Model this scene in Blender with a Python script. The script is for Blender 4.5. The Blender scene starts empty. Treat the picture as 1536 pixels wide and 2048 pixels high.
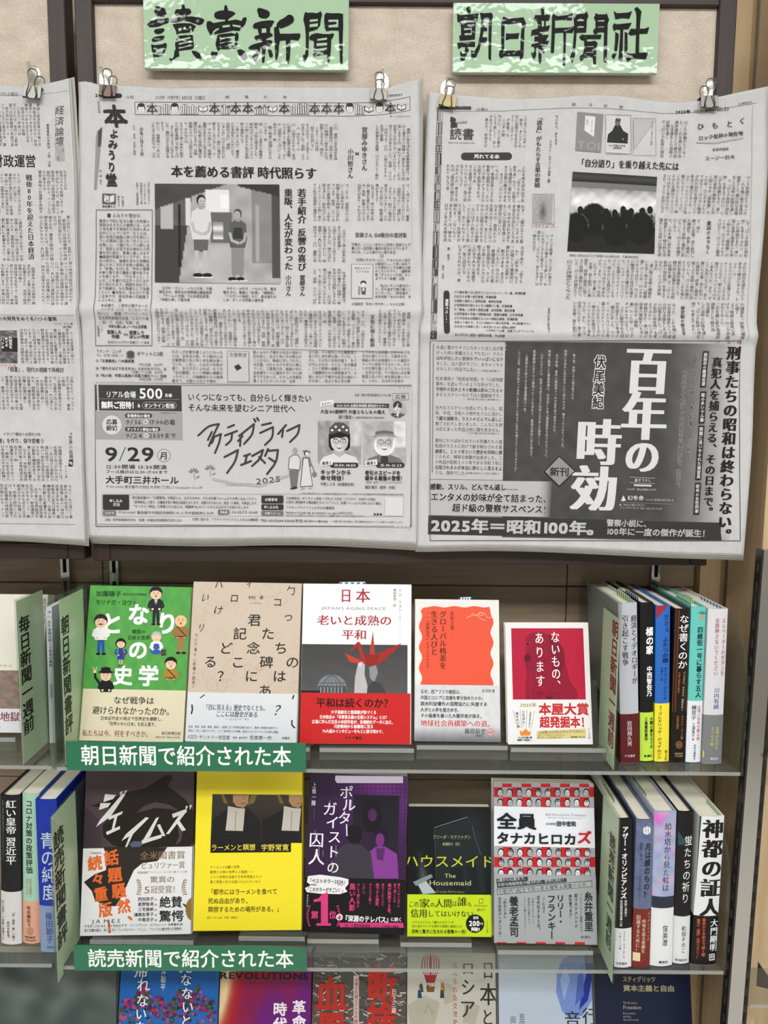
import bpy, math, random
import numpy as np
from mathutils import Matrix, Vector

# ------------------------------------------------------------------ camera
D = bpy.data
SC = bpy.context.scene
COL = SC.collection
W_IM, H_IM, FPX = 1536, 2048, 1420.0
PITCH, ROLL = math.radians(5.885), 0.0077
CAM_Z = 1.5
CAM_D = 0.98                      # camera distance from the back wall (wall face is y = 0)
fw = Vector((0, math.cos(PITCH), -math.sin(PITCH)))
u0 = Vector((0, math.sin(PITCH), math.cos(PITCH)))
rt = Vector((math.cos(ROLL), 0, 0)) + u0 * math.sin(ROLL)
up = Vector((-math.sin(ROLL), 0, 0)) + u0 * math.cos(ROLL)
cam_d = D.cameras.new('camera'); cam = D.objects.new('camera', cam_d); COL.objects.link(cam)
cam_d.sensor_fit = 'VERTICAL'; cam_d.sensor_height = 36.0; cam_d.lens = 36.0 * FPX / H_IM
cam_d.clip_start = 0.05
M = Matrix((( rt.x, up.x, -fw.x, 0), (rt.y, up.y, -fw.y, -CAM_D), (rt.z, up.z, -fw.z, CAM_Z), (0, 0, 0, 1)))
cam.matrix_world = M
SC.camera = cam
CPOS = np.array([0, -CAM_D, CAM_Z]); RT = np.array(rt); UP = np.array(up); FW = np.array(fw)

# ------------------------------------------------------------------ world, exposure, lamps
SC.view_settings.view_transform = 'Standard'
SC.view_settings.look = 'None'
SC.view_settings.gamma = 1.0
SC.view_settings.use_curve_mapping = False
SC.view_settings.exposure = -0.2
SC.cycles.transparent_max_bounces = 32
SC.cycles.max_bounces = 8
wd = D.worlds.new('world'); SC.world = wd; wd.use_nodes = True
wd.node_tree.nodes['Background'].inputs[0].default_value = (0.8, 0.85, 0.9, 1)
wd.node_tree.nodes['Background'].inputs[1].default_value = 0.3
# recessed ceiling panels light the aisle, the large last one added for frontal fill: (x, y, size x, size y, strength)
LAMPS = [(-1.05, -1.32, 0.95, 0.15, 20.0), (0.34, -1.32, 0.42, 0.15, 24.0), (0.1, -1.95, 2.6, 0.42, 27.0)]
CEIL_Z = 2.75

# ------------------------------------------------------------------ helpers
def lin(h):
    if isinstance(h, str):
        h = h.lstrip('#'); c = [int(h[i:i+2], 16) / 255 for i in (0, 2, 4)]
    else:
        c = list(h)
    return tuple(x / 12.92 if x <= 0.04045 else ((x + 0.055) / 1.055) ** 2.4 for x in c[:3])

def rays(px, py):
    px = np.asarray(px, float); py = np.asarray(py, float)
    a = (px - W_IM / 2) / FPX; b = -(py - H_IM / 2) / FPX
    return FW + a[..., None] * RT + b[..., None] * UP

def at(px, py, dist):
    """point on the ray of a pixel at the given distance in front of the camera (a plane parallel to the wall)"""
    d = rays(px, py); return CPOS + d * (dist / d[..., 1])[..., None]

def at_z(px, py, z):
    d = rays(px, py); return CPOS + d * ((z - CPOS[2]) / d[..., 2])[..., None]

MATS = {}
def new_mat(name):
    m = D.materials.new(name); m.use_nodes = True
    return m, m.node_tree, m.node_tree.nodes['Principled BSDF']

def mat(col, rough=0.5, metal=0.0, spec=0.5, coat=0.0, bump=0.0, scale=400.0):
    k = (col, rough, metal, spec, coat, bump, scale)
    if k in MATS: return MATS[k]
    m, nt, b = new_mat('paint' if not metal else 'metal')
    b.inputs['Base Color'].default_value = (*lin(col), 1)
    b.inputs['Roughness'].default_value = rough; b.inputs['Metallic'].default_value = metal
    b.inputs['Specular IOR Level'].default_value = spec; b.inputs['Coat Weight'].default_value = coat
    b.inputs['Coat Roughness'].default_value = 0.08
    if bump:
        n = nt.nodes.new('ShaderNodeTexNoise'); n.inputs['Scale'].default_value = scale
        tc = nt.nodes.new('ShaderNodeTexCoord'); nt.links.new(tc.outputs['Object'], n.inputs['Vector'])
        bp = nt.nodes.new('ShaderNodeBump'); bp.inputs['Strength'].default_value = bump; bp.inputs['Distance'].default_value = 0.001
        nt.links.new(n.outputs['Fac'], bp.inputs['Height']); nt.links.new(bp.outputs['Normal'], b.inputs['Normal'])
    MATS[k] = m
    return m

def ink_mat(name, rough, coat=0.0, spec=0.5, wavy=0.0):
    m, nt, b = new_mat(name)
    a = nt.nodes.new('ShaderNodeAttribute'); a.attribute_name = 'ink'
    nt.links.new(a.outputs['Color'], b.inputs['Base Color'])
    b.inputs['Roughness'].default_value = rough; b.inputs['Coat Weight'].default_value = coat
    b.inputs['Coat Roughness'].default_value = 0.05
    b.inputs['Specular IOR Level'].default_value = spec
    if wavy:
        tc = nt.nodes.new('ShaderNodeTexCoord')
        n = nt.nodes.new('ShaderNodeTexNoise'); n.inputs['Scale'].default_value = 55; n.inputs['Detail'].default_value = 2
        nt.links.new(tc.outputs['Object'], n.inputs['Vector'])
        bp = nt.nodes.new('ShaderNodeBump'); bp.inputs['Strength'].default_value = wavy; bp.inputs['Distance'].default_value = 0.002
        nt.links.new(n.outputs['Fac'], bp.inputs['Height']); nt.links.new(bp.outputs['Normal'], b.inputs['Normal'])
        nt.links.new(bp.outputs['Normal'], b.inputs['Coat Normal'])
    return m
INK_NEWS = ink_mat('newsprint_ink', 0.75, spec=0.25)
INK_COVER = ink_mat('cover_ink', 0.34, coat=0.03, spec=0.3)
INK_MATTE = ink_mat('matte_ink', 0.6, spec=0.3)
INK_GLOSS = ink_mat('laminate_ink', 0.5, coat=0.45, spec=0.1, wavy=0.3)

def wood(name, dark, light, rough, axis, scale=6.0, stretch=14.0, bump=0.15):
    m, nt, b = new_mat(name)
    tc = nt.nodes.new('ShaderNodeTexCoord'); mp = nt.nodes.new('ShaderNodeMapping')
    s = [stretch] * 3; s[axis] = 1.0
    mp.inputs['Scale'].default_value = s
    nt.links.new(tc.outputs['Object'], mp.inputs['Vector'])
    n = nt.nodes.new('ShaderNodeTexNoise'); n.inputs['Scale'].default_value = scale
    n.inputs['Detail'].default_value = 8; n.inputs['Roughness'].default_value = 0.65; n.inputs['Distortion'].default_value = 0.4
    nt.links.new(mp.outputs['Vector'], n.inputs['Vector'])
    r = nt.nodes.new('ShaderNodeValToRGB')
    r.color_ramp.elements[0].position = 0.3; r.color_ramp.elements[1].position = 0.72
    r.color_ramp.elements[0].color = (*lin(dark), 1); r.color_ramp.elements[1].color = (*lin(light), 1)
    nt.links.new(n.outputs['Fac'], r.inputs['Fac']); nt.links.new(r.outputs['Color'], b.inputs['Base Color'])
    b.inputs['Roughness'].default_value = rough
    bp = nt.nodes.new('ShaderNodeBump'); bp.inputs['Strength'].default_value = bump; bp.inputs['Distance'].default_value = 0.0006
    nt.links.new(n.outputs['Fac'], bp.inputs['Height']); nt.links.new(bp.outputs['Normal'], b.inputs['Normal'])
    return m
WOOD_WALL = wood('grey_laminate', '#7d6c58', '#a08c74', 0.45, 0, 5, 16)
WOOD_FRAME = wood('dark_walnut', '#20140f', '#37251e', 0.5, 2, 6, 18)
WOOD_FRAME_H = wood('dark_walnut_across', '#20140f', '#37251e', 0.5, 0, 6, 18)
WOOD_SIDE = wood('pale_maple', '#b89c76', '#cfb692', 0.42, 2, 5, 12)
WOOD_SIDE.name = 'pale_maple'

def fabric():
    m, nt, b = new_mat('linen_board')
    tc = nt.nodes.new('ShaderNodeTexCoord'); mp = nt.nodes.new('ShaderNodeMapping')
    mp.inputs['Scale'].default_value = (1.0, 1.0, 1.7)
    nt.links.new(tc.outputs['Object'], mp.inputs['Vector'])
    n = nt.nodes.new('ShaderNodeTexNoise'); n.inputs['Scale'].default_value = 330; n.inputs['Detail'].default_value = 2
    n2 = nt.nodes.new('ShaderNodeTexNoise'); n2.inputs['Scale'].default_value = 40; n2.inputs['Detail'].default_value = 4
    for q in (n, n2): nt.links.new(mp.outputs['Vector'], q.inputs['Vector'])
    r = nt.nodes.new('ShaderNodeValToRGB')
    r.color_ramp.elements[0].position = 0.3; r.color_ramp.elements[1].position = 0.7
    r.color_ramp.elements[0].color = (*lin('#baac9b'), 1); r.color_ramp.elements[1].color = (*lin('#dccebe'), 1)
    mx = nt.nodes.new('ShaderNodeMath'); mx.operation = 'ADD'
    m2 = nt.nodes.new('ShaderNodeMath'); m2.operation = 'MULTIPLY'; m2.inputs[1].default_value = 0.5
    m3 = nt.nodes.new('ShaderNodeMath'); m3.operation = 'MULTIPLY'; m3.inputs[1].default_value = 0.5
    nt.links.new(n.outputs['Fac'], m2.inputs[0]); nt.links.new(n2.outputs['Fac'], m3.inputs[0])
    nt.links.new(m2.outputs[0], mx.inputs[0]); nt.links.new(m3.outputs[0], mx.inputs[1])
    nt.links.new(mx.outputs[0], r.inputs['Fac']); nt.links.new(r.outputs['Color'], b.inputs['Base Color'])
    b.inputs['Roughness'].default_value = 0.9; b.inputs['Specular IOR Level'].default_value = 0.1
    bp = nt.nodes.new('ShaderNodeBump'); bp.inputs['Strength'].default_value = 0.7; bp.inputs['Distance'].default_value = 0.0012
    nt.links.new(n.outputs['Fac'], bp.inputs['Height']); nt.links.new(bp.outputs['Normal'], b.inputs['Normal'])
    return m
FABRIC = fabric()

def acrylic(name, tint, ior=1.49, rough=0.03, haze=0.0):
    m = D.materials.new(name); m.use_nodes = True; nt = m.node_tree
    for n in list(nt.nodes): nt.nodes.remove(n)
    out = nt.nodes.new('ShaderNodeOutputMaterial'); mx = nt.nodes.new('ShaderNodeMixShader')
    tr = nt.nodes.new('ShaderNodeBsdfTransparent'); tr.inputs[0].default_value = (*lin(tint), 1)
    gl = nt.nodes.new('ShaderNodeBsdfGlossy'); gl.inputs['Roughness'].default_value = rough
    lw = nt.nodes.new('ShaderNodeLayerWeight'); lw.inputs['Blend'].default_value = 0.5
    pw = nt.nodes.new('ShaderNodeMath'); pw.operation = 'POWER'; pw.inputs[1].default_value = 5.0
    fr = nt.nodes.new('ShaderNodeMath'); fr.operation = 'MULTIPLY_ADD'; fr.inputs[1].default_value = 0.7; fr.inputs[2].default_value = 0.04
    nt.links.new(lw.outputs['Facing'], pw.inputs[0]); nt.links.new(pw.outputs[0], fr.inputs[0])
    nt.links.new(fr.outputs[0], mx.inputs[0]); nt.links.new(tr.outputs[0], mx.inputs[1]); nt.links.new(gl.outputs[0], mx.inputs[2])
    last = mx
    if haze:
        df = nt.nodes.new('ShaderNodeBsdfDiffuse'); df.inputs[0].default_value = (0.75, 0.78, 0.76, 1)
        m2 = nt.nodes.new('ShaderNodeMixShader'); m2.inputs[0].default_value = haze
        nt.links.new(mx.outputs[0], m2.inputs[1]); nt.links.new(df.outputs[0], m2.inputs[2]); last = m2
    nt.links.new(last.outputs[0], out.inputs[0])
    return m
ACRYL = acrylic('clear_acrylic', '#f2f5f2', haze=0.015)
ACRYL_THICK = acrylic('thick_acrylic', '#eef0ee', haze=0.04)
ACRYL_EDGE = acrylic('acrylic_edge', '#dedbd4', rough=0.12, haze=0.28)
CHROME = mat('#c9c9c9', 0.16, 1.0)
STEEL = mat('#76746f', 0.34, 1.0)
WIRE = mat('#5a544e', 0.25, 1.0)
BRASS = mat('#6f6549', 0.34, 1.0)
PAGES = mat('#efe9d3', 0.8, bump=0.25, scale=900)

def mesh_obj(name, verts, faces, m, parent=None, smooth=False, world=False):
    me = D.meshes.new(name); me.from_pydata([tuple(map(float, v)) for v in verts], [], [tuple(map(int, f)) for f in faces])
    me.materials.append(m)
    if smooth:
        me.polygons.foreach_set('use_smooth', [True] * len(me.polygons))
    me.update()
    o = D.objects.new(name, me); COL.objects.link(o)
    if parent: o.parent = parent
    return o

class Geo:
    def __init__(s): s.v = []; s.f = []
    def add(s, v, f):
        n = len(s.v); s.v += [tuple(p) for p in v]; s.f += [tuple(i + n for i in q) for q in f]; return s
    def box(s, x0, x1, y0, y1, z0, z1, b=0.0):
        if b <= 0:
            v = [(x, y, z) for x in (x0, x1) for y in (y0, y1) for z in (z0, z1)]
            return s.add(v, [(0, 1, 3, 2), (4, 6, 7, 5), (0, 4, 5, 1), (2, 3, 7, 6), (0, 2, 6, 4), (1, 5, 7, 3)])
        # box with chamfered edges
        v = []; idx = {}
        for i, (x, sx) in enumerate(((x0, 1), (x1, -1))):
            for j, (y, sy) in enumerate(((y0, 1), (y1, -1))):
                for k, (z, sz) in enumerate(((z0, 1), (z1, -1))):
                    for a in range(3):
                        p = [x + sx * b, y + sy * b, z + sz * b]; p[a] = (x, y, z)[a]
                        idx[(i, j, k, a)] = len(v); v.append(p)
        f = []
        for i in (0, 1): f.append([idx[(i, j, k, 0)] for j, k in ((0, 0), (1, 0), (1, 1), (0, 1))])
        for j in (0, 1): f.append([idx[(i, j, k, 1)] for i, k in ((0, 0), (1, 0), (1, 1), (0, 1))])
        for k in (0, 1): f.append([idx[(i, j, k, 2)] for i, j in ((0, 0), (1, 0), (1, 1), (0, 1))])
        for a, bb in ((0, 0), (0, 1), (1, 0), (1, 1)):
            f.append([idx[(0, a, bb, 1)], idx[(1, a, bb, 1)], idx[(1, a, bb, 2)], idx[(0, a, bb, 2)]])
            f.append([idx[(a, 0, bb, 0)], idx[(a, 1, bb, 0)], idx[(a, 1, bb, 2)], idx[(a, 0, bb, 2)]])
            f.append([idx[(a, bb, 0, 0)], idx[(a, bb, 1, 0)], idx[(a, bb, 1, 1)], idx[(a, bb, 0, 1)]])
        for i in (0, 1):
            for j in (0, 1):
                for k in (0, 1): f.append([idx[(i, j, k, a)] for a in range(3)])
        return s.add(v, f)
    def prism(s, poly, axis, a, b):
        """extrude a polygon given in the two other axes along 'axis' from a to b"""
        n = len(poly); v = []
        for t in (a, b):
            for p, q in poly:
                v.append({0: (t, p, q), 1: (p, t, q), 2: (p, q, t)}[axis])
        f = [tuple(range(n)), tuple(range(2 * n - 1, n - 1, -1))]
        f += [(i, (i + 1) % n, n + (i + 1) % n, n + i) for i in range(n)]
        return s.add(v, f)
    def tube(s, pts, r, n=8):
        pts = [Vector(p) for p in pts]; base = len(s.v); ref = None
        for i, p in enumerate(pts):
            t = (pts[min(i + 1, len(pts) - 1)] - pts[max(i - 1, 0)]).normalized()
            if ref is None:
                ref = t.orthogonal().normalized()
            ref = (ref - t * ref.dot(t)).normalized(); bi = t.cross(ref)
            for k in range(n):
                a = 2 * math.pi * k / n
                s.v.append(tuple(p + (ref * math.cos(a) + bi * math.sin(a)) * r))
        for i in range(len(pts) - 1):
            for k in range(n):
                s.f.append((base + i * n + k, base + i * n + (k + 1) % n, base + (i + 1) * n + (k + 1) % n, base + (i + 1) * n + k))
        s.f.append(tuple(base + k for k in range(n))[::-1]); s.f.append(tuple(base + (len(pts) - 1) * n + k for k in range(n)))
        return s
    def build(s, name, m, parent=None, smooth=False):
        return mesh_obj(name, s.v, s.f, m, parent, smooth)

def tag(o, label=None, cat=None, group=None, kind=None):
    if label: o['label'] = label
    if cat: o['category'] = cat
    if group: o['group'] = group
    if kind: o['kind'] = kind
    return o

def empty(name, label, cat, loc=(0, 0, 0), group=None):
    o = D.objects.new(name, None); COL.objects.link(o); o.location = loc; o.empty_display_size = 0.03
    return tag(o, label, cat, group)

# ------------------------------------------------------------------ glyphs (Blender's own built-in font)
GL = {}
def perim(g):
    v, t = g; e = np.concatenate([t[:, [0, 1]], t[:, [1, 2]], t[:, [2, 0]]]); e.sort(axis=1)
    u, c = np.unique(e, axis=0, return_counts=True); u = u[c == 1]
    return float(np.linalg.norm(v[u[:, 0]] - v[u[:, 1]], axis=1).sum())
def area(g):
    if g is None: return 0.0
    v, t = g; a, b, c = v[t[:, 0]], v[t[:, 1]], v[t[:, 2]]
    return float(np.abs((b[:, 0] - a[:, 0]) * (c[:, 1] - a[:, 1]) - (b[:, 1] - a[:, 1]) * (c[:, 0] - a[:, 0])).sum() / 2)
def need(chars, off, res):
    miss = [c for c in dict.fromkeys(chars) if (c, off, res) not in GL and not c.isspace()]
    if not miss: return
    cu = D.curves.new('t', 'FONT'); cu.body = "\n".join(miss); cu.space_line = 3; cu.resolution_u = res
    cu.offset = off; cu.fill_mode = 'FRONT'
    o = D.objects.new('t', cu); COL.objects.link(o)
    dg = bpy.context.evaluated_depsgraph_get(); ev = o.evaluated_get(dg); me = ev.to_mesh()
    v = np.empty(len(me.vertices) * 3); me.vertices.foreach_get('co', v); v = v.reshape(-1, 3)[:, :2]
    me.calc_loop_triangles(); t = np.empty(len(me.loop_triangles) * 3, np.int32); me.loop_triangles.foreach_get('vertices', t)
    t = t.reshape(-1, 3)
    line = np.round((-v[:, 1] + 0.38) / 3).astype(int) if len(v) else np.zeros(0, int)
    for i, c in enumerate(miss):
        sel = np.nonzero(line == i)[0]
        if len(sel) == 0: GL[(c, off, res)] = None; continue
        remap = np.full(len(v), -1); remap[sel] = np.arange(len(sel))
        tt = t[line[t[:, 0]] == i]; tt = remap[tt]; tt = tt[(tt >= 0).all(1)]
        g = v[sel].copy(); g[:, 1] += i * 3
        GL[(c, off, res)] = (g, tt)
    if off:
        need(chars, 0.0, res)
        for c in miss:
            a, b0 = GL[(c, off, res)], GL.get((c, 0.0, res))
            if b0 is None: continue
            A, B = area(a), area(b0)
            if True:
                if off < 0: GL[(c, off, res)] = b0; continue
                g, tt = b0; n = len(g)                  # bold by overlaying shifted copies
                sh = [(-off, -off), (off, -off), (-off, off), (off, off)]
                if off < 0.012: sh = sh[::3]
                if off > 0.04: sh += [(0, -off), (0, off), (-off, 0), (off, 0), (0, 0)]
                GL[(c, off, res)] = (np.concatenate([np.concatenate([g + np.array(q), np.full((n, 1), 1.0 * j)], 1) for j, q in enumerate(sh)]), np.concatenate([tt + n * j for j in range(len(sh))]))
    ev.to_mesh_clear(); D.objects.remove(o); D.curves.remove(cu)

def adv(c, g):
    if c == ' ': return 0.26
    if ord(c) > 0x2000 or g is None: return 1.0
    return float(g[0][:, 0].max()) + 0.07

ROT = set('ー（）()〈〉《》…―—〜～＝=-『』［］')
MIR = {'「': '﹁', '」': '﹂'}

class Plane:
    """a flat face: origin, right axis, up axis, outward normal; pixels are mapped onto it"""
    def __init__(s, O, ex, ez):
        s.O = np.array(O, float); s.ex = np.array(ex, float); s.ez = np.array(ez, float)
        s.n = np.cross(s.ex, s.ez); s.n /= np.linalg.norm(s.n)       # points towards the viewer for right x up
    def px(s, px, py):
        d = rays(px, py); t = np.dot(s.O - CPOS, s.n) / (d @ s.n)
        p = CPOS + d * t[..., None] - s.O
        return np.stack([p @ s.ex, p @ s.ez], -1)
    def matrix(s):
        y = -s.n
        return Matrix(((s.ex[0], y[0], s.ez[0], s.O[0]), (s.ex[1], y[1], s.ez[1], s.O[1]), (s.ex[2], y[2], s.ez[2], s.O[2]), (0, 0, 0, 1)))

class Ink:
    """flat print on a plane; positions are given in photograph pixels and converted once to metres on that plane"""
    def __init__(s, plane, disp=None, rot=0.0, clip=None, cell=None, subg=False):
        s.p = plane; s.disp = disp; s.c, s.s_ = math.cos(rot), math.sin(rot)
        s.V_ = []; s.F_ = []; s.C_ = []; s.L_ = []; s.n = 0; s.k = 0; s.clip = clip; s.cell = cell
        s.rng = random.Random(7); s.subg = subg
    def raw(s, pts, faces, col, lift=1, lay=None):
        """pts in local metres"""
        pts = np.asarray(pts, float)
        if s.cell and (lift and not isinstance(faces, np.ndarray) or s.subg and np.ptp(pts, axis=0).max() > s.cell) and len(faces) < 400 and len(np.shape(col)) == 1:
            ly = list(lay) if lay is not None else None
            pl_ = [tuple(p) for p in pts]; todo = [(f[0], f[i], f[i + 1]) for f in faces for i in range(1, len(f) - 1)]; out = []; mid = {}
            while todo:
                t = todo.pop(); L = [math.dist(pl_[t[i]], pl_[t[(i + 1) % 3]]) for i in range(3)]; i = L.index(max(L))
                if L[i] < s.cell * 1.1: out.append(t); continue
                a, b, c = t[i], t[(i + 1) % 3], t[(i + 2) % 3]; k = (min(a, b), max(a, b))
                if k not in mid:
                    mid[k] = len(pl_); pl_.append(((pl_[a][0] + pl_[b][0]) / 2, (pl_[a][1] + pl_[b][1]) / 2))
                    if ly is not None: ly.append(ly[a])
                todo += [(a, mid[k], c), (mid[k], b, c)]
            pts = np.array(pl_); faces = out
            if ly is not None: lay = np.array(ly)
        if s.clip is not None:
            x0, x1, z0, z1 = s.clip
            pts = np.stack([np.clip(pts[:, 0], x0, x1), np.clip(pts[:, 1], z0, z1)], 1)
        c = np.asarray(col, float)
        if c.ndim == 1: c = np.tile(c[:3], (len(pts), 1))
        s.V_.append(pts); s.F_ += [[i + s.n for i in f] for f in faces] if not isinstance(faces, np.ndarray) else (faces + s.n).tolist()
        s.C_.append(c); s.L_.append(np.full(len(pts), float(s.k)) + (0 if lay is None else lay)); s.n += len(pts)
        if lift: s.k += 1
    def loc(s, x, y): return s.p.px(np.array(float(x)), np.array(float(y)))
    def loc_n(s, pts):
        a = np.array(pts, float); return s.p.px(a[:, 0], a[:, 1])
    def sc(s, x, y):
        return float(min(np.linalg.norm(s.loc(x + 5, y) - s.loc(x - 5, y)), np.linalg.norm(s.loc(x, y + 5) - s.loc(x, y - 5))) / 10)
    def _ax(s, dx, dz): return np.array([dx * s.c - dz * s.s_, dx * s.s_ + dz * s.c])
    def R(s, x0, y0, x1, y1, col, grad=None):
        xm, ym = (x0 + x1) / 2, (y0 + y1) / 2
        m = s.loc(xm, ym); w = np.linalg.norm(s.loc(x1, ym) - s.loc(x0, ym)) / 2; h = np.linalg.norm(s.loc(xm, y1) - s.loc(xm, y0)) / 2
        nx = ny = 1
        if s.cell: nx = max(1, int(w * 2 / s.cell)); ny = max(1, int(h * 2 / s.cell))
        elif grad is not None: ny = 6
        c0 = np.array(lin(col)); c1 = np.array(lin(grad)) if grad else c0
        pts = []; cs = []
        for j in range(ny + 1):
            for i in range(nx + 1):
                pts.append(m + s._ax(-w + 2 * w * i / nx, -h + 2 * h * j / ny)); t = j / ny
                cs.append(c1 * (1 - t) + c0 * t)
        f = [(j * (nx + 1) + i, j * (nx + 1) + i + 1, (j + 1) * (nx + 1) + i + 1, (j + 1) * (nx + 1) + i) for j in range(ny) for i in range(nx)]
        s.raw(pts, f, np.array(cs))
    def Q(s, c4, nx, ny, fn):
        """picture in a four-cornered patch (tl, tr, br, bl), colour from fn(u, v)"""
        tl, tr, br, bl = [np.array(c, float) for c in c4]
        u, v = np.meshgrid(np.linspace(0, 1, nx + 1), np.linspace(0, 1, ny + 1))
        P = (tl * ((1 - u) * (1 - v))[..., None] + tr * (u * (1 - v))[..., None] + br * (u * v)[..., None] + bl * ((1 - u) * v)[..., None]).reshape(-1, 2)
        cs = fn(u.ravel(), v.ravel())
        if cs.ndim == 1: cs = np.stack([cs] * 3, 1)
        cs = np.clip(cs, 0, 1); cs = np.where(cs <= 0.04045, cs / 12.92, ((cs + 0.055) / 1.055) ** 2.4)
        f = [(j * (nx + 1) + i, (j + 1) * (nx + 1) + i, (j + 1) * (nx + 1) + i + 1, j * (nx + 1) + i + 1) for j in range(ny) for i in range(nx)]
        s.raw(s.loc_n(P), f, cs)
    def P(s, pts, col):
        a = s.loc_n(pts)
        from mathutils.geometry import tessellate_polygon
        t = tessellate_polygon([[Vector((p[0], p[1], 0)) for p in a]])
        s.raw(a, [tuple(q) for q in t], lin(col))
    def E(s, cx, cy, rx, ry, col, n=20, rot=0.0):
        c, d = math.cos(rot), math.sin(rot)
        s.P([(cx + rx * math.cos(a) * c - ry * math.sin(a) * d, cy + rx * math.cos(a) * d + ry * math.sin(a) * c) for a in [2 * math.pi * i / n for i in range(n)]], col)
    def L(s, pts, w, col, closed=False, taper=False):
        if closed: pts = list(pts) + [pts[0]]
        a = s.loc_n(pts); wm = w * s.sc(*pts[0]) / 2; v = []; f = []
        n = len(a)
        for i in range(n):
            d = a[min(i + 1, n - 1)] - a[max(i - 1, 0)]; d = d / (np.linalg.norm(d) + 1e-9); q = np.array([-d[1], d[0]])
            k = (1 - 0.85 * i / (n - 1)) if taper else 1
            v += [a[i] + q * wm * k, a[i] - q * wm * k]
        for i in range(n - 1): f.append((2 * i, 2 * i + 1, 2 * i + 3, 2 * i + 2))
        s.raw(v, f, lin(col))
    def box(s, x0, y0, x1, y1, w, col): 
        for q in (((x0, y0), (x1, y0)), ((x1, y0), (x1, y1)), ((x1, y1), (x0, y1)), ((x0, y1), (x0, y0))):
            n = 2 if not s.cell else 12
            s.L([(q[0][0] + (q[1][0] - q[0][0]) * i / (n - 1), q[0][1] + (q[1][1] - q[0][1]) * i / (n - 1)) for i in range(n)], w, col); s.k -= 1
        s.k += 1
    def pill(s, x0, y0, x1, y1, col, r=None):
        r = r or min(x1 - x0, y1 - y0) / 2; p = []
        for cx, cy, a0 in ((x1 - r, y0 + r, -90), (x1 - r, y1 - r, 0), (x0 + r, y1 - r, 90), (x0 + r, y0 + r, 180)):
            for k in range(5):
                a = math.radians(a0 + 22.5 * k); p.append((cx + r * math.cos(a), cy + r * math.sin(a)))
        s.P(p, col)
    # --- lettering
    def _put(s, c, cx, cz, w, h, col, off, res, serif, turn, shear):
        g = GL.get((c, off, res))
        if g is None: return
        lay = g[0][:, 2] if g[0].shape[1] > 2 else np.zeros(len(g[0]))
        v = g[0][:, :2].copy(); v[:, 1] -= 0.38
        aw = 1.0 if ord(c) > 0x2000 else adv(c, g)
        v[:, 0] -= aw / 2
        if turn: v = np.stack([v[:, 1], -v[:, 0]], 1)
        if shear: v[:, 0] += shear * v[:, 1]
        for j, t in enumerate([0.0] if not serif else ([-serif, 0.0, serif] if serif > 0.03 else [-serif, serif])):
            x = (v[:, 0] + t) * w; z = v[:, 1] * h
            pts = np.stack([cx + x * s.c - z * s.s_, cz + x * s.s_ + z * s.c], 1)
            s.raw(pts, g[1], col, lift=0, lay=lay + j * 4)
    def H(s, txt, x0, x1, y, h, col='#1c1c1c', b=0.0, serif=0.0, res=1, slope=0.0, shear=0.0, fit=True):
        """horizontal line from x0 to x1 centred on y, letters h pixels high"""
        b = b + (0.007 if s.cell is None or s.subg and s.cell < .004 else 0.004); off = max(0.0, round(b - (0.012 if serif else 0), 4))
        need(txt, off, res)
        a = [adv(c, GL.get((c, off, res))) for c in txt]; tot = sum(a) or 1
        pl, pr = s.loc(x0, y), s.loc(x1, y + slope * (x1 - x0)); k = s.sc((x0 + x1) / 2, y)
        L_ = np.linalg.norm(pr - pl); w = L_ / tot; hh = h * k * 1.08
        cw = min(w, hh * 1.4) if fit else hh
        col = lin(col); x = 0
        dirx = s._ax(1, 0) if not slope else (pr - pl) / L_
        for c, q in zip(txt, a):
            if c != ' ' and c != '　':
                p = pl + dirx * (x + q * w / 2)
                s._put(c, p[0], p[1], cw, hh, col, off, res, serif, False, shear)
            x += q * w
        s.k += 1
    def V(s, txt, x, y0, y1, w, col='#1c1c1c', b=0.0, serif=0.0, res=1, shear=0.0, x1=None):
        """vertical column centred on x from y0 to y1, letters w pixels wide"""
        b = b + (0.007 if s.cell is None or s.subg and s.cell < .004 else 0.004); off = max(0.0, round(b - (0.012 if serif else 0), 4))
        t2 = ''.join(MIR.get(c, c) for c in txt); need(t2, off, res)
        if x1 is None:
            m = s.loc(x, (y0 + y1) / 2); L_ = np.linalg.norm(s.loc(x, y1) - s.loc(x, y0)); top = m + s._ax(0, L_ / 2); d = s._ax(0, -1)
        else:
            top = s.loc(x, y0); e = s.loc(x1, y1); L_ = np.linalg.norm(e - top); d = (e - top) / L_
        k = s.sc(x, (y0 + y1) / 2); wm = w * k * 1.06
        u = [0.5 if c in ' 　' and c == ' ' else 1.0 for c in t2]; st = L_ / sum(u); hh = min(st, wm * 1.3); col = lin(col); q = 0
        for c, uu in zip(t2, u):
            if not c.isspace():
                p = top + d * (q + uu * st / 2)
                if c in '、。': p = p + s._ax(0.6 * wm, 0.6 * hh)
                elif c in 'っゃゅょッャュョァィゥェォぁぃぅぇぉ': p = p + s._ax(0.1 * wm, 0.08 * hh)
                s._put(c, p[0], p[1], wm, hh, col, off, res, serif, c in ROT, shear)
            q += uu * st
        s.k += 1
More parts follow.
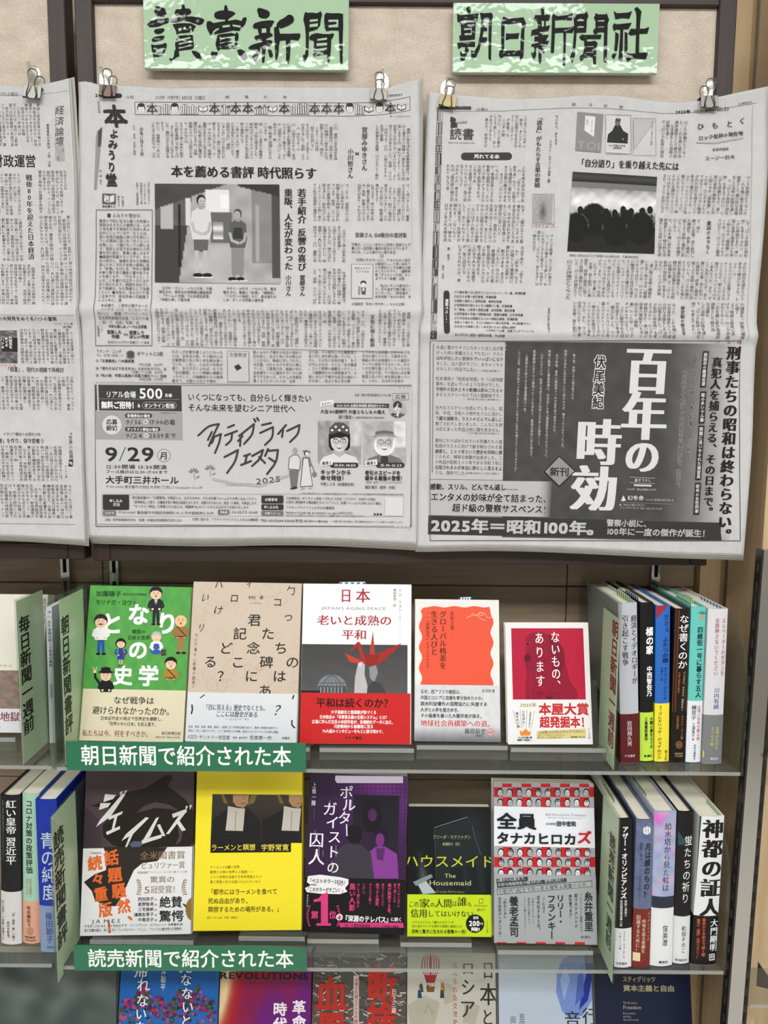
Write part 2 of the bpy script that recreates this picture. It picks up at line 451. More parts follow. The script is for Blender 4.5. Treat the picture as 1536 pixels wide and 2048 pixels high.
    def body(s, x0, y0, x1, y1, cols, rows, pool, col='#454545', b=0.0, start=0, wf=0.86):
        """newspaper text: columns of vertical characters running right to left"""
        need(pool, b, 1); n = len(pool); i = start; cc = lin(col)
        k = s.sc((x0 + x1) / 2, (y0 + y1) / 2); px = (x1 - x0) / cols; py = (y1 - y0) / rows
        m = s.loc((x0 + x1) / 2, (y0 + y1) / 2)
        for c in range(cols):
            end = rows
            r0 = 0
            if s.rng.random() < 0.12: end = s.rng.randint(3, rows - 1)
            if s.rng.random() < 0.12: r0 = 1
            for r in range(r0, end):
                ch = pool[i % n]; i += 1
                ch = MIR.get(ch, ch)
                if ch.isspace(): continue
                if (ch, b, 1) not in GL: need(ch, b, 1)
                p = m + s._ax(((x1 - px * (c + 0.5)) - (x0 + x1) / 2) * k, -((y0 + py * (r + 0.5)) - (y0 + y1) / 2) * k)
                if ch in '、。': p = p + s._ax(0.4 * px * k, 0.45 * py * k)
                s._put(ch, p[0], p[1], px * k * wf, py * k * 1.02, cc, b, 1, 0, ch in ROT, 0)
        s.k += 1
        return i
    def lines(s, x0, x1, y0, dy, n, cpl, pool, h, col='#454545', b=0.0, start=0, last=1.0):
        i = start
        for r in range(n):
            m = cpl if r < n - 1 else max(1, int(cpl * last))
            t = ''.join(pool[(i + j) % len(pool)] for j in range(m)); i += m
            s.H(t, x0, x0 + (x1 - x0) * m / cpl, y0 + dy * r, h, col, b); s.k -= 1
        s.k += 1
        return i
    def build(s, name, m, parent=None, lift=0.00012, step=0.000004):
        V = np.concatenate(s.V_); C = np.concatenate(s.C_); Lk = np.concatenate(s.L_)
        y = -(lift + Lk * step)
        if s.disp is not None: y = y + s.disp(V[:, 0], V[:, 1])
        P = np.stack([V[:, 0], y, V[:, 1]], 1)
        me = D.meshes.new(name); me.from_pydata(P.tolist(), [], s.F_)
        at_ = me.color_attributes.new('ink', 'FLOAT_COLOR', 'POINT')
        at_.data.foreach_set('color', np.concatenate([C, np.ones((len(C), 1))], 1).ravel().astype(np.float32))
        me.materials.append(m); me.update()
        o = D.objects.new(name, me); COL.objects.link(o)
        if parent: o.parent = parent
        return o
# ================================================================== the setting
def wx(px, py, d): return float(at(px, py, d)[0])
def wz(px, py, d): return float(at(px, py, d)[2])
BW = -0.0                          # back wall face
def yy(d): return d - CAM_D        # world y of a plane at a distance from the camera
ZS1 = wz(800, 1540, 0.80); ZS2 = wz(800, 1938, 0.80); ZS3 = ZS2 - (ZS1 - ZS2)
XL, XR, YF = -2.2, 2.4, -3.0

g = Geo().box(XL, XR, YF, 0.1, -0.02, 0.0)
floor = tag(g.build('floor', mat('#cfcabf', 0.35)), kind='structure')
g = Geo().box(XL, XR, YF, 0.1, CEIL_Z, CEIL_Z + 0.03)
tag(g.build('ceiling', mat('#dcdcd8', 0.8)), kind='structure')
for nm, a in (('wall_left', (XL - 0.03, XL, YF, 0.1, 0, CEIL_Z)), ('wall_right', (XR, XR + 0.03, YF, 0.1, 0, CEIL_Z)), ('wall_front', (XL, XR, YF - 0.03, YF, 0, CEIL_Z))):
    tag(Geo().box(*a).build(nm, mat('#b8b6b1', 0.8)), kind='structure')

# back wall: laminate panels over a backing
x_end = wx(1388, 1200, 0.98); x_j1 = wx(205, 1130, 0.98); x_j2 = wx(1133, 1200, 0.98)
x_side = wx(1428, 1200, 0.98)
wb = tag(Geo().box(XL, XR, 0.014, 0.06, 0, CEIL_Z).build('wall_back', mat('#2a221c', 0.7)), kind='structure')
zc = [0.0, ZS2 - 0.02, wz(900, 1560, 0.98), wz(900, 1171, 0.98), CEIL_Z]
for xa, xb in ((XL, x_j1), (x_j1, x_j2), (x_j2, x_end)):
    for za, zb in zip(zc[:-1], zc[1:]):
        Geo().box(xa + 0.0006, xb - 0.0006, 0.0, 0.0135, za + 0.0006, zb - 0.0006, 0.0008).build('wall_panel', WOOD_WALL, wb)
tag(Geo().box(x_end, x_side + .001, -0.015, 0.0135, 0, CEIL_Z).build('trim_3', WOOD_SIDE), kind='structure')
# pale wood cheek at the right end of the bay, and the wall of the next bay
y_ch = yy(0.862)
ck = tag(Geo().box(x_side, x_side + 0.028, y_ch, 0.013, 0, CEIL_Z).build('trim_1', WOOD_SIDE), kind='structure')
Geo().box(x_side - 0.0015, x_side, -0.034, -0.028, 0, CEIL_Z).build('edge_strip', STEEL, ck)
tag(Geo().box(x_side + 0.03, XR, -0.03, 0.0, 0, CEIL_Z).build('trim_2', WOOD_SIDE), kind='structure')

# slotted steel shelf uprights on the back wall
def upright(px, label, z1, x=None, y=-0.010):
    x = wx(px, 1145, 0.972) if x is None else x
    t = empty('shelf_upright', label, 'shelf upright', (x, 0, ZS3 - 0.1), 'slotted steel uprights on the back wall')
    h = z1 - (ZS3 - 0.1)
    g = Geo()
    g.box(-0.006, -0.0025, y, 0, 0, h).box(0.0025, 0.006, y, 0, 0, h).box(-0.0025, 0.0025, -0.002, -0.0005, 0, h)
    z = 0.01
    while z < h - 0.02:
        g.box(-0.0025, 0.0025, y, y + 0.002, z, z + 0.012); z += 0.034
    g.box(-0.0025, 0.0025, y, y + 0.002, h - 0.012, h)
    g.build('channel', CHROME, t)
    Geo().box(-0.0024, 0.0024, -0.0022, -0.0021, 0, h).build('slot_shadow', mat('#141210', 0.8), t)
z_up = wz(700, 1100, 0.972)
upright(131, 'chrome slotted shelf upright behind the gap at the left acrylic divider', z_up)
upright(229, 'chrome slotted shelf upright showing above the green history book', z_up)
upright(1311, 'chrome slotted shelf upright showing above the standing books on the right', z_up)

# ------------------------------------------------------------------ pin boards
def board(name, xl, xr, zb, zt, label, fr=0.0205):
    t = empty(name, label, 'pin board', (0, 0, zb))
    h = zt - zb; y0, y1 = yy(0.870), yy(0.893)
    Geo().box(xl + fr * .6, xr - fr * .6, yy(0.877), y1 - 0.002, fr * .6, h - fr * .6).build('fabric_panel', FABRIC, t)
    Geo().box(xl, xl + fr, y0, y1, 0, h, 0.0012).build('frame_side', WOOD_FRAME, t)
    Geo().box(xr - fr, xr, y0, y1, 0, h, 0.0012).build('frame_side', WOOD_FRAME, t)
    Geo().box(xl + fr, xr - fr, y0 + 0.0004, y1, 0, fr, 0.0012).build('frame_rail', WOOD_FRAME_H, t)
    Geo().box(xl + fr, xr - fr, y0 + 0.0004, y1, h - fr, h, 0.0012).build('frame_rail', WOOD_FRAME_H, t)
    for q in (xl + 0.15, xr - 0.17): Geo().box(q, q + .02, y1, -0.0005, h * .5, h * .5 + 0.02).build('wall_bracket', STEEL, t)
    return t
zb = wz(800, 1127, 0.87); zt = wz(800, 8, 0.872) + 0.0205
board('pin_board', wx(167.5, 560, .87), wx(1445, 560, .87), zb, zt, 'dark wood framed linen pin board carrying the two complete newspapers and green signs')
board('pin_board', wx(-900, 560, .87), wx(149, 560, .87), zb + 0.002, zt + 0.05, 'dark wood framed linen pin board cut off by the left edge, behind the half newspaper')

# ------------------------------------------------------------------ ceiling lights
for i, (x, y, sx, sy, st) in enumerate(LAMPS):
    t = empty('ceiling_light', ('narrow ceiling light panel near the book wall, left one', 'short narrow ceiling light panel near the book wall, right one', 'large ceiling light panel added for frontal fill, farther from the book wall')[i], 'ceiling light', (x, y, CEIL_Z), 'aisle ceiling lights')
    g = Geo()
    g.box(-sx / 2 - .02, -sx / 2, -sy / 2 - .02, sy / 2 + .02, -0.03, 0).box(sx / 2, sx / 2 + .02, -sy / 2 - .02, sy / 2 + .02, -0.03, 0)
    g.box(-sx / 2, sx / 2, -sy / 2 - .02, -sy / 2, -0.03, 0).box(-sx / 2, sx / 2, sy / 2, sy / 2 + .02, -0.03, 0)
    g.build('housing', mat('#e8e8e8', 0.4), t)
    m = D.materials.new('lamp_diffuser'); m.use_nodes = True; nt = m.node_tree
    for n in list(nt.nodes): nt.nodes.remove(n)
    e = nt.nodes.new('ShaderNodeEmission'); e.inputs[0].default_value = (0.97, 0.985, 1.0, 1); e.inputs[1].default_value = st
    o_ = nt.nodes.new('ShaderNodeOutputMaterial'); nt.links.new(e.outputs[0], o_.inputs[0])
    Geo().box(-sx / 2, sx / 2, -sy / 2, sy / 2, -0.022, -0.018).build('diffuser', m, t)

# ------------------------------------------------------------------ acrylic shelves
def rounded_end(d_front, z0, h):
    """side profile in (y, z): tall at the back, big rounded corner at the front top"""
    yf = yy(d_front); r = 0.055; p = [(yf, z0), (-0.012, z0), (-0.012, z0 + h)]
    for k in range(9):
        a = math.radians(90 + 90 * k / 8); p.append((yf + r + r * math.cos(a), z0 + h - r * 1.6 + r * 1.6 * math.sin(a)))
    return p
def shelf(label, xl, xr, z, d_front, h_end=0.0, left_end=True, right_end=True, back=-0.0105):
    t = empty('acrylic_shelf', label, 'shelf', (0, 0, z))
    Geo().box(xl, xr, yy(d_front) + 0.0012, back, -0.004, 0).build('shelf_plate', ACRYL_THICK, t)
    Geo().box(xl, xr, yy(d_front), yy(d_front) + 0.0012, -0.004, 0).build('polished_front_edge', ACRYL_EDGE, t)
    for x, on, s in ((xl, left_end, -1), (xr, right_end, 1)):
        if on:
            Geo().prism(rounded_end(d_front, -0.004, h_end), 0, x - (0.003 if s < 0 else 0), x + (0.003 if s > 0 else 0)).build('end_panel', ACRYL, t)
    return t
H_END = wz(1470, 1225, .83) - ZS1
shelf('clear acrylic shelf carrying the red white and green covers, upper row', wx(114, 1540, .8), wx(1481, 1545, .8), ZS1, .80, H_END)
shelf('clear acrylic shelf carrying the black yellow and purple covers, second row', wx(114, 1940, .8), wx(1447, 1944, .8), ZS2, .80, H_END)
shelf('clear acrylic shelf at the left edge under the white landscape book', wx(-700, 1540, .8), wx(101, 1540, .8), ZS1, .803, H_END, False, True)
shelf('clear acrylic shelf at the left edge under the green and blue spines', wx(-700, 1940, .8), wx(101, 1940, .8), ZS2, .803, H_END, False, False)
shelf('clear acrylic shelf of the lowest row, carrying the covers cut by the bottom edge', wx(-700, 1940, .8), wx(1425, 1944, .8), ZS3, .80, H_END, False, False)
shelf('smoky acrylic shelf of the next bay at the lower right edge', wx(1500, 2010, .8), wx(1900, 1700, .8), wz(1520, 2010, .8), .80, 0.05, False, False, yy(.8615))
shelf('smoky acrylic shelf of the next bay beside the upper row', wx(1537, 1520, .8), wx(1900, 1540, .8), wz(1520, 1518, .8), .80, 0.05, False, False, yy(.8615))

# chrome post in front of the pale wood cheek
a = at(1543, 1100, .815); b = at(1469, 2048, .80)
t = empty('chrome_post', 'tall mirror finished metal post at the right edge beside the shelves', 'post', tuple(b))
v = Vector(a - b); v1 = v * 1.0; v0 = -v * 0.35
hw = 0.009
def skewbox(x0, x1, y0, y1, p0, p1):
    q = [(x, y) for x, y in ((x0, y0), (x1, y0), (x1, y1), (x0, y1))]
    vs = [(p0[0] + x, p0[1] + y, p0[2]) for x, y in q] + [(p1[0] + x, p1[1] + y, p1[2]) for x, y in q]
    return vs, [(0, 1, 2, 3), (7, 6, 5, 4), (0, 4, 5, 1), (1, 5, 6, 2), (2, 6, 7, 3), (3, 7, 4, 0)]
g = Geo(); g.add(*skewbox(-hw, hw, 0, 0.012, v0, v1)); g.build('mirror_face', CHROME, t)
g = Geo(); g.add(*skewbox(-hw - 0.0025, -hw, -0.001, 0.012, v0, v1)); g.add(*skewbox(hw, hw + 0.006, 0.001, 0.02, v0, v1)); g.build('dark_edge', mat('#3a3632', 0.3, 0.6), t)
g = Geo()
for k in range(34):
    f0 = -0.3 + k * 0.038; p0 = v * f0; p1 = v * (f0 + 0.018)
    g.add(*skewbox(hw + 0.002, hw + 0.0045, 0.0002, 0.0009, p0, p1)); g.add(*skewbox(-hw - 0.0055, -hw - 0.003, 0.001, 0.002, p0, p1))
g.build('slot_row', mat('#15120f', 0.7), t)
tag(t.children[-1], kind='stuff')

# shelf bracket of the next bay
bx = wx(1515, 2000, .86); bz = wz(1520, 2010, .8)
t = empty('shelf_bracket', 'dark steel bracket holding the smoky shelf of the next bay, lower right', 'bracket', (bx + 0.005, 0, bz - 0.004))
Geo().prism([(yy(.83), -0.002), (-0.034, -0.002), (-0.034, -0.07), (-0.05, -0.07)], 0, 0, 0.004).build('arm', mat('#2b3440', 0.35, 0.7), t)

# ------------------------------------------------------------------ green hanging signs with brush lettering
def quad_plane(tl, tr, br, bl, d, lean=0.0):
    """plane leaning back by 'lean' through the bottom edge; returns plane, width, height, tilted with the edges"""
    BL = at(*bl, d); BR = at(*br, d) if lean is not None else at(*br, d)
    ex = (BR - BL); Wd = np.linalg.norm(ex); ex = ex / Wd
    n0 = np.cross(ex, np.array([0, math.sin(lean), math.cos(lean)])); n0 /= np.linalg.norm(n0)
    ez = np.cross(n0, ex)
    p = Plane(BL, ex, ez)
    if p.n[1] > 0: p.n = -p.n
    Ht = (p.px(*map(float, tl))[1] + p.px(*map(float, tr))[1]) / 2
    return p, Wd, float(Ht)

def wobble(S, k0, amp, seed):
    """give the glyph outlines added since k0 a brush-like wobble"""
    for i in range(k0, len(S.V_)):
        v = S.V_[i]; v[:, 0] += amp * np.sin(v[:, 1] * 900 + seed) + amp * 0.6 * np.sin(v[:, 0] * 1500 + seed * 2); v[:, 1] += amp * np.sin(v[:, 0] * 800 + seed * 3)

def hang_sign(label, tl, tr, br, bl, chars):
    p, Wd, Ht = quad_plane(tl, tr, br, bl, 0.8635)
    t = empty('hanging_sign', label, 'sign', (0, 0, 0)); t.matrix_world = p.matrix()
    Geo().box(0, Wd, 0, 0.0055, 0, Ht, 0.0006).build('board', mat('#c9d3c4', 0.5), t)
    for q in (0.03, Wd - 0.05): Geo().box(q, q + 0.02, 0.0056, 0.0130, Ht * .3, Ht * .6).build('foam_pad', mat('#d8d2c4', 0.9), t)
    S = Ink(p, cell=0.004)
    S.clip = (0.0004, Wd - 0.0004, 0.0004, Ht - 0.0004)
    S.R(tl[0] - 5, tl[1] - 5, br[0] + 5, br[1] + 5, '#a6c3a2')
    S.build('laminated_face', INK_GLOSS, t)
    S = Ink(p)
    for ox, blacks, holes in chars:
        for col, ps in (('#060608', blacks), ('#a6c3a2', holes)):
            for q in ps.split(';'):
                if len(q) < 20: continue
                v = [float(n) / 6.982 for n in q.replace(',', ' ').split()]
                S.P([(ox + v[i], v[i + 1]) for i in range(0, len(v), 2)], col)
            S.k += 6
    S.build('lettering', INK_GLOSS, t, lift=0.0004)
    return t
# brush characters drawn stroke by stroke (outline points), then the openings inside them
DOKU = ("205 110 225 88 300 97 350 125 372 190 350 232 310 236 240 222 200 180;98 345 150 295 230 270 320 268 390 250 408 270 400 320 330 345 250 378 140 385;195 440 215 410 300 398 340 395 345 430 300 470 240 482 210 465;160 560 200 520 290 500 345 500 345 535 300 565 230 582 180 590;155 620 210 632 320 618 350 597 378 620 370 680 345 735 310 780 250 800 215 795 205 865 195 865 185 780 165 700;"
  "578 125 590 70 605 62 625 80 632 120 690 122 720 160 705 200 655 215 660 235 720 230 840 250 885 265 902 290 870 340 830 355 760 335 690 305 600 290 540 310 470 315 420 318 430 285 500 250 590 235 585 212 540 215 500 225 480 190 500 135;"
  "455 340 520 330 620 325 720 330 785 370 760 400 745 445 725 440 725 410 700 430 700 455 620 465 540 470 525 490 510 480 500 430 470 375;500 560 540 505 640 490 740 490 745 560 757 640 745 680 700 695 610 705 545 715 550 790 510 805 480 830 430 858 405 820 425 815 450 825 475 790 480 720 500 690 490 620;718 710 780 715 840 750 865 845 840 850 790 815 740 760",
  "222 700 320 672 325 725 270 738 225 748;532 400 580 388 582 430 545 440;608 385 635 372 642 405 612 415;685 370 718 372 715 405 690 400;535 555 705 518 708 540 620 555 545 575;545 605 640 590 710 570 710 595 640 605 545 630;540 665 620 655 708 622 708 645 640 660 545 685")
URI = ("1172 148 1180 90 1195 68 1215 85 1235 150 1300 165 1338 190 1300 225 1235 270 1230 295 1340 275 1420 295 1440 250 1480 242 1492 270 1470 340 1440 380 1410 385 1395 437 1300 430 1210 450 1140 465 1040 485 1035 460 1060 440 1100 415 1105 388 1060 405 1020 440 1010 480 988 505 970 470 940 410 928 360 935 305 975 295 1030 325 1110 310 1190 298 1190 275 1120 275 1060 262 1035 230 1045 180 1100 155;"
  "1085 490 1160 475 1280 462 1335 478 1350 450 1375 470 1380 520 1365 600 1358 650 1340 680 1250 690 1120 690 1095 718 1075 690 1055 620 1070 550;985 760 1005 720 1050 730 1085 728 1080 770 1035 835 1010 815;1355 705 1400 688 1470 720 1490 770 1505 800 1465 850 1430 830 1380 770",
  "1150 362 1255 348 1258 378 1160 390;1295 345 1410 362 1400 390 1295 370;1118 535 1325 505 1325 650 1130 678 1125 660 1230 640 1230 620 1280 612 1120 620 1120 600 1250 580 1285 560 1120 580")
URI2 = ("1122 560 1220 535 1280 545 1275 555 1215 570 1130 585;1122 615 1215 588 1288 598 1285 608 1220 620 1130 630;1135 655 1200 650 1320 640 1320 660 1140 680", "0 0 1 0 1 1")
SHIN = ("168 150 185 112 240 122 320 150 350 185 340 230 300 262 240 260 195 240 185 200;110 360 140 325 230 300 330 288 390 290 412 305 385 345 380 372 355 380 350 460 385 480 385 505 300 545 298 568 350 562 385 575 370 625 350 645 295 645 290 700 280 790 272 875 245 882 238 870 240 760 238 680 215 665 205 740 180 810 150 848 125 845 102 800 115 775 150 740 155 705 100 705 50 685 52 660 110 625 180 605 235 590 230 568 160 570 135 540 138 508 200 490 185 440 175 405 120 402;315 690 370 705 392 770 388 795 360 810 340 790;"
  "405 390 440 375 445 335 480 290 545 255 600 212 640 208 675 235 688 280 670 320 600 365 505 402 475 385 480 440 490 475 620 475 770 470 775 515 745 570 635 558 635 700 625 830 610 895 575 855 575 700 570 565 490 572 475 640 470 750 440 855 425 820 420 700 412 560",
  "235 405 295 400 298 460 235 465")
BUN = ("825 215 842 170 880 185 930 180 1010 190 1060 160 1078 205 1060 280 1050 360 1010 410 960 430 895 445 893 560 888 700 885 770 835 885 808 830 812 768 838 770 850 680 850 500 840 380 815 280;1110 210 1140 182 1200 190 1310 188 1370 200 1372 350 1365 550 1365 840 1360 890 1340 900 1328 870 1320 700 1308 430 1200 428 1138 440 1115 400 1105 290;"
  "895 525 930 485 1000 465 1100 480 1190 480 1225 465 1245 485 1225 535 1205 555 1200 700 1180 880 1160 885 1150 870 1150 762 1060 770 965 792 945 772 960 750 1050 725 1145 708 985 722 965 725 952 700 968 620 955 570 905 562",
  "905 280 1018 270 1015 300 905 312;905 345 1020 330 1015 375 900 385;1165 282 1305 278 1300 385 1168 388 1165 358 1270 345 1285 325 1265 308 1165 312;1010 550 1145 528 1145 560 1012 575;1000 610 1148 600 1145 638 1000 650;990 690 1145 668 1145 690 1100 712 990 718")
ASA = ("255 125 280 100 320 98 335 130 318 190 320 202 430 188 435 200 415 300 170 312 138 310 132 190 180 215 290 205 268 150;170 320 395 312 390 400 385 490 382 555 170 578 162 500 190 495 185 350;135 600 385 585 385 660 270 655 300 700 265 770 240 840 205 858 180 835 175 710 215 755 235 740 248 660 200 658 150 692;452 180 520 188 615 178 635 220 620 300 612 500 608 852 570 820 572 500 575 275 500 268 505 370 555 400 550 440 508 435 485 520 555 525 550 590 470 598 450 690 400 800 350 832 330 820 328 705 375 720 420 640 455 480 470 300",
  "180 300 240 285 350 290 380 300 380 315 180 318;230 400 340 395 338 490 240 495;180 575 180 590 380 580 380 562")
ASA2 = ("230 425 330 415 328 465 232 468", "0 0 1 0 1 1")
HI = ("780 232 840 262 960 255 1060 245 1100 335 1075 400 1068 600 1060 790 1018 860 1005 788 800 788 738 820 715 765 730 702 750 705 748 400 755 290;", "800 350 1030 325 1035 380 1020 500 1015 705 790 712 795 450")
HI2 = ("818 465 860 475 1005 465 985 550 880 550 808 570", "0 0 1 0 1 1")
SHINA = ("1300 130 1325 100 1355 120 1345 215 1440 195 1415 290 1370 300 1370 370 1435 358 1405 440 1310 450 1320 492 1415 490 1370 575 1418 572 1385 650 1310 652 1355 720 1350 750 1320 730 1312 700 1310 850 1290 905 1270 870 1268 665 1235 670 1235 780 1210 835 1185 800 1165 735 1200 745 1215 690 1200 650 1165 660 1175 620 1270 600 1265 580 1210 580 1215 515 1270 510 1268 492 1200 495 1160 508 1175 425 1260 400 1255 300 1200 290 1220 215 1310 215;1458 230 1475 180 1500 215 1540 230 1675 215 1750 185 1732 290 1600 280 1500 290 1500 395 1690 388 1780 365 1745 465 1655 462 1650 600 1645 900 1620 930 1605 900 1620 600 1615 460 1500 465 1485 740 1455 748 1440 735 1450 500",
  "1312 295 1345 300 1345 370 1318 380;1290 450 1320 455 1320 470 1290 470")
BUNA = ("290 230 310 180 350 200 440 195 478 165 500 230 475 290 475 360 468 458 400 460 335 462 325 600 310 780 275 885 248 830 245 800 280 700 295 500 300 350;575 250 600 188 640 205 735 205 755 190 788 280 768 340 765 480 755 860 762 885 710 860 715 600 718 455 650 455 590 485 585 488 565 440 570 420 598 400 600 300;"
  "370 520 400 482 440 492 685 488 668 550 500 548 470 560 480 580 530 585 595 572 630 610 612 660 608 760 605 905 570 895 560 805 440 810 405 860 378 835 380 785 425 760 440 680 440 570 400 565",
  "340 290 385 265 440 285 435 298 345 300;342 380 390 368 440 378 435 390 345 392;628 292 722 285 720 305 632 305;625 380 720 375 718 386 625 388;472 655 570 650 570 660 472 662;460 735 570 730 570 740 462 742")
SHA = ("850 158 900 190 1040 182 1110 160 1070 268 970 255 875 275 865 220;835 375 855 330 900 345 1105 322 1060 410 985 415 980 600 975 800 960 870 920 820 935 600 945 420 890 415 855 440;875 452 925 480 915 600 895 750 855 835 820 790 855 730 870 600;1005 445 1045 470 1045 700 1000 762;1140 125 1180 100 1240 165 1225 280 1215 405 1280 405 1350 382 1320 475 1210 475 1205 740 1270 740 1340 712 1302 830 1110 818 1045 872 1010 790 1040 740 1080 755 1155 750 1165 490 1080 500 1055 470 1090 405 1165 408 1170 250 1165 180",
  "0 0 1 0 1 1")
hang_sign('glossy pale green sign with four black brush characters, left one above the middle newspaper', (285, -8), (698, 0), (697, 141), (289, 137),
          [(280, *DOKU), (280, *URI), (280, *URI2), (490, *SHIN), (490, *BUN)])
hang_sign('glossy pale green sign with five black brush characters, right one near the frame corner', (906, 4), (1318, 8), (1314, 147), (905, 145),
          [(895, *ASA), (895, *ASA2), (895, *HI), (895, *HI2), (895, *SHINA), (1105, *BUNA), (1105, *SHA)])

# ------------------------------------------------------------------ green shelf labels
def shelf_label(label, tl, tr, br, bl, txt, x0, x1, yc, h, curl):
    p, Wd, Ht = quad_plane(tl, tr, br, bl, 0.797)
    t = empty('shelf_label', label, 'shelf label'); t.matrix_world = p.matrix()
    def disp(x, z): return -curl * np.clip((x / Wd - 0.8) / 0.2, 0, 1) ** 2 * np.clip(z / Ht, 0, 1) ** 2
    n = 24; v = []; f = []
    for k, y in ((0, 0.0), (1, 0.0008)):
        for j in range(5):
            for i in range(n + 1):
                x = Wd * i / n; z = Ht * j / 4; v.append((x, y + float(disp(x, z)), z))
    N = (n + 1) * 5
    for j in range(4):
        for i in range(n):
            a = j * (n + 1) + i; f.append((a, a + 1, a + n + 2, a + n + 1)); f.append((N + a, N + a + n + 1, N + a + n + 2, N + a + 1))
    ring = [i for i in range(n + 1)] + [j * (n + 1) + n for j in range(1, 5)] + [4 * (n + 1) + i for i in range(n - 1, -1, -1)] + [j * (n + 1) for j in range(3, 0, -1)]
    for a, b in zip(ring, ring[1:] + ring[:1]): f.append((a, N + a, N + b, b))
    mesh_obj('plate', v, f, mat('#1a6b4b', 0.3, 0, 0.5, 0.3), t)
    S = Ink(p, disp=disp)
    S.H(txt, x0, x1, yc, h, '#eef2ee', b=0.006, res=4)
    S.build('lettering', INK_COVER, t)
    Geo().box(Wd * .06, Wd * .5, 0.0009, 0.0028, 0.004, 0.012).build('adhesive_strip', mat('#d8d8d0', 0.6), t)
shelf_label('green shelf label with white lettering on the upper shelf edge', (132, 1481), (612, 1488), (612, 1543), (134, 1540), '朝日新聞で紹介された本', 161, 583, 1510, 41, 0.0)
shelf_label('green shelf label with white lettering and a curling corner on the second shelf edge', (146, 1888), (612, 1895), (614, 1943), (149, 1941), '読売新聞で紹介された本', 175, 588, 1916, 38, 0.004)

# ------------------------------------------------------------------ acrylic dividers with pale green name sheets
def divider(label, px, py, d0, d1s, ztop, zbot, zshelf, txt, col, face, tx, ty0, ty1, w, sheet_top_px):
    x = wx(px, py, d0)
    ex = np.array([0, 1.0, 0]) if face > 0 else np.array([0, -1.0, 0])
    t = empty('shelf_divider', label, 'divider', (x, 0, 0))
    y0, yb = yy(d0), -0.012; ys = yy(0.7995)
    poly = [(y0, zbot), (ys, zbot), (ys, zshelf + 0.0003), (yb, zshelf + 0.0003), (yb, ztop), (y0, ztop)]
    if y0 > ys: poly = [(y0, zshelf + 0.0003), (yb, zshelf + 0.0003), (yb, ztop), (y0, ztop)]
    th = 0.0015
    Geo().prism(poly, 0, -th / 2, th / 2).build('acrylic_panel', ACRYL, t)
    ysh = yy(d1s); zt = sheet_top_px
    poly = [(y0 + .001, max(zbot, zshelf if y0 > ys else zbot) + .001), (ys, zbot + .001), (ys, zshelf + .001), (ysh, zshelf + .001), (ysh, zt), (y0 + .001, zt)]
    if y0 > ys: poly = [(y0 + .001, zshelf + .001), (ysh, zshelf + .001), (ysh, zt), (y0 + .001, zt)]
    a, b = (th / 2 + .0001, th / 2 + .0004) if face > 0 else (-th / 2 - .0004, -th / 2 - .0001)
    sh = Geo().prism(poly, 0, a, b).build('name_sheet', mat('#b5cca8', 0.5, 0, 0.5, 0.4), t)
    pl = Plane((x + (b if face > 0 else a), 0, 0), ex, (0, 0, 1))
    S = Ink(pl); S.V(txt, tx, ty0, ty1, w, col, b=0.012, res=2)
    # build in the plane frame, then bring under the sheet
    o = S.build('lettering', INK_MATTE, sh, lift=0.0002)
    o.matrix_local = Matrix.Translation((0, 0, 0)) @ Matrix(((0, -1 if face > 0 else 1, 0, (b if face > 0 else a)), (float(ex[1]), 0, 0, 0), (0, 0, 1, 0), (0, 0, 0, 1)))
    return t, pl
zt1 = wz(35, 1200, .803)
divider('acrylic divider with pale green name sheet nearest the left edge, upper shelf', 37, 1380, .803, .868, zt1, ZS1, ZS1, '毎日新聞一週前', '#1c2018', 1, 53, 1228, 1470, 42, zt1 - .002)
divider('acrylic divider with pale green name sheet standing beside the green history book', 123, 1380, .803, .868, zt1 + .004, ZS1, ZS1, '朝日新聞書評', '#1c2018', 1, 134, 1228, 1472, 34, zt1)
divider('acrylic divider with pale green name sheet beside the dark bird cover, second shelf', 107, 1800, .785, .85, wz(108, 1633, .785), wz(115, 1968, .785), ZS2, '読売新聞書評', '#1c2018', 1, 121, 1650, 1898, 42, wz(108, 1636, .785))
divider('acrylic divider with name sheet between the red covered book and the standing books', 1236, 1380, .80, .862, wz(1238, 1206, .80), ZS1, ZS1, '朝日新聞一週前', '#7c2430', -1, 1226, 1236, 1500, 38, wz(1238, 1240, .80))
divider('acrylic divider with name sheet beside the checkered portrait cover, second shelf', 1233, 1800, .785, .845, wz(1231, 1635, .785), wz(1232, 1968, .785), ZS2, '読売新聞一週前', '#3a4238', -1, 1221, 1660, 1905, 34, wz(1231, 1640, .785))
# ================================================================== newspapers
POOL_Y = ('小川　書評の本を決める読書委員会は、自分の書きたい候補の一冊をみんなで回覧しますよね。慣れてくると、これは宮部さんが出しているのかなと、よく思うことがありました。宮部　ふふふ、ばれてる。小川　小説はもちろん、生活に密着した新書や写真集、バラエティー豊かで、どこか「宮部さんっぽい」とも思わせる。新聞の読者の視線に立たれています。'
  '宮部　二〇一五年から委員を務め、十年を超えました。初めはエンターテインメント小説一本やりの私が全国紙の書評なんて、と思いましたが、著者からお手紙をいただいたり、出版社の方に「増刷しました」などと言われたりするうち、紹介の喜びを覚えてしまいました。小川　でも小説には、明確な基準があるように見えます。若い作家の作品に重点を置かれていますね。'
  '宮部　新聞のスペースは限りがあり、それならばミステリー界の新人や若手の小説を意識して取り上げようと思うようになりました。微力ながら反響があるとうれしい。投資家の一人になったような気分です。')
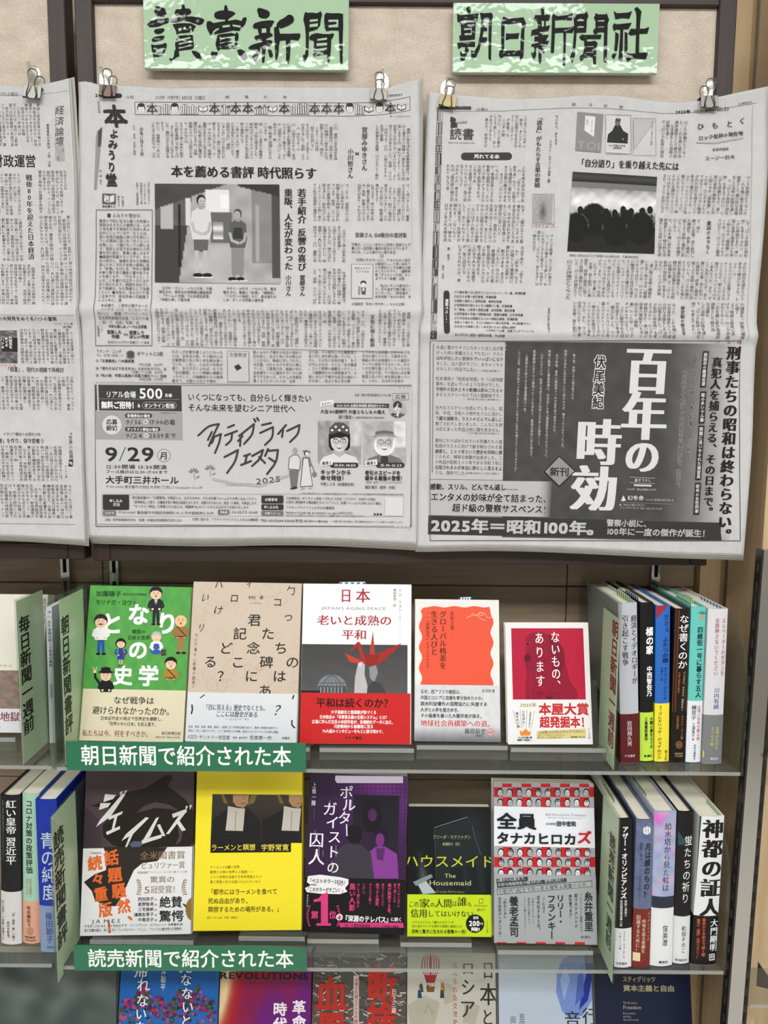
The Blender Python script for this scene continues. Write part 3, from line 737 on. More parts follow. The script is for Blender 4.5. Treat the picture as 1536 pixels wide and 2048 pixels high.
POOL_B = ('東京の下町に生まれ育った作家の宮部みゆきさんの書評には、心から本を愛する気持ちと市井の人の目がにじんでいます。たとえば、若い女性が過度に体つきを気にしている現実に迫った『ダイエット幻想』に、一緒になって心配します。庶民の文芸である俳句の入門書を手に取り、素直に楽しみます◆論理が飛躍するのですが、その日の低きに、欲望をあおる消費社会にのみこまれた女性の真実に迫る『火車』をはじめ、作中の登場人物と寄り添う筆致と響き合うものを感じます。（でもきっと、こんなことを書けば江戸っ子にはやぼと言われます。時間を忘れてしまう物語は、ただ物語として没頭したい）◆今年は、本よみうり堂二五年です。政治学者の苅部直さんとともに、連続して読書委員をお願いしている宮部さんの書評に改めて注目して紙面を作りました。')
POOL_A = ('この世にないはずの物を、まことしやかに出現させるクラフト・エヴィング商會。ないはずの物なのに、どこか懐かしくて美しく、おしゃれでくすりと笑えて、気持ちが晴れる。『ないもの、あります』は、様々なロマンあふれる物を読み出す本だ。「左うちわ」「針千本」など、比喩として慣用的に使われてきた言葉の数々である。まさに「ないもの」なのだが、老舗店員のような慇懃な説明文と、エッチング風のクラシカルな絵で具現化される。これまで人々の意識下に沈められていたものが、急に白日の下にさらされたのだ。考えてみれば「堪忍袋の緒が切れた」なんて言わず、「腹が立って我慢ならない」とそのまま言えば済むことである。なぜわざわざありもしない道具を使って暗示的に言いたくなるのか。道具入りの文章の方')
POOL_R = ('ロック評論が亡くなった。これを機に彼が音楽評論家として精力的な活躍をした当時の記憶を通して「ロック批評の現在地」を考えてみたい。ビッグな評論がまだ、遠い国の音楽の情報をいち早く知らせる「情報業」だった中、ロックそのものではなく、ロックに触発された自分を語るという手法の確立にあった。レッド・ツェッペリンの名盤のライナーノーツに、くだらないことなら、明らかに主語はツェッペリンではなく本人なのだ。また、マニア志向にならず、自ら書いた文章、自ら創刊した雑誌を、読者に確実に届くよう技術と情熱に長けていた。')
POOL_E = ('米国の経済政策は今後の世界経済を左右する。財政運営の在り方をめぐって、戦後八十年を迎えた日本経済は大きな転機にある。学者の研究によれば、金利の上昇局面では政府債務の持続可能性が問われる。インフレ圧力が高まる中、賃金と物価の好循環を実現するには、生産性の向上が欠かせない。人口減少と高齢化が進む社会で、社会保障と税の一体的な改革が求められる。国際秩序の変化は貿易の構造を変え、企業の投資行動にも影響を与えた。')

def resample(pts, n):
    """smooth curve through pixel points, n+1 samples"""
    p = np.array(pts, float); t = np.concatenate([[0], np.cumsum(np.linalg.norm(np.diff(p, axis=0), axis=1))]); t /= t[-1]
    q = np.linspace(0, 1, n + 1)
    m = np.gradient(p, t, axis=0) if len(p) > 2 else np.tile((p[1] - p[0]), (2, 1))
    out = np.zeros((n + 1, 2))
    for i, x in enumerate(q):
        j = min(np.searchsorted(t, x, side='right') - 1, len(t) - 2); h = t[j + 1] - t[j]; s = (x - t[j]) / h
        out[i] = (2*s**3-3*s**2+1) * p[j] + (s**3-2*s**2+s) * h * m[j] + (-2*s**3+3*s**2) * p[j+1] + (s**3-s**2) * h * m[j+1]
    return out

NEWS = wood('newsprint', '#bababa', '#c6c6c5', 0.8, 0, 60, 1, 0.05)
NEWS_IN = mat('#b4b1a8', 0.85)

def newspaper(label, top, bottom, left, right, dist, creases, nsheets, seed):
    """top/bottom/left/right are outline curves in pixels; creases = [(px y, amp m, sigma px)]"""
    O = at(left[-1][0], left[-1][1], dist)
    pl = Plane(O, (1, 0, 0), (0, 0, 1))
    t = empty('newspaper', label, 'newspaper', tuple(O), 'newspapers clipped to the pin boards')
    nx, ny = 90, 190
    T, B = resample(top, nx), resample(bottom, nx); Lf, Rg = resample(left, ny), resample(right, ny)
    u = np.linspace(0, 1, nx + 1)[None, :, None]; v = np.linspace(0, 1, ny + 1)[:, None, None]
    P = (1 - v) * T[None] + v * B[None] + (1 - u) * Lf[:, None] + u * Rg[:, None] - ((1-u)*(1-v)*T[0] + u*(1-v)*T[-1] + (1-u)*v*B[0] + u*v*B[-1])
    loc = pl.px(P[..., 0], P[..., 1])
    x0, x1 = loc[..., 0].min(), loc[..., 0].max(); z0, z1 = loc[..., 1].min(), loc[..., 1].max()
    cz = [(pl.px(np.array((left[0][0] + right[0][0]) / 2), np.array(float(y)))[1], a, s * 0.0006) for y, a, s in creases]
    rs = random.Random(seed); wv = [(rs.uniform(6, 22), rs.uniform(-8, 8), rs.uniform(0, 6.28), rs.uniform(.25, 1)) for _ in range(7)]
    def disp(x, z):
        d = np.zeros_like(np.asarray(x, float))
        for q, a, s in cz: 
            tt = (z - q) / s
            d = d - a * np.exp(-tt * tt) 
            d = d - 0.6 * a * np.exp(-np.abs(z - q) / (s * 5))
        for kx, kz, ph, am in wv: d = d + 0.0009 * am * np.sin(kx * x + kz * z + ph)
        d = d + 0.0006 * np.sin(z * 62 + 3 * np.sin(x * 9 + seed)) * np.clip((z - z0) / (z1 - z0), 0, 1)
        e = np.clip(1 - (x1 - x) / 0.03, 0, 1); d = d - 0.004 * e * e
        e = np.clip(1 - (x - x0) / 0.02, 0, 1); d = d + 0.002 * e * e
        e = np.clip(1 - (z1 - z) / 0.035, 0, 1); d = d - 0.002 * e * e * (1 + np.sin(x * 40))
        return d
    rnd = random.Random(seed + 5)
    for k in range(nsheets):
        L2 = loc.copy()
        if k:
            L2[..., 0] += (0.0016 * k) * (1 if k % 2 else .6) * np.linspace(1, .6, ny + 1)[:, None] * (np.linspace(-.3, 1, nx + 1)[None, :])
            L2[..., 1] -= 0.0024 * k * np.linspace(0, 1, ny + 1)[:, None] - 0.0012 * k * (1 - np.linspace(0, 1, ny + 1)[:, None]) * np.sin(np.linspace(0, 5, nx + 1)[None, :] + k) ** 2
        # zig-zag cut along the bottom edge
        nyk, nxk = (ny, nx) if k == 0 else (ny // 5, nx // 3)
        if k: L2 = L2[::5, ::3]; nyk, nxk = L2.shape[0] - 1, L2.shape[1] - 1
        y = disp(L2[..., 0], L2[..., 1]) + 0.0019 * k
        V = np.stack([L2[..., 0], y, L2[..., 1]], -1).reshape(-1, 3)
        W_ = nxk + 1; I = np.arange((nyk + 1) * W_).reshape(nyk + 1, W_)
        F = np.stack([I[:-1, :-1], I[1:, :-1], I[1:, 1:], I[:-1, 1:]], -1).reshape(-1, 4)
        # serrated strip under the last row
        V = V.tolist(); F = F.tolist(); row = I[-1].tolist()
        if k < 3:
            for i in range(nxk):
                a = V[row[i]]; b = V[row[i + 1]]; m = 4 if k == 0 else 8
                for q in range(m):
                    f0, f1 = q / m, (q + 1) / m; n = len(V)
                    V += [[a[c] + (b[c] - a[c]) * f0 for c in range(3)], [a[c] + (b[c] - a[c]) * f1 for c in range(3)], [a[c] + (b[c] - a[c]) * (f0 + f1) / 2 - (0.0011 if c == 2 else 0) for c in range(3)]]
                    F.append([n, n + 2, n + 1])
        o = mesh_obj('paper_sheet', V, F, NEWS if k < 2 else NEWS_IN, t, smooth=True)
        md = o.modifiers.new('thickness', 'SOLIDIFY'); md.thickness = 0.00008 if k < 2 else 0.0006; md.offset = -1 if k else -1
    return t, pl, disp

INKC = '#353535'; GR = '#4c4c4c'
def noise2(seed):
    r = np.random.RandomState(seed); K = [(r.uniform(3, 30), r.uniform(3, 30), r.uniform(0, 6), r.uniform(.3, 1)) for _ in range(14)]
    def f(u, v):
        s = 0 * u
        for a, b, c, d in K: s = s + d * np.sin(a * u + c) * np.sin(b * v + c * 1.7)
        return s / 4
    return f

def portrait(S, cx, cy, w, h, bg, skin, hair, shirt, hat=None, glasses=False, beard=False, long_=False, band=None):
    """small half-tone bust inside a frame"""
    S.Q([(cx - w / 2, cy - h / 2), (cx + w / 2, cy - h / 2), (cx + w / 2, cy + h / 2), (cx - w / 2, cy + h / 2)], 20, 16, lambda u, v: bg + 0.10 * noise2(int(cx))(u, v) + .16 * ((u > .72) & (v < .6)))
    g = lambda a: (a, a, a)
    S.P([(cx - w * .46, cy + h * .5), (cx - w * .38, cy + h * .36), (cx - w * .12, cy + h * .27), (cx + w * .12, cy + h * .27), (cx + w * .38, cy + h * .36), (cx + w * .46, cy + h * .5)], g(shirt))
    S.P([(cx - w * .09, cy + h * .12), (cx + w * .09, cy + h * .12), (cx + w * .11, cy + h * .3), (cx, cy + h * .36), (cx - w * .11, cy + h * .3)], g(skin * .85))
    if hat: S.P([(cx - w * .08, cy + h * .3), (cx + w * .08, cy + h * .3), (cx + w * .1, cy + h * .5), (cx - w * .1, cy + h * .5)], g(.22))
    if band: S.P([(cx - w * .25, cy - h * .2), (cx + w * .25, cy - h * .2), (cx + w * .25, cy + h * .12), (cx + w * .19, cy + h * .2), (cx - w * .19, cy + h * .2), (cx - w * .25, cy + h * .1)], g(hair))
    if beard: S.E(cx, cy + h * .05, w * .25, h * .24, g(.88), 26)
    # head: forehead wider than the chin
    S.P([(cx - w * .19, cy - h * .2), (cx - w * .205, cy - h * .02), (cx - w * .18, cy + h * .1), (cx - w * .11, cy + h * .2), (cx, cy + h * .235), (cx + w * .11, cy + h * .2), (cx + w * .18, cy + h * .1), (cx + w * .205, cy - h * .02), (cx + w * .19, cy - h * .2), (cx, cy - h * .28)], g(skin))
    S.P([(cx + w * .06, cy - h * .2), (cx + w * .2, cy - h * .1), (cx + w * .17, cy + h * .1), (cx + w * .08, cy + h * .2), (cx + w * .12, cy)], g(skin * .9))
    for q in (-1, 1):
        S.E(cx + q * w * .085, cy - h * .02, w * .034, h * .016, g(.92), 10); S.E(cx + q * w * .085, cy - h * .02, w * .016, h * .016, g(.1), 8); S.L([(cx + q * w * .045, cy - h * .07), (cx + q * w * .09, cy - h * .082), (cx + q * w * .14, cy - h * .066)], w * .014, g(hair if not beard else .5))
        S.L([(cx + q * w * .06, cy + h * .05), (cx + q * w * .1, cy + h * .09), (cx + q * w * .11, cy + h * .12)], w * .01, g(skin * .7))
        if glasses: S.L([(cx + q * w * .085 + w * .062 * math.cos(a), cy - h * .02 + h * .05 * math.sin(a)) for a in [2 * math.pi * i / 14 for i in range(15)]], w * .012, g(.18))
    if glasses: S.L([(cx - w * .03, cy - h * .02), (cx + w * .03, cy - h * .02)], w * .012, g(.18))
    S.L([(cx - w * .005, cy - h * .01), (cx - w * .02, cy + h * .05), (cx + w * .02, cy + h * .06)], w * .012, g(skin * .66))
    if beard: S.P([(cx - w * .15, cy + h * .1), (cx - w * .05, cy + h * .075), (cx + w * .05, cy + h * .075), (cx + w * .15, cy + h * .1), (cx + w * .12, cy + h * .22), (cx, cy + h * .28), (cx - w * .12, cy + h * .22)], g(.84))
    S.P([(cx - w * .085, cy + h * .105), (cx + w * .085, cy + h * .105), (cx + w * .05, cy + h * .15), (cx, cy + h * .165), (cx - w * .05, cy + h * .15)], g(.3)); S.P([(cx - w * .07, cy + h * .108), (cx + w * .07, cy + h * .108), (cx + w * .05, cy + h * .13), (cx - w * .05, cy + h * .13)], g(.95))
    if band:
        S.P([(cx - w * .24, cy - h * .06), (cx - w * .2, cy - h * .26), (cx, cy - h * .3), (cx + w * .2, cy - h * .26), (cx + w * .24, cy - h * .06), (cx + w * .15, cy - h * .13), (cx + w * .04, cy - h * .09), (cx - w * .06, cy - h * .11), (cx - w * .15, cy - h * .09)], g(hair))
        S.P([(cx - w * .24, cy - h * .17), (cx - w * .23, cy - h * .34), (cx - w * .1, cy - h * .46), (cx + w * .1, cy - h * .46), (cx + w * .23, cy - h * .34), (cx + w * .24, cy - h * .17), (cx, cy - h * .24)], g(.3)); [S.E(cx + w * (-.17 + .085 * i), cy - h * (.28 + .08 * (i % 2)), w * .032, h * .03, g(.86), 6) for i in range(5)]
    if hat:
        S.P([(cx - w * .21, cy - h * .16), (cx - w * .18, cy - h * .4), (cx - w * .06, cy - h * .49), (cx + w * .08, cy - h * .48), (cx + w * .19, cy - h * .38), (cx + w * .22, cy - h * .16)], g(.62))
        S.P([(cx - w * .215, cy - h * .26), (cx, cy - h * .3), (cx + w * .21, cy - h * .26), (cx + w * .22, cy - h * .17), (cx - w * .22, cy - h * .17)], g(.4))
        S.P([(cx - w * .33, cy - h * .12), (cx - w * .2, cy - h * .2), (cx, cy - h * .22), (cx + w * .2, cy - h * .2), (cx + w * .33, cy - h * .12), (cx + w * .1, cy - h * .155), (cx - w * .1, cy - h * .155)], g(.55))

# --------------------------------------------------------------- middle newspaper
t, pl, disp = newspaper('complete grey newspaper sheet with a street photo of two standing people, middle of the board',
    [(156, 164), (178, 165), (186, 171), (215, 172), (300, 176), (440, 178), (600, 177), (700, 177), (748, 178), (775, 178), (790, 172), (838, 160)],
    [(177, 1073), (400, 1079), (600, 1077), (832, 1086)], [(156, 164), (159, 500), (163, 700), (171, 960), (177, 1073)], [(838, 160), (838, 400), (842, 600), (837, 690), (834, 900), (832, 1086)], 0.852,
    [(623, 0.0042, 15)], 5, 3)
S = Ink(pl, disp, cell=0.005, subg=True, rot=-0.004)
S.H('21', 190, 203, 191, 8, INKC, b=.03); S.pill(204, 188, 245, 197, INKC); S.H('12版', 252, 269, 195, 6, GR)
S.H('2025年（令和7年）8月31日（日曜日）', 311, 416, 196, 8, INKC)
for c, x in zip('讀賣新聞', (455, 494, 532, 570)): S.H(c, x - 7, x + 7, 196, 6, '#777777')
S.H('第三種郵便物認可', 770, 806, 193, 5, GR, slope=-.1)
# picture frieze
S.L([(270, 205), (400, 206), (560, 206), (700, 207), (760, 205), (820, 194)], 1.0, INKC); S.L([(271, 230), (400, 231), (560, 232), (700, 233), (762, 230), (820, 221)], 1.0, INKC)
S.L([(270, 205), (271, 230)], 1, INKC); S.L([(820, 194), (820, 221)], 1, INKC)
rr = random.Random(4); x = 274
def fy(x): return 218 if x < 720 else 218 - (x - 720) ** 2 / 10000 * 8
while x < 812:
    k = rr.choice('BHSNPB'); y = fy(x)
    if k == 'B':
        for j in range(rr.randint(3, 5)):
            h = rr.uniform(14, 22); S.P([(x, y + 12 - h), (x + 4, y + 12 - h), (x + 4, y + 12), (x, y + 12)], INKC if rr.random() < .35 else '#6a6a6a'); S.P([(x + .9, y + 13 - h), (x + 3.1, y + 13 - h), (x + 3.1, y + 11), (x + .9, y + 11)], '#d4d4d4'); x += 4.6
    elif k == 'H':
        S.E(x + 9, y - 1, 8, 9, INKC); S.E(x + 9, y + 1, 6.6, 7.5, '#d6d6d6'); S.E(x + 9, y - 7, 7, 4, INKC); S.L([(x + 6, y + 1), (x + 7.5, y + 1)], 1.2, INKC); S.L([(x + 11, y + 1), (x + 12.5, y + 1)], 1.2, INKC); S.L([(x + 7, y + 5), (x + 11, y + 5)], .8, INKC); x += 20
    elif k == 'S': S.H('本', x, x + 22, y, 21, INKC, b=.02); S.H('本', x + .5, x + 21.5, y, 20, '#d2d2d2', b=-.0); x += 24
    elif k == 'N':
        for j in range(4): S.P([(x + j % 2, y - 9 + 5 * j), (x + 14 + j % 2, y - 9 + 5 * j), (x + 14 + j % 2, y - 5.5 + 5 * j), (x + j % 2, y - 5.5 + 5 * j)], INKC if j % 2 else '#8a8a8a')
        x += 18
    else:
        S.P([(x, y + 4), (x + 9, y + 8), (x + 18, y + 4), (x + 18, y - 6), (x + 9, y - 2), (x, y - 6)], '#5a5a5a'); S.P([(x + 1.3, y + 3), (x + 8.5, y + 6), (x + 8.5, y - 1), (x + 1.3, y - 4)], '#d6d6d6'); S.P([(x + 9.6, y + 6), (x + 16.7, y + 3), (x + 16.7, y - 4), (x + 9.6, y - 1)], '#d6d6d6'); x += 21
S.H('絵・ソンタクシンスキ', 780, 820, 233, 4, GR)
# masthead in brush lettering
for c, x, y, w, h in (('本', 231, 233, 50, 46), ('よ', 228, 268, 20, 20), ('み', 226, 289, 22, 19), ('う', 224, 311, 17, 22), ('り', 224, 335, 17, 22), ('堂', 224, 361, 24, 28)):
    need(c, .03, 3); k0 = len(S.V_); q = S.loc(x, y); k = S.sc(x, y); S._put(c, q[0], q[1], w * k, h * k, lin('#303030'), .03, 3, 0, False, -.1); wobble(S, k0, 0.0003, x); S.k += 1
S.P([(195, 203), (199, 203), (201, 226), (197, 226)], '#8f8f8f'); S.P([(195, 262), (201, 262), (201, 290), (194, 380), (189, 380), (192, 275)], '#8d8d8d'); S.P([(197, 262), (205, 254), (202, 292), (196, 295)], '#4a4a4a')
S.V('俳・緑　敬山', 202, 340, 370, 5, GR)
S.P([(206, 388), (233, 389), (233, 410), (206, 409)], '#5a5a5a'); S.P([(210, 391), (219, 394), (219, 407), (210, 404)], '#d2d2d2'); S.P([(221, 394), (230, 391), (230, 404), (221, 407)], '#d2d2d2'); S.L([(213, 396), (216, 400), (213, 403)], 1, GR)
S.H('本を読もう', 206, 233, 414, 5, INKC, b=.02); S.V('本の価格は', 247, 393, 415, 5, GR); S.V('税込みです', 239, 393, 415, 5, GR)
S.V('今年の宮部みゆきさん', 299, 366, 410, 4.6, GR); S.V('(右)と小川哲さん（東', 291, 366, 410, 4.6, GR); S.V('京都台東区の川上邸', 284, 366, 410, 4.6, GR); S.V('料理で）＝金居達朗撮影', 276, 366, 412, 4.6, GR)
S.V('印象に残る３冊', 284, 255, 313, 7, INKC); S.V('小川　今月、今回の書評', 269, 250, 312, 5, GR)
i0 = S.body(294, 246, 685, 319, 40, 12, POOL_Y)
S.V('宮部みゆきさん', 729, 254, 342, 12, INKC, b=.0, serif=.02, res=2); S.H('×', 708, 720, 307, 14, INKC); S.V('小川哲さん', 701, 297, 358, 12, INKC, serif=.02, res=2)
i0 = S.body(748, 250, 822, 361, 8, 17, POOL_Y, start=i0)
S.H('本を薦める書評 時代照らす', 343, 634, 344, 23, '#262626', serif=.035, res=3)
S.V('若手紹介 反響の喜び', 604, 378, 543, 17, '#262626', serif=.03, res=3); S.V('宮部さん', 605, 550, 593, 11, INKC, b=.012); S.V('重版、人生が変わった', 577, 378, 541, 17, '#262626', serif=.03, res=3); S.V('小川さん', 577, 550, 593, 11, INKC, b=.012)
i0 = S.body(624, 368, 700, 443, 8, 12, POOL_Y, start=i0); i0 = S.body(712, 368, 822, 443, 12, 12, POOL_Y, start=i0)
i0 = S.body(624, 452, 694, 525, 7, 12, POOL_Y, start=i0); i0 = S.body(624, 537, 694, 610, 7, 12, POOL_Y, start=i0)
S.H('宮部さん 154冊分の書評集', 710, 814, 470, 9.5, INKC, serif=.02, res=2)
S.lines(703, 821, 489, 7.6, 3, 20, '今春は、二〇二〇年から二四年に宮部さんが書いた一五四冊の書評が収められています。中には、こんな意外な一冊や名言があります。', 6.4, last=.75)
S.H('◇', 759, 768, 512, 8, GR); S.lines(708, 821, 520, 7.6, 1, 19, '「切実にやせたいのに、やせられない自分は', 6.4)
S.lines(750, 821, 528, 7.4, 5, 12, 'は駄目だ——と思い詰めている貴女にこそ本書をお勧めしたいのです」（磯野真穂『ダイエット幻想』ちくまプリマー新書）', 6.2, last=.9); S.lines(750, 822, 572, 7.4, 4, 12, '　「私はいちいち膝を打って、打ち過ぎて膝が痛いくらいだった」（岸本葉子、岸本尚毅「ＮＨＫ俳句　あるある！お悩', 6.2); S.H('み相談室「名句の学び方」』ＮＨＫ出版）', 703, 814, 609, 6.4, GR)
S.box(703, 529, 746, 598, .8, '#777777'); S.R(704, 530, 745, 597, '#c4c4c4'); S.H('宮部みゆきの', 709, 741, 537, 5, INKC); S.H('おすすめ本', 712, 738, 544, 5.5, INKC); S.E(727, 567, 6, 5, INKC); S.E(727, 570, 4.5, 4, '#d0d0d0'); S.P([(722, 576), (732, 576), (731, 592), (724, 592)], '#4c4c4c'); S.R(716, 574, 721, 592, '#8a8a8a'); S.P([(725, 577), (729, 577), (729, 583), (725, 583)], '#d0d0d0')
# street photograph
def street(u, v):
    n = noise2(8)(u, v); b = 0.62 + 0.08 * n
    b = np.where(v > .62, .66 + .1 * n - .1 * np.abs(u - .5), b)
    lw = (u < .30 - .12 * np.clip(v - .1, 0, 1)); b = np.where(lw & (v > .02), .36 + .05 * n, b)
    b = np.where(lw & (v > .42), .24, b); b = np.where((u > .04) & (u < .15) & (v > .14) & (v < .46), .68, b)
    b = np.where((u > .18) & (u < .205) & (v > .2) & (v < .85), .12, b)
    b = np.where((u > .245) & (u < .285) & (v > .15) & (v < .42), .8, b)
    b = np.where(v + .45 * u < .26, .26 + .03 * n, b)
    b = np.where((u > .77) & (v < .8), .5 + .05 * n, b); b = np.where((u > .93) & (v < .95), .28, b); b = np.where((u > .80) & (u < .84) & (v > .2) & (v < .78), .62, b)
    b = np.where((v < .3 * (u - .60)) & (u > .66), .2, b); b = np.where((u > .4) & (u < .6) & (v < .28) & (v > .05), .85, b)
    b = np.where((u > .44) & (u < .62) & (v > .28) & (v < .6), .38, b); b = np.where((u > .47) & (u < .55) & (v > .38) & (v < .56), .7 + .15 * np.sin(60 * v), b)
    b = np.where((u > .52) & (u < .60) & (v > .10) & (v < .24), .9, b)
    return b
S.Q([(311, 369), (559, 370), (561, 568), (312, 566)], 100, 80, street)
gy = lambda a: (a, a, a)
def figure(S, cx, y0, h, skin, hair, top, low, shoe, shorts=False, face=1):
    u = h / 100.0
    S.P([(cx - 9*u, y0 + 50*u), (cx + 9*u, y0 + 50*u), (cx + 8*u, y0 + (66 if shorts else 90)*u), (cx + 1*u, y0 + (68 if shorts else 90)*u), (cx - 8*u, y0 + (66 if shorts else 90)*u)], gy(low))
    for q in (-1, 1):
        S.P([(cx + q*5*u - 2.5*u, y0 + 66*u), (cx + q*5*u + 2.5*u, y0 + 66*u), (cx + q*4.6*u + 2*u, y0 + 94*u), (cx + q*4.6*u - 2*u, y0 + 94*u)], gy(skin if shorts else low))
        S.E(cx + q*5.5*u + face*2*u, y0 + 95.5*u, 6*u, 2.6*u, gy(shoe), 10); S.L([(cx + q*5.5*u - 3*u, y0 + 98*u), (cx + q*5.5*u + 8*u, y0 + 98*u)], 1.1*u, gy(.9))
    S.P([(cx - 4*u, y0 + 15*u), (cx + 4*u, y0 + 15*u), (cx + 11*u, y0 + 20*u), (cx + 13*u, y0 + 40*u), (cx + 10*u, y0 + 53*u), (cx - 10*u, y0 + 53*u), (cx - 13*u, y0 + 38*u), (cx - 11*u, y0 + 20*u)], gy(top))
    S.L([(cx - 11*u, y0 + 32*u), (cx - 8*u, y0 + 43*u), (cx + 2*u, y0 + 47*u)], 4*u, gy(skin)); S.L([(cx + 11*u, y0 + 32*u), (cx + 9*u, y0 + 43*u), (cx + 3*u, y0 + 47*u)], 4*u, gy(skin * .95))
    S.P([(cx - 2.5*u, y0 + 11*u), (cx + 2.5*u, y0 + 11*u), (cx + 3*u, y0 + 17*u), (cx - 3*u, y0 + 17*u)], gy(skin * .85))
    S.E(cx, y0 + 6*u, 5.6*u, 6.6*u, gy(hair), 14); S.E(cx + face*1*u, y0 + 8*u, 4.5*u, 5.4*u, gy(skin), 14)
    S.E(cx + face*2.8*u, y0 + 7.5*u, .7*u, .6*u, gy(.15), 6); S.E(cx - face*.8*u, y0 + 7.5*u, .7*u, .6*u, gy(.15), 6); S.L([(cx - .5*u, y0 + 11*u), (cx + 3*u*face, y0 + 11*u)], .7*u, gy(.35))
figure(S, 403, 391, 168, .70, .16, .80, .36, .1, True, 1); figure(S, 476, 419, 146, .66, .3, .34, .52, .1, False, -1)
S.P([(468, 456), (484, 456), (486, 478), (466, 478)], gy(.2))
S.lines(320, 425, 577, 7.8, 4, 17, '　おがわ・さとし　一九八六年、千葉県生まれ。東京大大学院博士課程退学。『ゲームの王国』で山本周五郎賞、『地図と拳』で直木賞を受賞。二二〜二五年に本紙読書委員を務めた。', 6.2, b=.004, last=.6); S.lines(447, 553, 577, 7.8, 4, 17, '　みやべ・みゆき　一九六〇年、東京都生まれ。著書に『火車』『模倣犯』『ソロモンの偽証』など。直木賞をはじめ、多くの文学賞の選考委員も務める。', 6.2, b=.004, last=.8)
# left box
S.box(194, 421, 306, 692, 1.1, '#555555'); S.H('■ よみうり堂から', 216, 283, 432, 8.5, INKC)
S.lines(200, 301, 443, 7.95, 21, 15, POOL_B, 6.6, '#3c3c3c', last=.5); S.lines(201, 301, 613, 8.2, 5, 15, '　★投書や、ご意見は電子メール、ファクス（〇三・三二七〇・六四八二）、郵便（〒一〇〇・八〇五五読売新聞文化部「よみうり堂」係）で、名前、年齢、住所、電話番号を明記してください。', 6.4, last=.8)
S.H('今年も楽しみ ノーベル文学賞', 220, 296, 654, 6.4, INKC, b=.02); S.V('どっち？', 207, 650, 666, 5, GR); S.V('投稿募集', 200, 652, 674, 5, GR); S.H('受賞した', 217, 246, 665, 7.4, INKC, b=.025); S.H('作家', 226, 242, 674, 7.4, INKC, b=.025); S.H('vs', 250, 259, 669, 7, INKC, b=.02); S.H('受賞して', 261, 291, 666, 7.4, INKC, b=.025); S.H('ほしい作家', 261, 301, 674, 7.4, INKC, b=.025); S.H('採用分には千円の図書カード進呈', 218, 301, 685, 5, GR)
# under the fold
i0 = S.body(310, 621, 735, 694, 44, 12, POOL_Y, start=i0); S.V('文化に割く紙面', 745, 631, 694, 8.6, INKC, serif=.02, res=2); i0 = S.body(755, 621, 822, 694, 7, 12, POOL_Y, start=i0)
S.L([(324, 693), (500, 697), (700, 702), (806, 705)], .8, GR)
S.H('ラランド・ニシダ', 195, 246, 703, 6.8, INKC); S.H('さん（お笑い芸人）の', 195, 249, 711, 6, GR)
for k in range(3): S.P([(255, 705 + 4 * k), (263, 702 + 4 * k), (272, 705 + 4 * k), (264, 708 + 4 * k)], '#4a4a4a'); S.L([(255, 707 + 4 * k), (264, 710 + 4 * k), (272, 707 + 4 * k)], 1, '#4a4a4a')
S.H('ポケットに3冊', 276, 328, 708, 9, INKC)
for y, a, b_ in ((722, '①『文章教室』八木義徳著', '（中公文庫、1320円）'), (737, '②『君たちはどう生きるか』スタジオジブリ、文', '（文春ジブリ文庫、1430円）'), (751, '③『私小説　作家は真実の言葉で嘘をつく』金原', '（河出文庫、1100円）')):
    S.H(a, 194, 194 + 6.4 * len(a), y, 6, INKC, b=.012); S.H(b_, 331 - 4.6 * len(b_), 331, y + 7.5, 5.6, GR)
pb = 'わたしが文章を書くようになったのは、五年ほど前。その時分には文章教室と名の付く本を読み漁っていた。しかし、①は多少毛色が違う。あとがきによれば、もとは「名文鑑賞」という表題の連載だったらしく、川端康成から小林秀雄まで、小説のみならず様々な名文の味わい方を説く。目より先に手が肥えることはない。映画に対してわたしは正直、分からなさを多分に感じていた。三度見たが、映画の中の出来事を一つの道念やテーマに統合できなかった。'
for xa, xb, st in ((345, 446, 0), (506, 604, 110), (617, 714, 20), (724, 820, 150)): S.lines(xa, xb, 704, 8.2, 8, 15, pb, 6.4, start=st, last=.9)
S.box(455, 703, 498, 764, .8, '#777777'); S.R(456, 704, 497, 763, '#bdbdbd'); S.H('文章教室', 459, 494, 710, 8.6, INKC); S.P([(468, 733), (477, 728), (484, 736), (474, 742)], INKC)
S.L([(195, 766), (330, 767), (560, 770), (700, 773), (820, 776)], 1.2, '#4a4a4a')
# advertisement
S.R(193, 771, 822, 1052, '#b6b6b6', grad='#c6c6c6'); S.box(193, 771, 822, 1052, 1.4, '#5a5a5a')
S.R(193, 771, 364, 822, '#3a3a3a'); S.H('リアル会場', 214, 274, 789, 13, '#dedede', b=.014); S.H('500', 280, 328, 786, 26, '#e4e4e4', b=.012, res=3); S.H('名様', 331, 345, 791, 7, '#dedede', b=.02)
S.L([(198, 798), (360, 799)], .8, '#888888'); S.H('無料ご招待！', 205, 277, 810, 14, '#e6e6e6', b=.03, res=2); S.H('&', 277, 283, 811, 9, '#dedede', b=.02); S.pill(286, 804, 354, 818, '#9a9a9a'); S.pill(287, 805, 353, 817, '#3a3a3a'); S.H('オンライン配信', 290, 350, 811, 9, '#dedede', b=.02)
S.R(194, 823, 366, 880, '#9a9a9a'); S.E(226, 850, 19, 19, '#c9c9c9', 28); S.H('応募', 215, 237, 844, 11, INKC, b=.02); S.H('締切', 215, 237, 856, 11, INKC, b=.02)
S.pill(252, 827, 306, 836, '#3a3a3a'); S.H('会場参加の場合', 256, 302, 831.5, 6.4, '#dcdcdc', b=.02); S.H('9/16', 253, 286, 844, 12, '#2e2e2e'); S.E(293, 844, 4.6, 4.6, '#c9c9c9'); S.H('火', 290, 296, 844, 6, INKC); S.H('17:00必着', 299, 352, 844, 11, '#2e2e2e', b=.008)
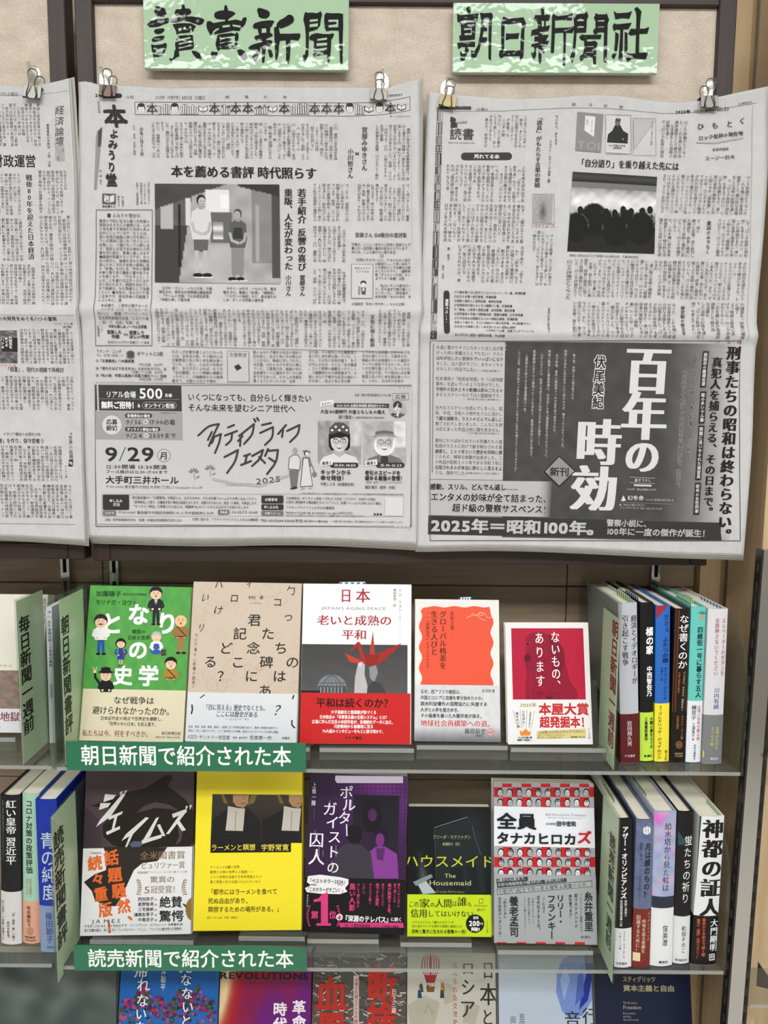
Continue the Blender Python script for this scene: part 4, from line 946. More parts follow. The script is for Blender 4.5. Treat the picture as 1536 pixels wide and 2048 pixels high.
S.pill(252, 854, 322, 863, '#3a3a3a'); S.H('オンライン参加の場合', 256, 318, 858.5, 6.4, '#dcdcdc', b=.02); S.H('9/24', 253, 287, 871, 12, '#2e2e2e'); S.E(294, 871, 4.6, 4.6, '#c9c9c9'); S.H('水', 291, 297, 871, 6, INKC); S.H('23:59まで', 300, 353, 871, 11, '#2e2e2e', b=.008); S.H('※要事前申し込み', 322, 354, 826, 4, GR)
S.H('9', 212, 240, 907, 36, '#2c2c2c', b=.012, res=3); S.L([(241, 922), (253, 894)], 1.6, '#2c2c2c'); S.H('29', 256, 312, 907, 36, '#2c2c2c', b=.012, res=3); S.E(329, 911, 13, 13, '#4a4a4a', 28); S.E(329, 911, 12, 12, '#c0c0c0', 28); S.H('月', 321, 337, 911, 15, INKC, b=.02)
S.H('12:30開場 13:30開演', 213, 335, 933, 9, '#2e2e2e', b=.01); S.H('ブース展示は12:30-17:00まで', 213, 336, 943, 7, '#2e2e2e', b=.01); S.H('大手町三井ホール', 213, 358, 959, 15, '#2a2a2a', b=.022, res=2); S.H('〒100-0004 東京都千代田区大手町1丁目2-1 Otemachi One 3F', 213, 405, 973, 6.4, INKC)
S.H('いくつになっても、自分らしく輝きたい', 376, 623, 794, 15, '#2a2a2a', b=.01, res=2); S.H('そんな未来を望むシニア世代へ', 376, 591, 815, 15, '#2a2a2a', b=.01, res=2)
def stroke(pts, w=4.2, c='#3a3a3a'): S.L([tuple(p) for p in resample(pts, 6 * (len(pts) - 1))] if len(pts) > 2 else pts, w, c); S.E(*pts[0], w / 2, w / 2, c, 8); S.E(*pts[-1], w / 2, w / 2, c, 8)
for q in ([(397, 871), (420, 852), (438, 848)], [(438, 848), (432, 860), (418, 892)], [(424, 864), (416, 880)], [(428, 876), (424, 886)], [(428, 874), (442, 868)], [(442, 868), (438, 886), (430, 906)],
          [(456, 855), (468, 850)], [(450, 871), (474, 862)], [(464, 868), (462, 880), (452, 890)], [(485, 872), (476, 882)], [(481, 878), (480, 892)], [(478, 872), (508, 848)], [(508, 848), (504, 868), (488, 888)], [(508, 838), (511, 843)], [(514, 836), (517, 841)],
          [(524, 850), (542, 846)], [(520, 866), (546, 854)], [(546, 854), (544, 874), (530, 890)], [(572, 850), (556, 868)], [(566, 860), (564, 874)], [(574, 862), (599, 850)], [(599, 850), (596, 866), (580, 884)],
          [(449, 914), (476, 900)], [(476, 900), (470, 922), (454, 946)], [(488, 912), (500, 908)], [(494, 910), (490, 926)], [(482, 930), (502, 922)], [(504, 912), (526, 900)], [(526, 900), (520, 916), (504, 932)], [(518, 914), (530, 926)], [(536, 898), (530, 912)], [(534, 902), (556, 900)], [(556, 900), (552, 922), (534, 948)], [(538, 916), (550, 924)]):
    stroke(q)
S.L([(425, 958), (470, 968), (520, 972), (565, 955), (585, 948)], 5, '#a8a8a8'); S.H('2025', 511, 562, 963, 15, '#4a4a4a', slope=-.12, res=2); S.H('Active Life Fest', 452, 506, 970, 6, '#8a8a8a', slope=-.05, shear=.3)
for fx, fy_ in ((388, 946), (420, 940)):
    S.L([(fx + 2, fy_ + 14), (fx, fy_)], 1, '#777777')
    for k in range(5): a = math.pi * (1.1 + .2 * k); S.E(fx + 7 * math.cos(a), fy_ + 7 * math.sin(a), 4, 1.8, '#7d7d7d', 8, a)
    S.E(fx + 8, fy_ + 8, 4, 1.6, '#7d7d7d', 8, -.6)
# couple drawing
S.E(590, 901, 5, 6, '#9a9a9a'); S.P([(576, 938), (578, 915), (586, 909), (596, 909), (602, 920), (600, 941)], '#4a4a4a'); S.P([(577.4, 937), (579.4, 916), (586.5, 910.5), (595.5, 910.5), (600.6, 920), (598.6, 939.6)], '#cacaca'); S.P([(578, 940), (598, 941), (594, 972), (582, 974)], '#6e6e6e'); S.E(588, 976, 8, 2.4, INKC, 10, -.2); S.E(613, 903, 9, 3, '#8a8a8a', 14, .15); S.E(613, 907, 5, 5.5, INKC); S.E(614, 908, 3.6, 4.4, '#cfcfcf'); S.P([(605, 914), (620, 914), (624, 932), (604, 932)], '#757575'); S.P([(606, 916), (617, 916), (626, 972), (600, 974)], '#4a4a4a'); S.P([(607.4, 917), (616, 917), (624.6, 971), (601.6, 972.6)], '#cccccc'); S.L([(623, 928), (629, 944)], 1.6, '#6a6a6a'); S.E(629, 949, 5, 5, '#757575'); S.E(606, 977, 5, 1.8, '#9c9c9c', 8, -.3); S.E(621, 976, 5, 1.8, '#9c9c9c', 8, -.3)
# seminar and portraits
S.R(668, 807, 778, 815, '#3a3a3a'); S.H('13:30-13:50 太陽生命保険 認知症セミナー', 673, 774, 811, 6, '#dddddd', b=.01); S.P([(640, 804), (667, 799), (668, 809), (641, 814)], '#dadada'); S.H('セミナー', 643, 665, 809, 6.4, INKC, b=.02, slope=-.15)
S.H('企画・制作 読売新聞社ビジネス局', 709, 782, 790, 5.4, GR); S.box(785, 787, 817, 800, .7, '#777777'); S.H('広告', 790, 812, 793.5, 8, GR)
S.E(795, 818, 17.5, 18, '#a8a8a8', 26); S.P([(781, 829), (790, 824), (800, 824), (809, 829), (803, 834), (795, 836), (787, 834)], '#3b3b3b'); S.E(795, 812, 9, 10, '#3c3c3c'); S.E(795, 816, 7.4, 9, '#cccccc'); S.P([(788, 812), (790, 806), (800, 806), (802, 812), (796, 809)], '#333333'); S.E(792, 815, 1, .8, INKC, 6); S.E(798, 815, 1, .8, INKC, 6); S.P([(793, 826), (797, 826), (796, 833), (794, 833)], '#e0e0e0')
S.H('人生100歳時代 お金ともしもの備え', 641, 771, 823, 8, '#2c2c2c', b=.01); S.H('緑川雅友', 677, 704, 834, 8, '#2c2c2c'); S.H('氏（太陽生命保険株式会社 営業企画部長）', 704, 772, 835, 4.2, GR)
portrait(S, 679, 884, 86, 84, .58, .78, .12, .82, glasses=True, long_=False, band=True); portrait(S, 769, 886, 84, 86, .66, .74, .8, .42, hat=True, glasses=True, beard=True)
for x0_, l, tm, x2_ in ((641, '講演１', '13:50-14:50', 660), (730, '講演２', '15:10-16:20', 752)):
    S.pill(x2_, 925, x2_ + 57, 935, '#333333'); S.H(tm, x2_ + 8, x2_ + 52, 930, 6.6, '#dddddd', b=.01); S.P([(x0_, 922), (x0_ + 24, 918), (x0_ + 25, 929), (x0_ + 1, 933)], '#dadada'); S.H(l, x0_ + 3, x0_ + 23, 927, 7, INKC, b=.02, slope=-.12)
S.H('キッチンから', 641, 703, 944, 10, '#2a2a2a', b=.018); S.H('幸せ発信！', 641, 694, 955.5, 10, '#2a2a2a', b=.018); S.H('平野レミ氏（料理愛好家）', 641, 713, 968, 7, '#2e2e2e'); S.H('老化のスピードを', 730, 801, 945, 9.6, '#2a2a2a', b=.018); S.H('緩める最強の習慣！', 730, 809, 955.5, 9.6, '#2a2a2a', b=.018); S.H('〜認知症・脳卒中・フレイルにならない生き方〜', 730, 806, 964, 4.2, GR); S.H('鎌田 實氏（医師・作家）', 730, 795, 974, 7, '#2e2e2e')
S.H('※ 会社の集約状況により、多少前後する可能性があります。　※ プログラムおよび出演者はやむを得ず変更になる場合があります。', 601, 810, 986.5, 4, GR)
for q in ((208, 989, 260, 1019), (523, 991, 567, 1006.5), (523, 1008.5, 567, 1019.5)): S.pill(*q, '#333333', 2)
for q in ((208, 1021, 234, 1030), (436, 1019.5, 459, 1029), (523, 1021.5, 567, 1031)): S.pill(*q, '#6c6c6c', 2)
S.box(206, 988, 806, 1032, .6, '#888888'); S.H('申し込み', 221, 247, 1001, 6.6, '#dddddd', b=.01); S.H('方法', 228, 242, 1008.5, 6.6, '#dddddd', b=.01); S.H('はがき', 212, 231, 1025.5, 6, '#dddddd'); S.H('FAX', 441, 456, 1024, 6.6, '#dddddd', b=.02); S.H('必要事項', 530, 555, 999, 6, '#dddddd', b=.01); S.H('申し込み先', 528, 557, 1014, 6, '#dddddd', b=.01); S.H('応募フォーム', 530, 561, 1026.5, 5.4, '#dddddd')
S.H('参加者全員分の「必要事項」を明記の上、はがきかFAX、または応募フォームからお申し込みください。', 266, 518, 994.5, 6, '#303030'); S.H('「会場参加」に限り、応募者多数の場合は抽選となります。当選された方には、後日「入場券」を郵送します。', 266, 518, 1003.5, 6, '#303030'); S.H('「オンライン参加」を希望された方には、視聴用URLをメールまたははがきでお知らせします。', 266, 503, 1012, 6, '#303030')
S.H('〒101-0047 東京都千代田区内神田1-15-11 千代田西井ビル7F', 238, 428, 1024, 6, '#303030'); S.H('03-5577-3043', 463, 516, 1024, 6.4, '#303030')
S.H('①会場参加／オンライン参加 いずれか ②氏名（フリガナ）③年代 ④性別', 572, 751, 996, 5.6, '#303030'); S.H('⑤住所と郵便番号 ⑥電話番号 ⑦メールアドレス（応募フォームからお申し込みの場合）', 572, 766, 1004, 5.6, '#303030'); S.H('アクティブライフフェスタ2025事務局', 572, 669, 1014.5, 6, '#303030'); S.H('https://yab-lp.yomiuri.co.jp/alf2025/', 572, 706, 1024, 6.4, '#303030'); S.H('お申し込みには読売IDによるログインが必要です。未登録の方もページ内にて登録ができます。', 572, 732, 1030, 3.6, GR)
for k in range(3): S.P([(748 + 6 * k, 1025), (753 + 6 * k, 1028), (748 + 6 * k, 1031)], '#333333')
S.R(770, 994, 806, 1031, '#cfcfcf')
S.H('主催／読売新聞東京本社　協賛／太陽生命保険株式会社 ほか', 211, 365, 1038.5, 5.6, GR); S.H('お問い合わせ：アクティブライフフェスタ2025事務局', 385, 517, 1038, 5.8, '#303030'); S.H('TEL:03-5244-5364(平日:10:00〜18:00)', 521, 656, 1040.5, 6, '#303030', b=.008); S.H('※ 応募に関する個人情報は、読売新聞東京本社が本イベントの運営のみに使用いたします。', 663, 808, 1042, 4, GR)
for x in (200, 270, 371, 470, 565, 700, 755, 818): S.E(x, 1058, .9, .9, '#555555', 6)
S.L([(822, 250), (824, 500)], .6, '#9a9a9a')
S.build('print', INK_NEWS, t)

# --------------------------------------------------------------- right newspaper
t, pl, disp = newspaper('complete grey newspaper sheet with the large dark advertisement and concert photo, right of the board',
    [(858, 184), (872, 188), (893, 190), (930, 194), (1020, 198), (1100, 197), (1200, 192), (1260, 195), (1330, 203), (1395, 202), (1440, 194), (1531, 178)],
    [(833, 1094), (980, 1092), (1200, 1099), (1350, 1106), (1484, 1110)], [(858, 184), (850, 400), (840, 660), (836, 900), (833, 1094)], [(1531, 178), (1527, 400), (1508, 640), (1500, 900), (1484, 1110)], 0.8475,
    [(668, 0.0048, 14)], 4, 11)
S = Ink(pl, disp, cell=0.005, subg=True, rot=-0.014)
for x, y, h, s_ in ((873, 216, 10, 0),): pass
y = 214; rr = random.Random(9)
while y < 672:
    h = rr.choice((15, 17, 26, 28)); xx = 876 - (y - 214) * .029
    S.P([(xx - 2.4, y), (xx + 10, y), (xx + 9.6, y + h), (xx - 3, y + h)], rr.choice(('#3f3f3f', '#555555', '#8b8b8b', '#6b6b6b')))
    for j in range(4): S.L([(xx + 2.6 * j, y + 2), (xx + 2.6 * j - .6, y + h - 1.5)], 1.3, rr.choice(('#d0d0d0', '#a8a8a8', '#303030', '#777777')))
    y += h + 1.2
S.R(878, 213, 942, 219, '#444444'); S.R(905, 214, 925, 218, '#b0b0b0'); S.H('13版S', 951, 976, 219, 6, GR)
S.L([(884, 222), (1000, 223), (1140, 217), (1220, 217), (1330, 226), (1400, 224), (1512, 207)], .7, '#777777')
for c, x, yv in zip('朝日新聞', (1147, 1180, 1211, 1242), (210, 210.5, 212, 214)): S.H(c, x - 6, x + 6, yv, 6, '#777777')
S.H('2025年', 1352, 1382, 223, 7.4, INKC, b=.02, slope=-.02); S.H('（令和7年）', 1384, 1410, 222, 5.6, GR, slope=-.04); S.H('8月30日(土)', 1411, 1458, 220, 8, INKC, b=.01, slope=-.07); S.H('第三種郵便物認可', 1476, 1503, 209, 4, GR, slope=-.15)
S.H('読書', 899, 949, 267, 23, '#3c3c3c', res=3); S.E(906, 240, 6, 5.5, '#3c3c3c'); S.E(903, 235, 2, 2.4, '#3c3c3c'); S.P([(901, 255), (902, 245), (909, 243), (914, 246), (915, 254)], '#3c3c3c'); S.H('Reading', 914, 935, 245, 7, GR, shear=.3, slope=-.12); S.H('https://book.asahi.com/', 897, 950, 284, 4.6, GR)
S.body(966, 230, 1056, 296, 10, 9, POOL_A, wf=.8); S.pill(922, 305, 1024, 320, '#3a3a3a'); S.H('売れてる本', 948, 999, 312.5, 9, '#dcdcdc', b=.02)
S.V('「道具」がもたらす言葉の愛嬌', 1079, 231, 376, 11.5, '#2c2c2c', serif=.02, res=2, x1=1074); S.V('ないもの、あります', 1113, 231, 292, 7, INKC, x1=1111); S.V('クラフト・エヴィング商會（著）', 1101, 281, 371, 6, INKC, x1=1097)
i0 = S.body(888, 330, 1054, 404, 18, 10, POOL_A, start=100); i0 = S.body(884, 408, 1052, 485, 18, 10, POOL_A, start=i0); i0 = S.body(912, 490, 1050, 566, 14, 10, POOL_A, start=i0)
S.V('東　直子', 897, 494, 521, 6, INKC); S.V('（歌人・作家）', 886, 526, 562, 5, GR)
S.box(1065, 389, 1108, 449, .8, '#888888'); S.Q([(1068, 391), (1105, 392), (1103, 447), (1066, 446)], 20, 26, lambda u, v: .62 - .25 * np.exp(-((u - .5) ** 2 / .03 + (v - .6) ** 2 / .09)) + .05 * noise2(3)(u, v))
S.H('いままで あった', 1062, 1110, 453, 5.4, '#b85a50', shear=.2); S.body(1062, 462, 1106, 572, 5, 16, POOL_A, start=30)
S.body(1130, 520, 1144, 600, 1, 11, POOL_R)
S.pill(887, 581, 899, 669, '#333333'); S.V('週間ベスト１０', 893, 598, 650, 6.6, '#dddddd', b=.02)
for k, tx in enumerate(('①介護未満の父に起きたこと＝ジェーン・スー著、新潮新書', '②生きる言葉＝俵万智著、新潮新書', '③回断と偏見＝二宮和也著、集英社新書', '④世界秩序が変わるとき＝齋藤ジン著、文春新書', '⑤「戦後」の終焉＝保阪正康・白井聡著、朝日新書', '⑥世界経済の死角＝河野龍太郎・唐鎌大輔著、幻冬舎新書', '⑦なぜ日本人は間違えたのか＝保阪正康著、新潮新書', '⑧知って得する、すごい法則77＝清水克彦著、中公新書ラクレ', '⑨人生の大問題と正しく向き合うための認知心理学', '＝今井むつみ著、日経プレミアシリーズ', '⑩ユダヤ人の歴史＝鶴見太郎著、中公新書')):
    x0_ = 908 + (62 if k == 9 else 0); S.H(tx, x0_, x0_ + 5.3 * len(tx), 584 + 8.7 * k, 5.4, '#3a3a3a', b=.006)
S.V('（書籍は全国の書店調べ）', 1096, 612, 672, 5, GR)
# thumbnails
S.P([(1154, 225), (1207, 229), (1201, 306), (1150, 302)], '#858585'); S.H('TOI', 1154, 1200, 290, 20, '#9c9c9c', slope=.06, res=2); S.P([(1170, 232), (1190, 234), (1187, 275), (1168, 262)], '#d8d8d8'); S.V('ロッキング・オン', 1183, 236, 268, 5, INKC); S.V('の時代', 1174, 236, 252, 5, INKC)
S.box(1211, 230, 1262, 309, .7, '#777777'); S.P([(1212, 231), (1261, 233), (1257, 308), (1210, 306)], '#c6c6c6'); S.P([(1213, 286), (1215, 270), (1224, 262), (1230, 250), (1240, 250), (1246, 262), (1256, 268), (1255, 288)], '#2e2e2e'); S.E(1235, 245, 5.6, 7, '#6a6a6a'); S.E(1236, 240, 5.6, 4, '#444444'); S.H('ロックで独立する方法', 1217, 1250, 292, 4.6, INKC, b=.03); S.H('忌野清志郎', 1225, 1243, 297, 4.6, INKC, b=.02)
S.box(1266, 236, 1312, 311, .7, '#888888'); S.P([(1267, 238), (1310, 240), (1268, 300)], '#b2b2b2'); S.V('創られた「日本の心」神話', 1304, 242, 290, 4, GR)
S.body(1320, 240, 1376, 316, 6, 10, POOL_R)
for c, x, yv in zip('ひもとく', (1402, 1431, 1460, 1485), (252, 250, 247, 241)): S.H(c, x - 7, x + 7, yv, 13, '#3a3a3a', serif=.02, res=2)
S.L([(1393, 284), (1430, 285), (1487, 275)], 3, '#a9a9a9'); S.H('ロック批評の現在地', 1398, 1487, 276, 9, '#2c2c2c', b=.01, slope=-.12); S.H('音楽評論家', 1425, 1458, 299, 6.4, INKC, slope=-.05); S.H('スージー鈴木', 1410, 1470, 317, 9, '#2c2c2c', slope=-.06)
S.H('「自分語り」を乗り越えた先には', 1155, 1358, 326, 16, '#262626', serif=.028, res=3, slope=.035)
def crowd(u, v):
    n = noise2(21)(u * 2, v * 2); b = .30 + .55 * np.exp(-((v - .36) / .2) ** 2) + .1 * n
    b = np.where(v < .12, .16 + .1 * np.sin(30 * v), b); b = np.where((v < .2) & (v > .12), .45, b)
    hd = .5 + .06 * np.sin(u * 40) * np.sin(u * 13 + 1) + .04 * np.sin(u * 90); b = np.where(v > hd, .17 + .03 * n, b)
    for cx, cy, r in ((.28, .6, .16), (.55, .72, .16), (.83, .68, .16), (.08, .7, .14), (.42, .56, .07), (.66, .54, .07)):
        d = ((u - cx) / r) ** 2 + ((v - cy) / (r * 1.3)) ** 2; b = np.where(d < 1, .09, b); b = np.where((d >= 1) & (d < 1.12) & (v < cy), .35, b)
    return np.where(v > .75, np.minimum(b, .14), b)
S.Q([(1145, 344), (1314, 354), (1308, 508), (1134, 503)], 90, 80, crowd)
for x in (1160, 1178, 1196, 1212, 1229, 1246, 1262, 1285, 1300): S.E(x, 419 + (x * 7) % 9, 6, 8, gy(.1), 10)
S.H('熱気に包まれるライブ会場＝2024年12月、千葉市中央区', 1139, 1276, 511, 5, INKC, slope=.03)
i0 = S.body(1319, 350, 1502, 428, 19, 11, POOL_R); i0 = S.body(1314, 437, 1402, 514, 9, 11, POOL_R, start=i0); S.V('歌詞のみでなく', 1419, 441, 508, 8.4, INKC, serif=.02, x1=1415); i0 = S.body(1432, 438, 1499, 514, 7, 11, POOL_R, start=i0)
i0 = S.body(1142, 521, 1496, 598, 37, 11, POOL_R, start=i0); i0 = S.body(1140, 605, 1352, 677, 22, 10, POOL_R, start=i0); S.V('歴史観の修正を', 1365, 612, 673, 8.4, INKC, serif=.02, x1=1362); i0 = S.body(1378, 605, 1488, 680, 11, 10, POOL_R, start=i0)
for c, x in zip('小文記', (1433, 1455, 1475)): S.H(c, x - 4, x + 4, 685, 8, '#c8564e')
S.L([(1505, 212), (1500, 500), (1490, 684)], .7, '#999999')
# large advertisement
S.P([(861, 683), (1012, 685), (1010, 960), (858, 958)], '#b9b9b9')
def adbg(u, v):
    n = noise2(33)(u * 3, v * 3); b = .27 + .035 * n; b = b + .5 * np.clip((u - .68) / .32, 0, 1) ** 1.2 * (1 - np.clip((v - .9) * 8, 0, 1) * .2)
    return b
S.Q([(1010, 684), (1481, 689), (1458, 1082), (1004, 1074)], 60, 50, adbg)
S.Q([(858, 960), (1104, 963), (1100, 1034), (857, 1030)], 20, 10, lambda u, v: .70 - .36 * np.clip((u - .93) / .07, 0, 1) + .0 * v)
S.P([(857, 1031), (1442, 1045), (1442, 1081), (856, 1068)], '#343434')
S.box(860, 683, 1478, 1081, 1.2, '#4a4a4a')
S.P([(865, 688), (868, 688), (866, 945), (863, 945)], '#8a8a8a')
for y0_, ls in ((695, ('永遠に繋がりそうになかった点と点が繋', 'がった時の興奮はとんでもない！ラスト', 'は叫び出したい気持ちでいっぱいになり', 'ました。没入感がすごい、めちゃくちゃ', 'おもしろい作品でした！')), (757, ('松本清張の『昭和史発掘』や『小説帝銀', '事件』を読んでいるような気分でした。', '予想外の犯人とその動機は読みごたえの', 'あるミステリーならではの醍醐味です。')), (815, ('壮大なミステリーを読んでしまった。昭', '和、平成、令和の３時代をフルに活かし', 'て綴る謎解き。ラストのどんでん返しに', '魅了されてしまいました。こんなにも読', 'み応えあった作品は他に類を見ません。')), (881, ('要所にちりばめられている刑事たちの違', '和感がラストに向けて解き明かされる高', '揚感と、１００年という歴史を同時に感', 'じられる、稀有な体験が出来ました。こ', 'の作品が昭和１００年である令和７年に', '出版されるのが本当に誇らしく思えるよ', 'うな、傑作でした。'))):
    for k, l in enumerate(ls):
        xx = 872 - (y0_ - 690) * .012; S.H(l, xx, xx + 7.5 * len(l) * (1 if len(l) > 12 else 1), y0_ + 10.7 * k, 8.2, '#2e2e2e', b=.012 if k % 3 == 2 else .0)
for y_, tx in ((741, '──TSUTAYA サンリブ宗像店 渡部知華さん'), (798, '──東京堂 岡山本店 丸尾英樹さん'), (866, '──くまざわ書店 柏木町店 鈴木康之さん'), (946, '──田村書店 吹田さんくす店 村上望美さん')): S.H(tx, 925, 1000, y_, 4.4, GR)
BIG = '#d2d2d2'
for c, x, y_, w, h in (('百', 1294, 741, 96, 96), ('年', 1287, 832, 94, 98), ('の', 1283, 912, 74, 72), ('時', 1196, 884, 92, 94), ('効', 1187, 976, 96, 92)):
    need(c, -.012, 4); q = S.loc(x, y_); k = S.sc(x, y_)
    for dx in (-.052, -.026, 0, .026, .052): S.k += 5; S._put(c, q[0] + dx * w * k, q[1], w * .96 * k, h * 1.06 * k, lin(BIG), -.012, 4, 0, False, 0)
    S.k += 1
for b_, c_ in ((.075, '#d8d8d8'), (.02, '#2c2c2c')): S.V('伏尾美紀', 1199, 711, 818, 22, c_, b=b_, res=2, x1=1194); S.k += 6
for x, y1_, tx in ((1147, 805, '嵐の夜、夫婦とその娘が殺された。'), (1130, 900, '現場には四人の実行犯がいたと思われるが、捕まったのはたった二人。'), (1113, 870, '五十年後、事件の容疑者の一人が変死体で発見される。'), (1098, 920, '現場に臨場した藤森菜摘は、半世紀にも及ぶ捜査資料を託されることに。'), (1083, 895, 'カギとなるのは、昭和と平成を生きた刑事の日が滲んだ捜査ノート。'), (1068, 920, '真相解明に足りない最後のピースを求めて、藤森は資料に手を伸ばす。'), (1053, 830, '上層部から許された捜査期間は一年。'), (1038, 945, '二〇二五年、昭和が始まって百年にあたるこの年までに犯人を捕らえることはできるのか？')): S.V(tx, x, 700 + (8 if x % 2 else 0), y1_, 5.4, '#c2c2c2', x1=x - (y1_ - 700) * .028)
S.P([(1118, 911), (1151, 942), (1118, 975), (1087, 943)], '#2b2b2b'); S.P([(1118, 914), (1148, 942), (1118, 971), (1090, 943)], '#8d8d8d'); S.H('新刊', 1099, 1138, 943, 17, '#2b2b2b', b=.02, res=2)
S.H('感動、スリル、どんでん返し……', 860, 1036, 973, 12, '#262626', b=.012, res=2, slope=.01)
for b_, c_ in ((.06, '#cfcfcf'), (.022, '#242424')): S.H('エンタメの妙味が全て詰まった、', 861, 1102, 993, 16, c_, b=b_, res=2, slope=.02); S.H('超ド級の警察サスペンス！', 904, 1102, 1015, 16, c_, b=b_, res=2, slope=.02); S.k += 6
S.H('2025年＝昭和100年。', 862, 1208, 1050, 27, '#b9b9b9', b=.035, res=3, slope=.02); S.H('警察小説に、', 1212, 1300, 1045, 14, '#b4b4b4', b=.02, res=2, slope=.025); S.H('100年に一度の傑作が誕生！', 1211, 1418, 1062, 15, '#b4b4b4', b=.02, res=2, slope=.022)
S.V('刑事たちの昭和は終わらない。', 1466, 692, 1084, 26, '#1e1e1e', serif=.048, b=.012, res=3, x1=1446); S.V('真犯人を捕らえる、その日まで。', 1433, 714, 1034, 20, '#1e1e1e', serif=.042, b=.008, res=2, x1=1413)
for y0_, y1_, xa, xb, tx in ((703, 775, 1409, 1405, '頭脳派の鑑識志望'), (783, 847, 1405, 1402, '敵の多いマル暴'), (851, 960, 1401, 1395, '閑職に追いやられた捜査員'), (965, 1029, 1394, 1391, '新米の女性刑事')):
    S.P([(xa - 5.5, y0_), (xa + 6.5, y0_), (xb + 5.5, y1_), (xb - 6.5, y1_)], '#2b2b2b'); S.V(tx, xa, y0_ + 3, y1_ - 3, 7.4, '#cccccc', b=.015, x1=xb)
for b_, c_ in ((.05, '#b6b6b6'), (.012, '#242424')): S.V('昭和、平成、令和。四人の刑事と三つの時代。', 1388, 706, 925, 9.6, c_, b=b_, x1=1375); S.V('時を超えて結びついた執念の捜査が今、始まる。', 1367, 742, 982, 9.6, c_, b=b_, x1=1353); S.k += 6
S.L([(1258, 954), (1308, 956)], .6, BIG); S.L([(1258, 965), (1308, 967)], .6, BIG); S.H('書き下ろし', 1267, 1301, 960, 6.4, BIG); S.P([(1266, 968), (1301, 969), (1301, 973), (1266, 972)], '#c0c0c0'); S.H('2100円（税込価格2310円）', 1252, 1314, 978, 4.6, '#b8b8b8')
S.P([(1241, 1000), (1245, 990), (1250, 1000)], BIG); S.E(1245, 1000, 5, 2, BIG, 8); S.H('幻冬舎', 1253, 1286, 995, 9, BIG, b=.01); S.H('〒151-0051 東京都渋谷区千駄ヶ谷', 1288, 1345, 999, 4.4, '#b4b4b4'); S.L([(1237, 1004), (1345, 1008)], .5, '#a0a0a0'); S.H('●ご自宅にお届けできます。', 1237, 1292, 1009, 4.6, '#b4b4b4'); S.H('ブックサービス TEL 0120-29-9625', 1237, 1322, 1015, 5, '#b4b4b4')
for x in (862, 880, 1000, 1090, 1184, 1282, 1382, 1450): S.E(x, 1078 + (x - 860) * .018, .9, .9, '#666666', 6)
S.build('print', INK_NEWS, t)

# --------------------------------------------------------------- left newspaper
t, pl, disp = newspaper('half visible newspaper with a brush headline about economics, cut by the left edge',
    [(-330, 150), (-100, 166), (0, 171), (45, 174), (95, 165), (139, 159)],
    [(-300, 1066), (0, 1071), (172, 1081)], [(-330, 150), (-318, 600), (-300, 1066)], [(139, 159), (149, 300), (156, 560), (164, 720), (166, 900), (172, 1081)], 0.852,
    [(628, 0.0042, 15)], 4, 23)
S = Ink(pl, disp, cell=0.005, subg=True, rot=-0.004)
S.H('年（令和7年）8月30日(土曜日)', -60, 37, 187, 8, GR); S.L([(-100, 193), (40, 190), (100, 186), (139, 183)], .7, '#777777')
for c, y_ in zip('経済論壇', (221, 243, 264, 283)): S.H(c, 111, 130, y_, 18, '#333333', res=2, shear=.1)
S.P([(112, 291), (130, 291), (131, 324), (113, 324)], '#a4a4a4'); S.H('か', 117, 130, 303, 11, '#333333', shear=.1); S.H('ら', 112, 124, 317, 11, '#333333', shear=.1); S.L([(111, 212), (111, 322)], .7, '#666666')
S.V('慶應義塾大学教授　土居　丈朗', 97, 248, 334, 6, GR)
S.body(-40, 206, 84, 292, 15, 12, POOL_E); S.H('消費税減税と財政運営', -150, 71, 319, 25, '#262626', b=.012, res=2)
S.V('戦後80年を迎えた日本経済', 57, 348, 520, 13, '#2a2a2a', serif=.025, res=2, x1=63)
i0 = S.body(75, 341, 138, 428, 7, 13, POOL_E, start=40); i0 = S.body(-60, 346, 44, 430, 12, 13, POOL_E, start=i0); i0 = S.body(78, 432, 146, 522, 7, 13, POOL_E, start=i0); i0 = S.body(-60, 436, 48, 522, 12, 13, POOL_E, start=i0); i0 = S.body(82, 524, 150, 612, 7, 13, POOL_E, start=i0); i0 = S.body(-60, 528, 74, 610, 15, 13, POOL_E, start=i0)
S.L([(-100, 630), (157, 634)], .7, '#888888'); S.H('科学の大発見をめぐる八つの冒険', -18, 118, 638, 8, INKC, b=.01); S.H('マイケル・スコット著', 111, 150, 649, 5, INKC); S.H('（朝日選書）', 125, 150, 655, 5, GR)
S.Q([(-60, 661), (35, 661), (36, 727), (-60, 726)], 20, 20, lambda u, v: .38 + .2 * noise2(5)(u * 2, v * 2)); S.P([(4, 676), (36, 676), (36, 704), (4, 703)], '#262626'); S.V('大発見を', 22, 672, 698, 7, '#dddddd', b=.02); S.V('めぐる', 14, 674, 694, 7, '#dddddd', b=.02); S.V('八つの', 6, 676, 698, 7, '#dddddd', b=.02); S.H('マチ文庫', 0, 34, 732, 7, '#c4807a')
i0 = S.body(40, 658, 152, 728, 13, 11, POOL_E, start=i0); S.H('「偉業」、現代の視線で再検討', 12, 129, 739, 10, '#2c2c2c', serif=.02, res=2); i0 = S.body(-60, 752, 152, 820, 24, 10, POOL_E, start=i0)
S.H('イタリア極右の台頭を分析', 6, 82, 868, 7, INKC); S.H('「敵」を作り、保守票奪う', -12, 89, 881, 10, '#2c2c2c', serif=.02, res=2); S.H('×', 139, 148, 867, 8, INKC); S.V('世界の話題', 143, 871, 918, 8, INKC); S.P([(139, 919), (148, 919), (147, 933), (138, 933)], '#2a2a2a'); S.H('書', 139, 147, 926, 8, '#dddddd')
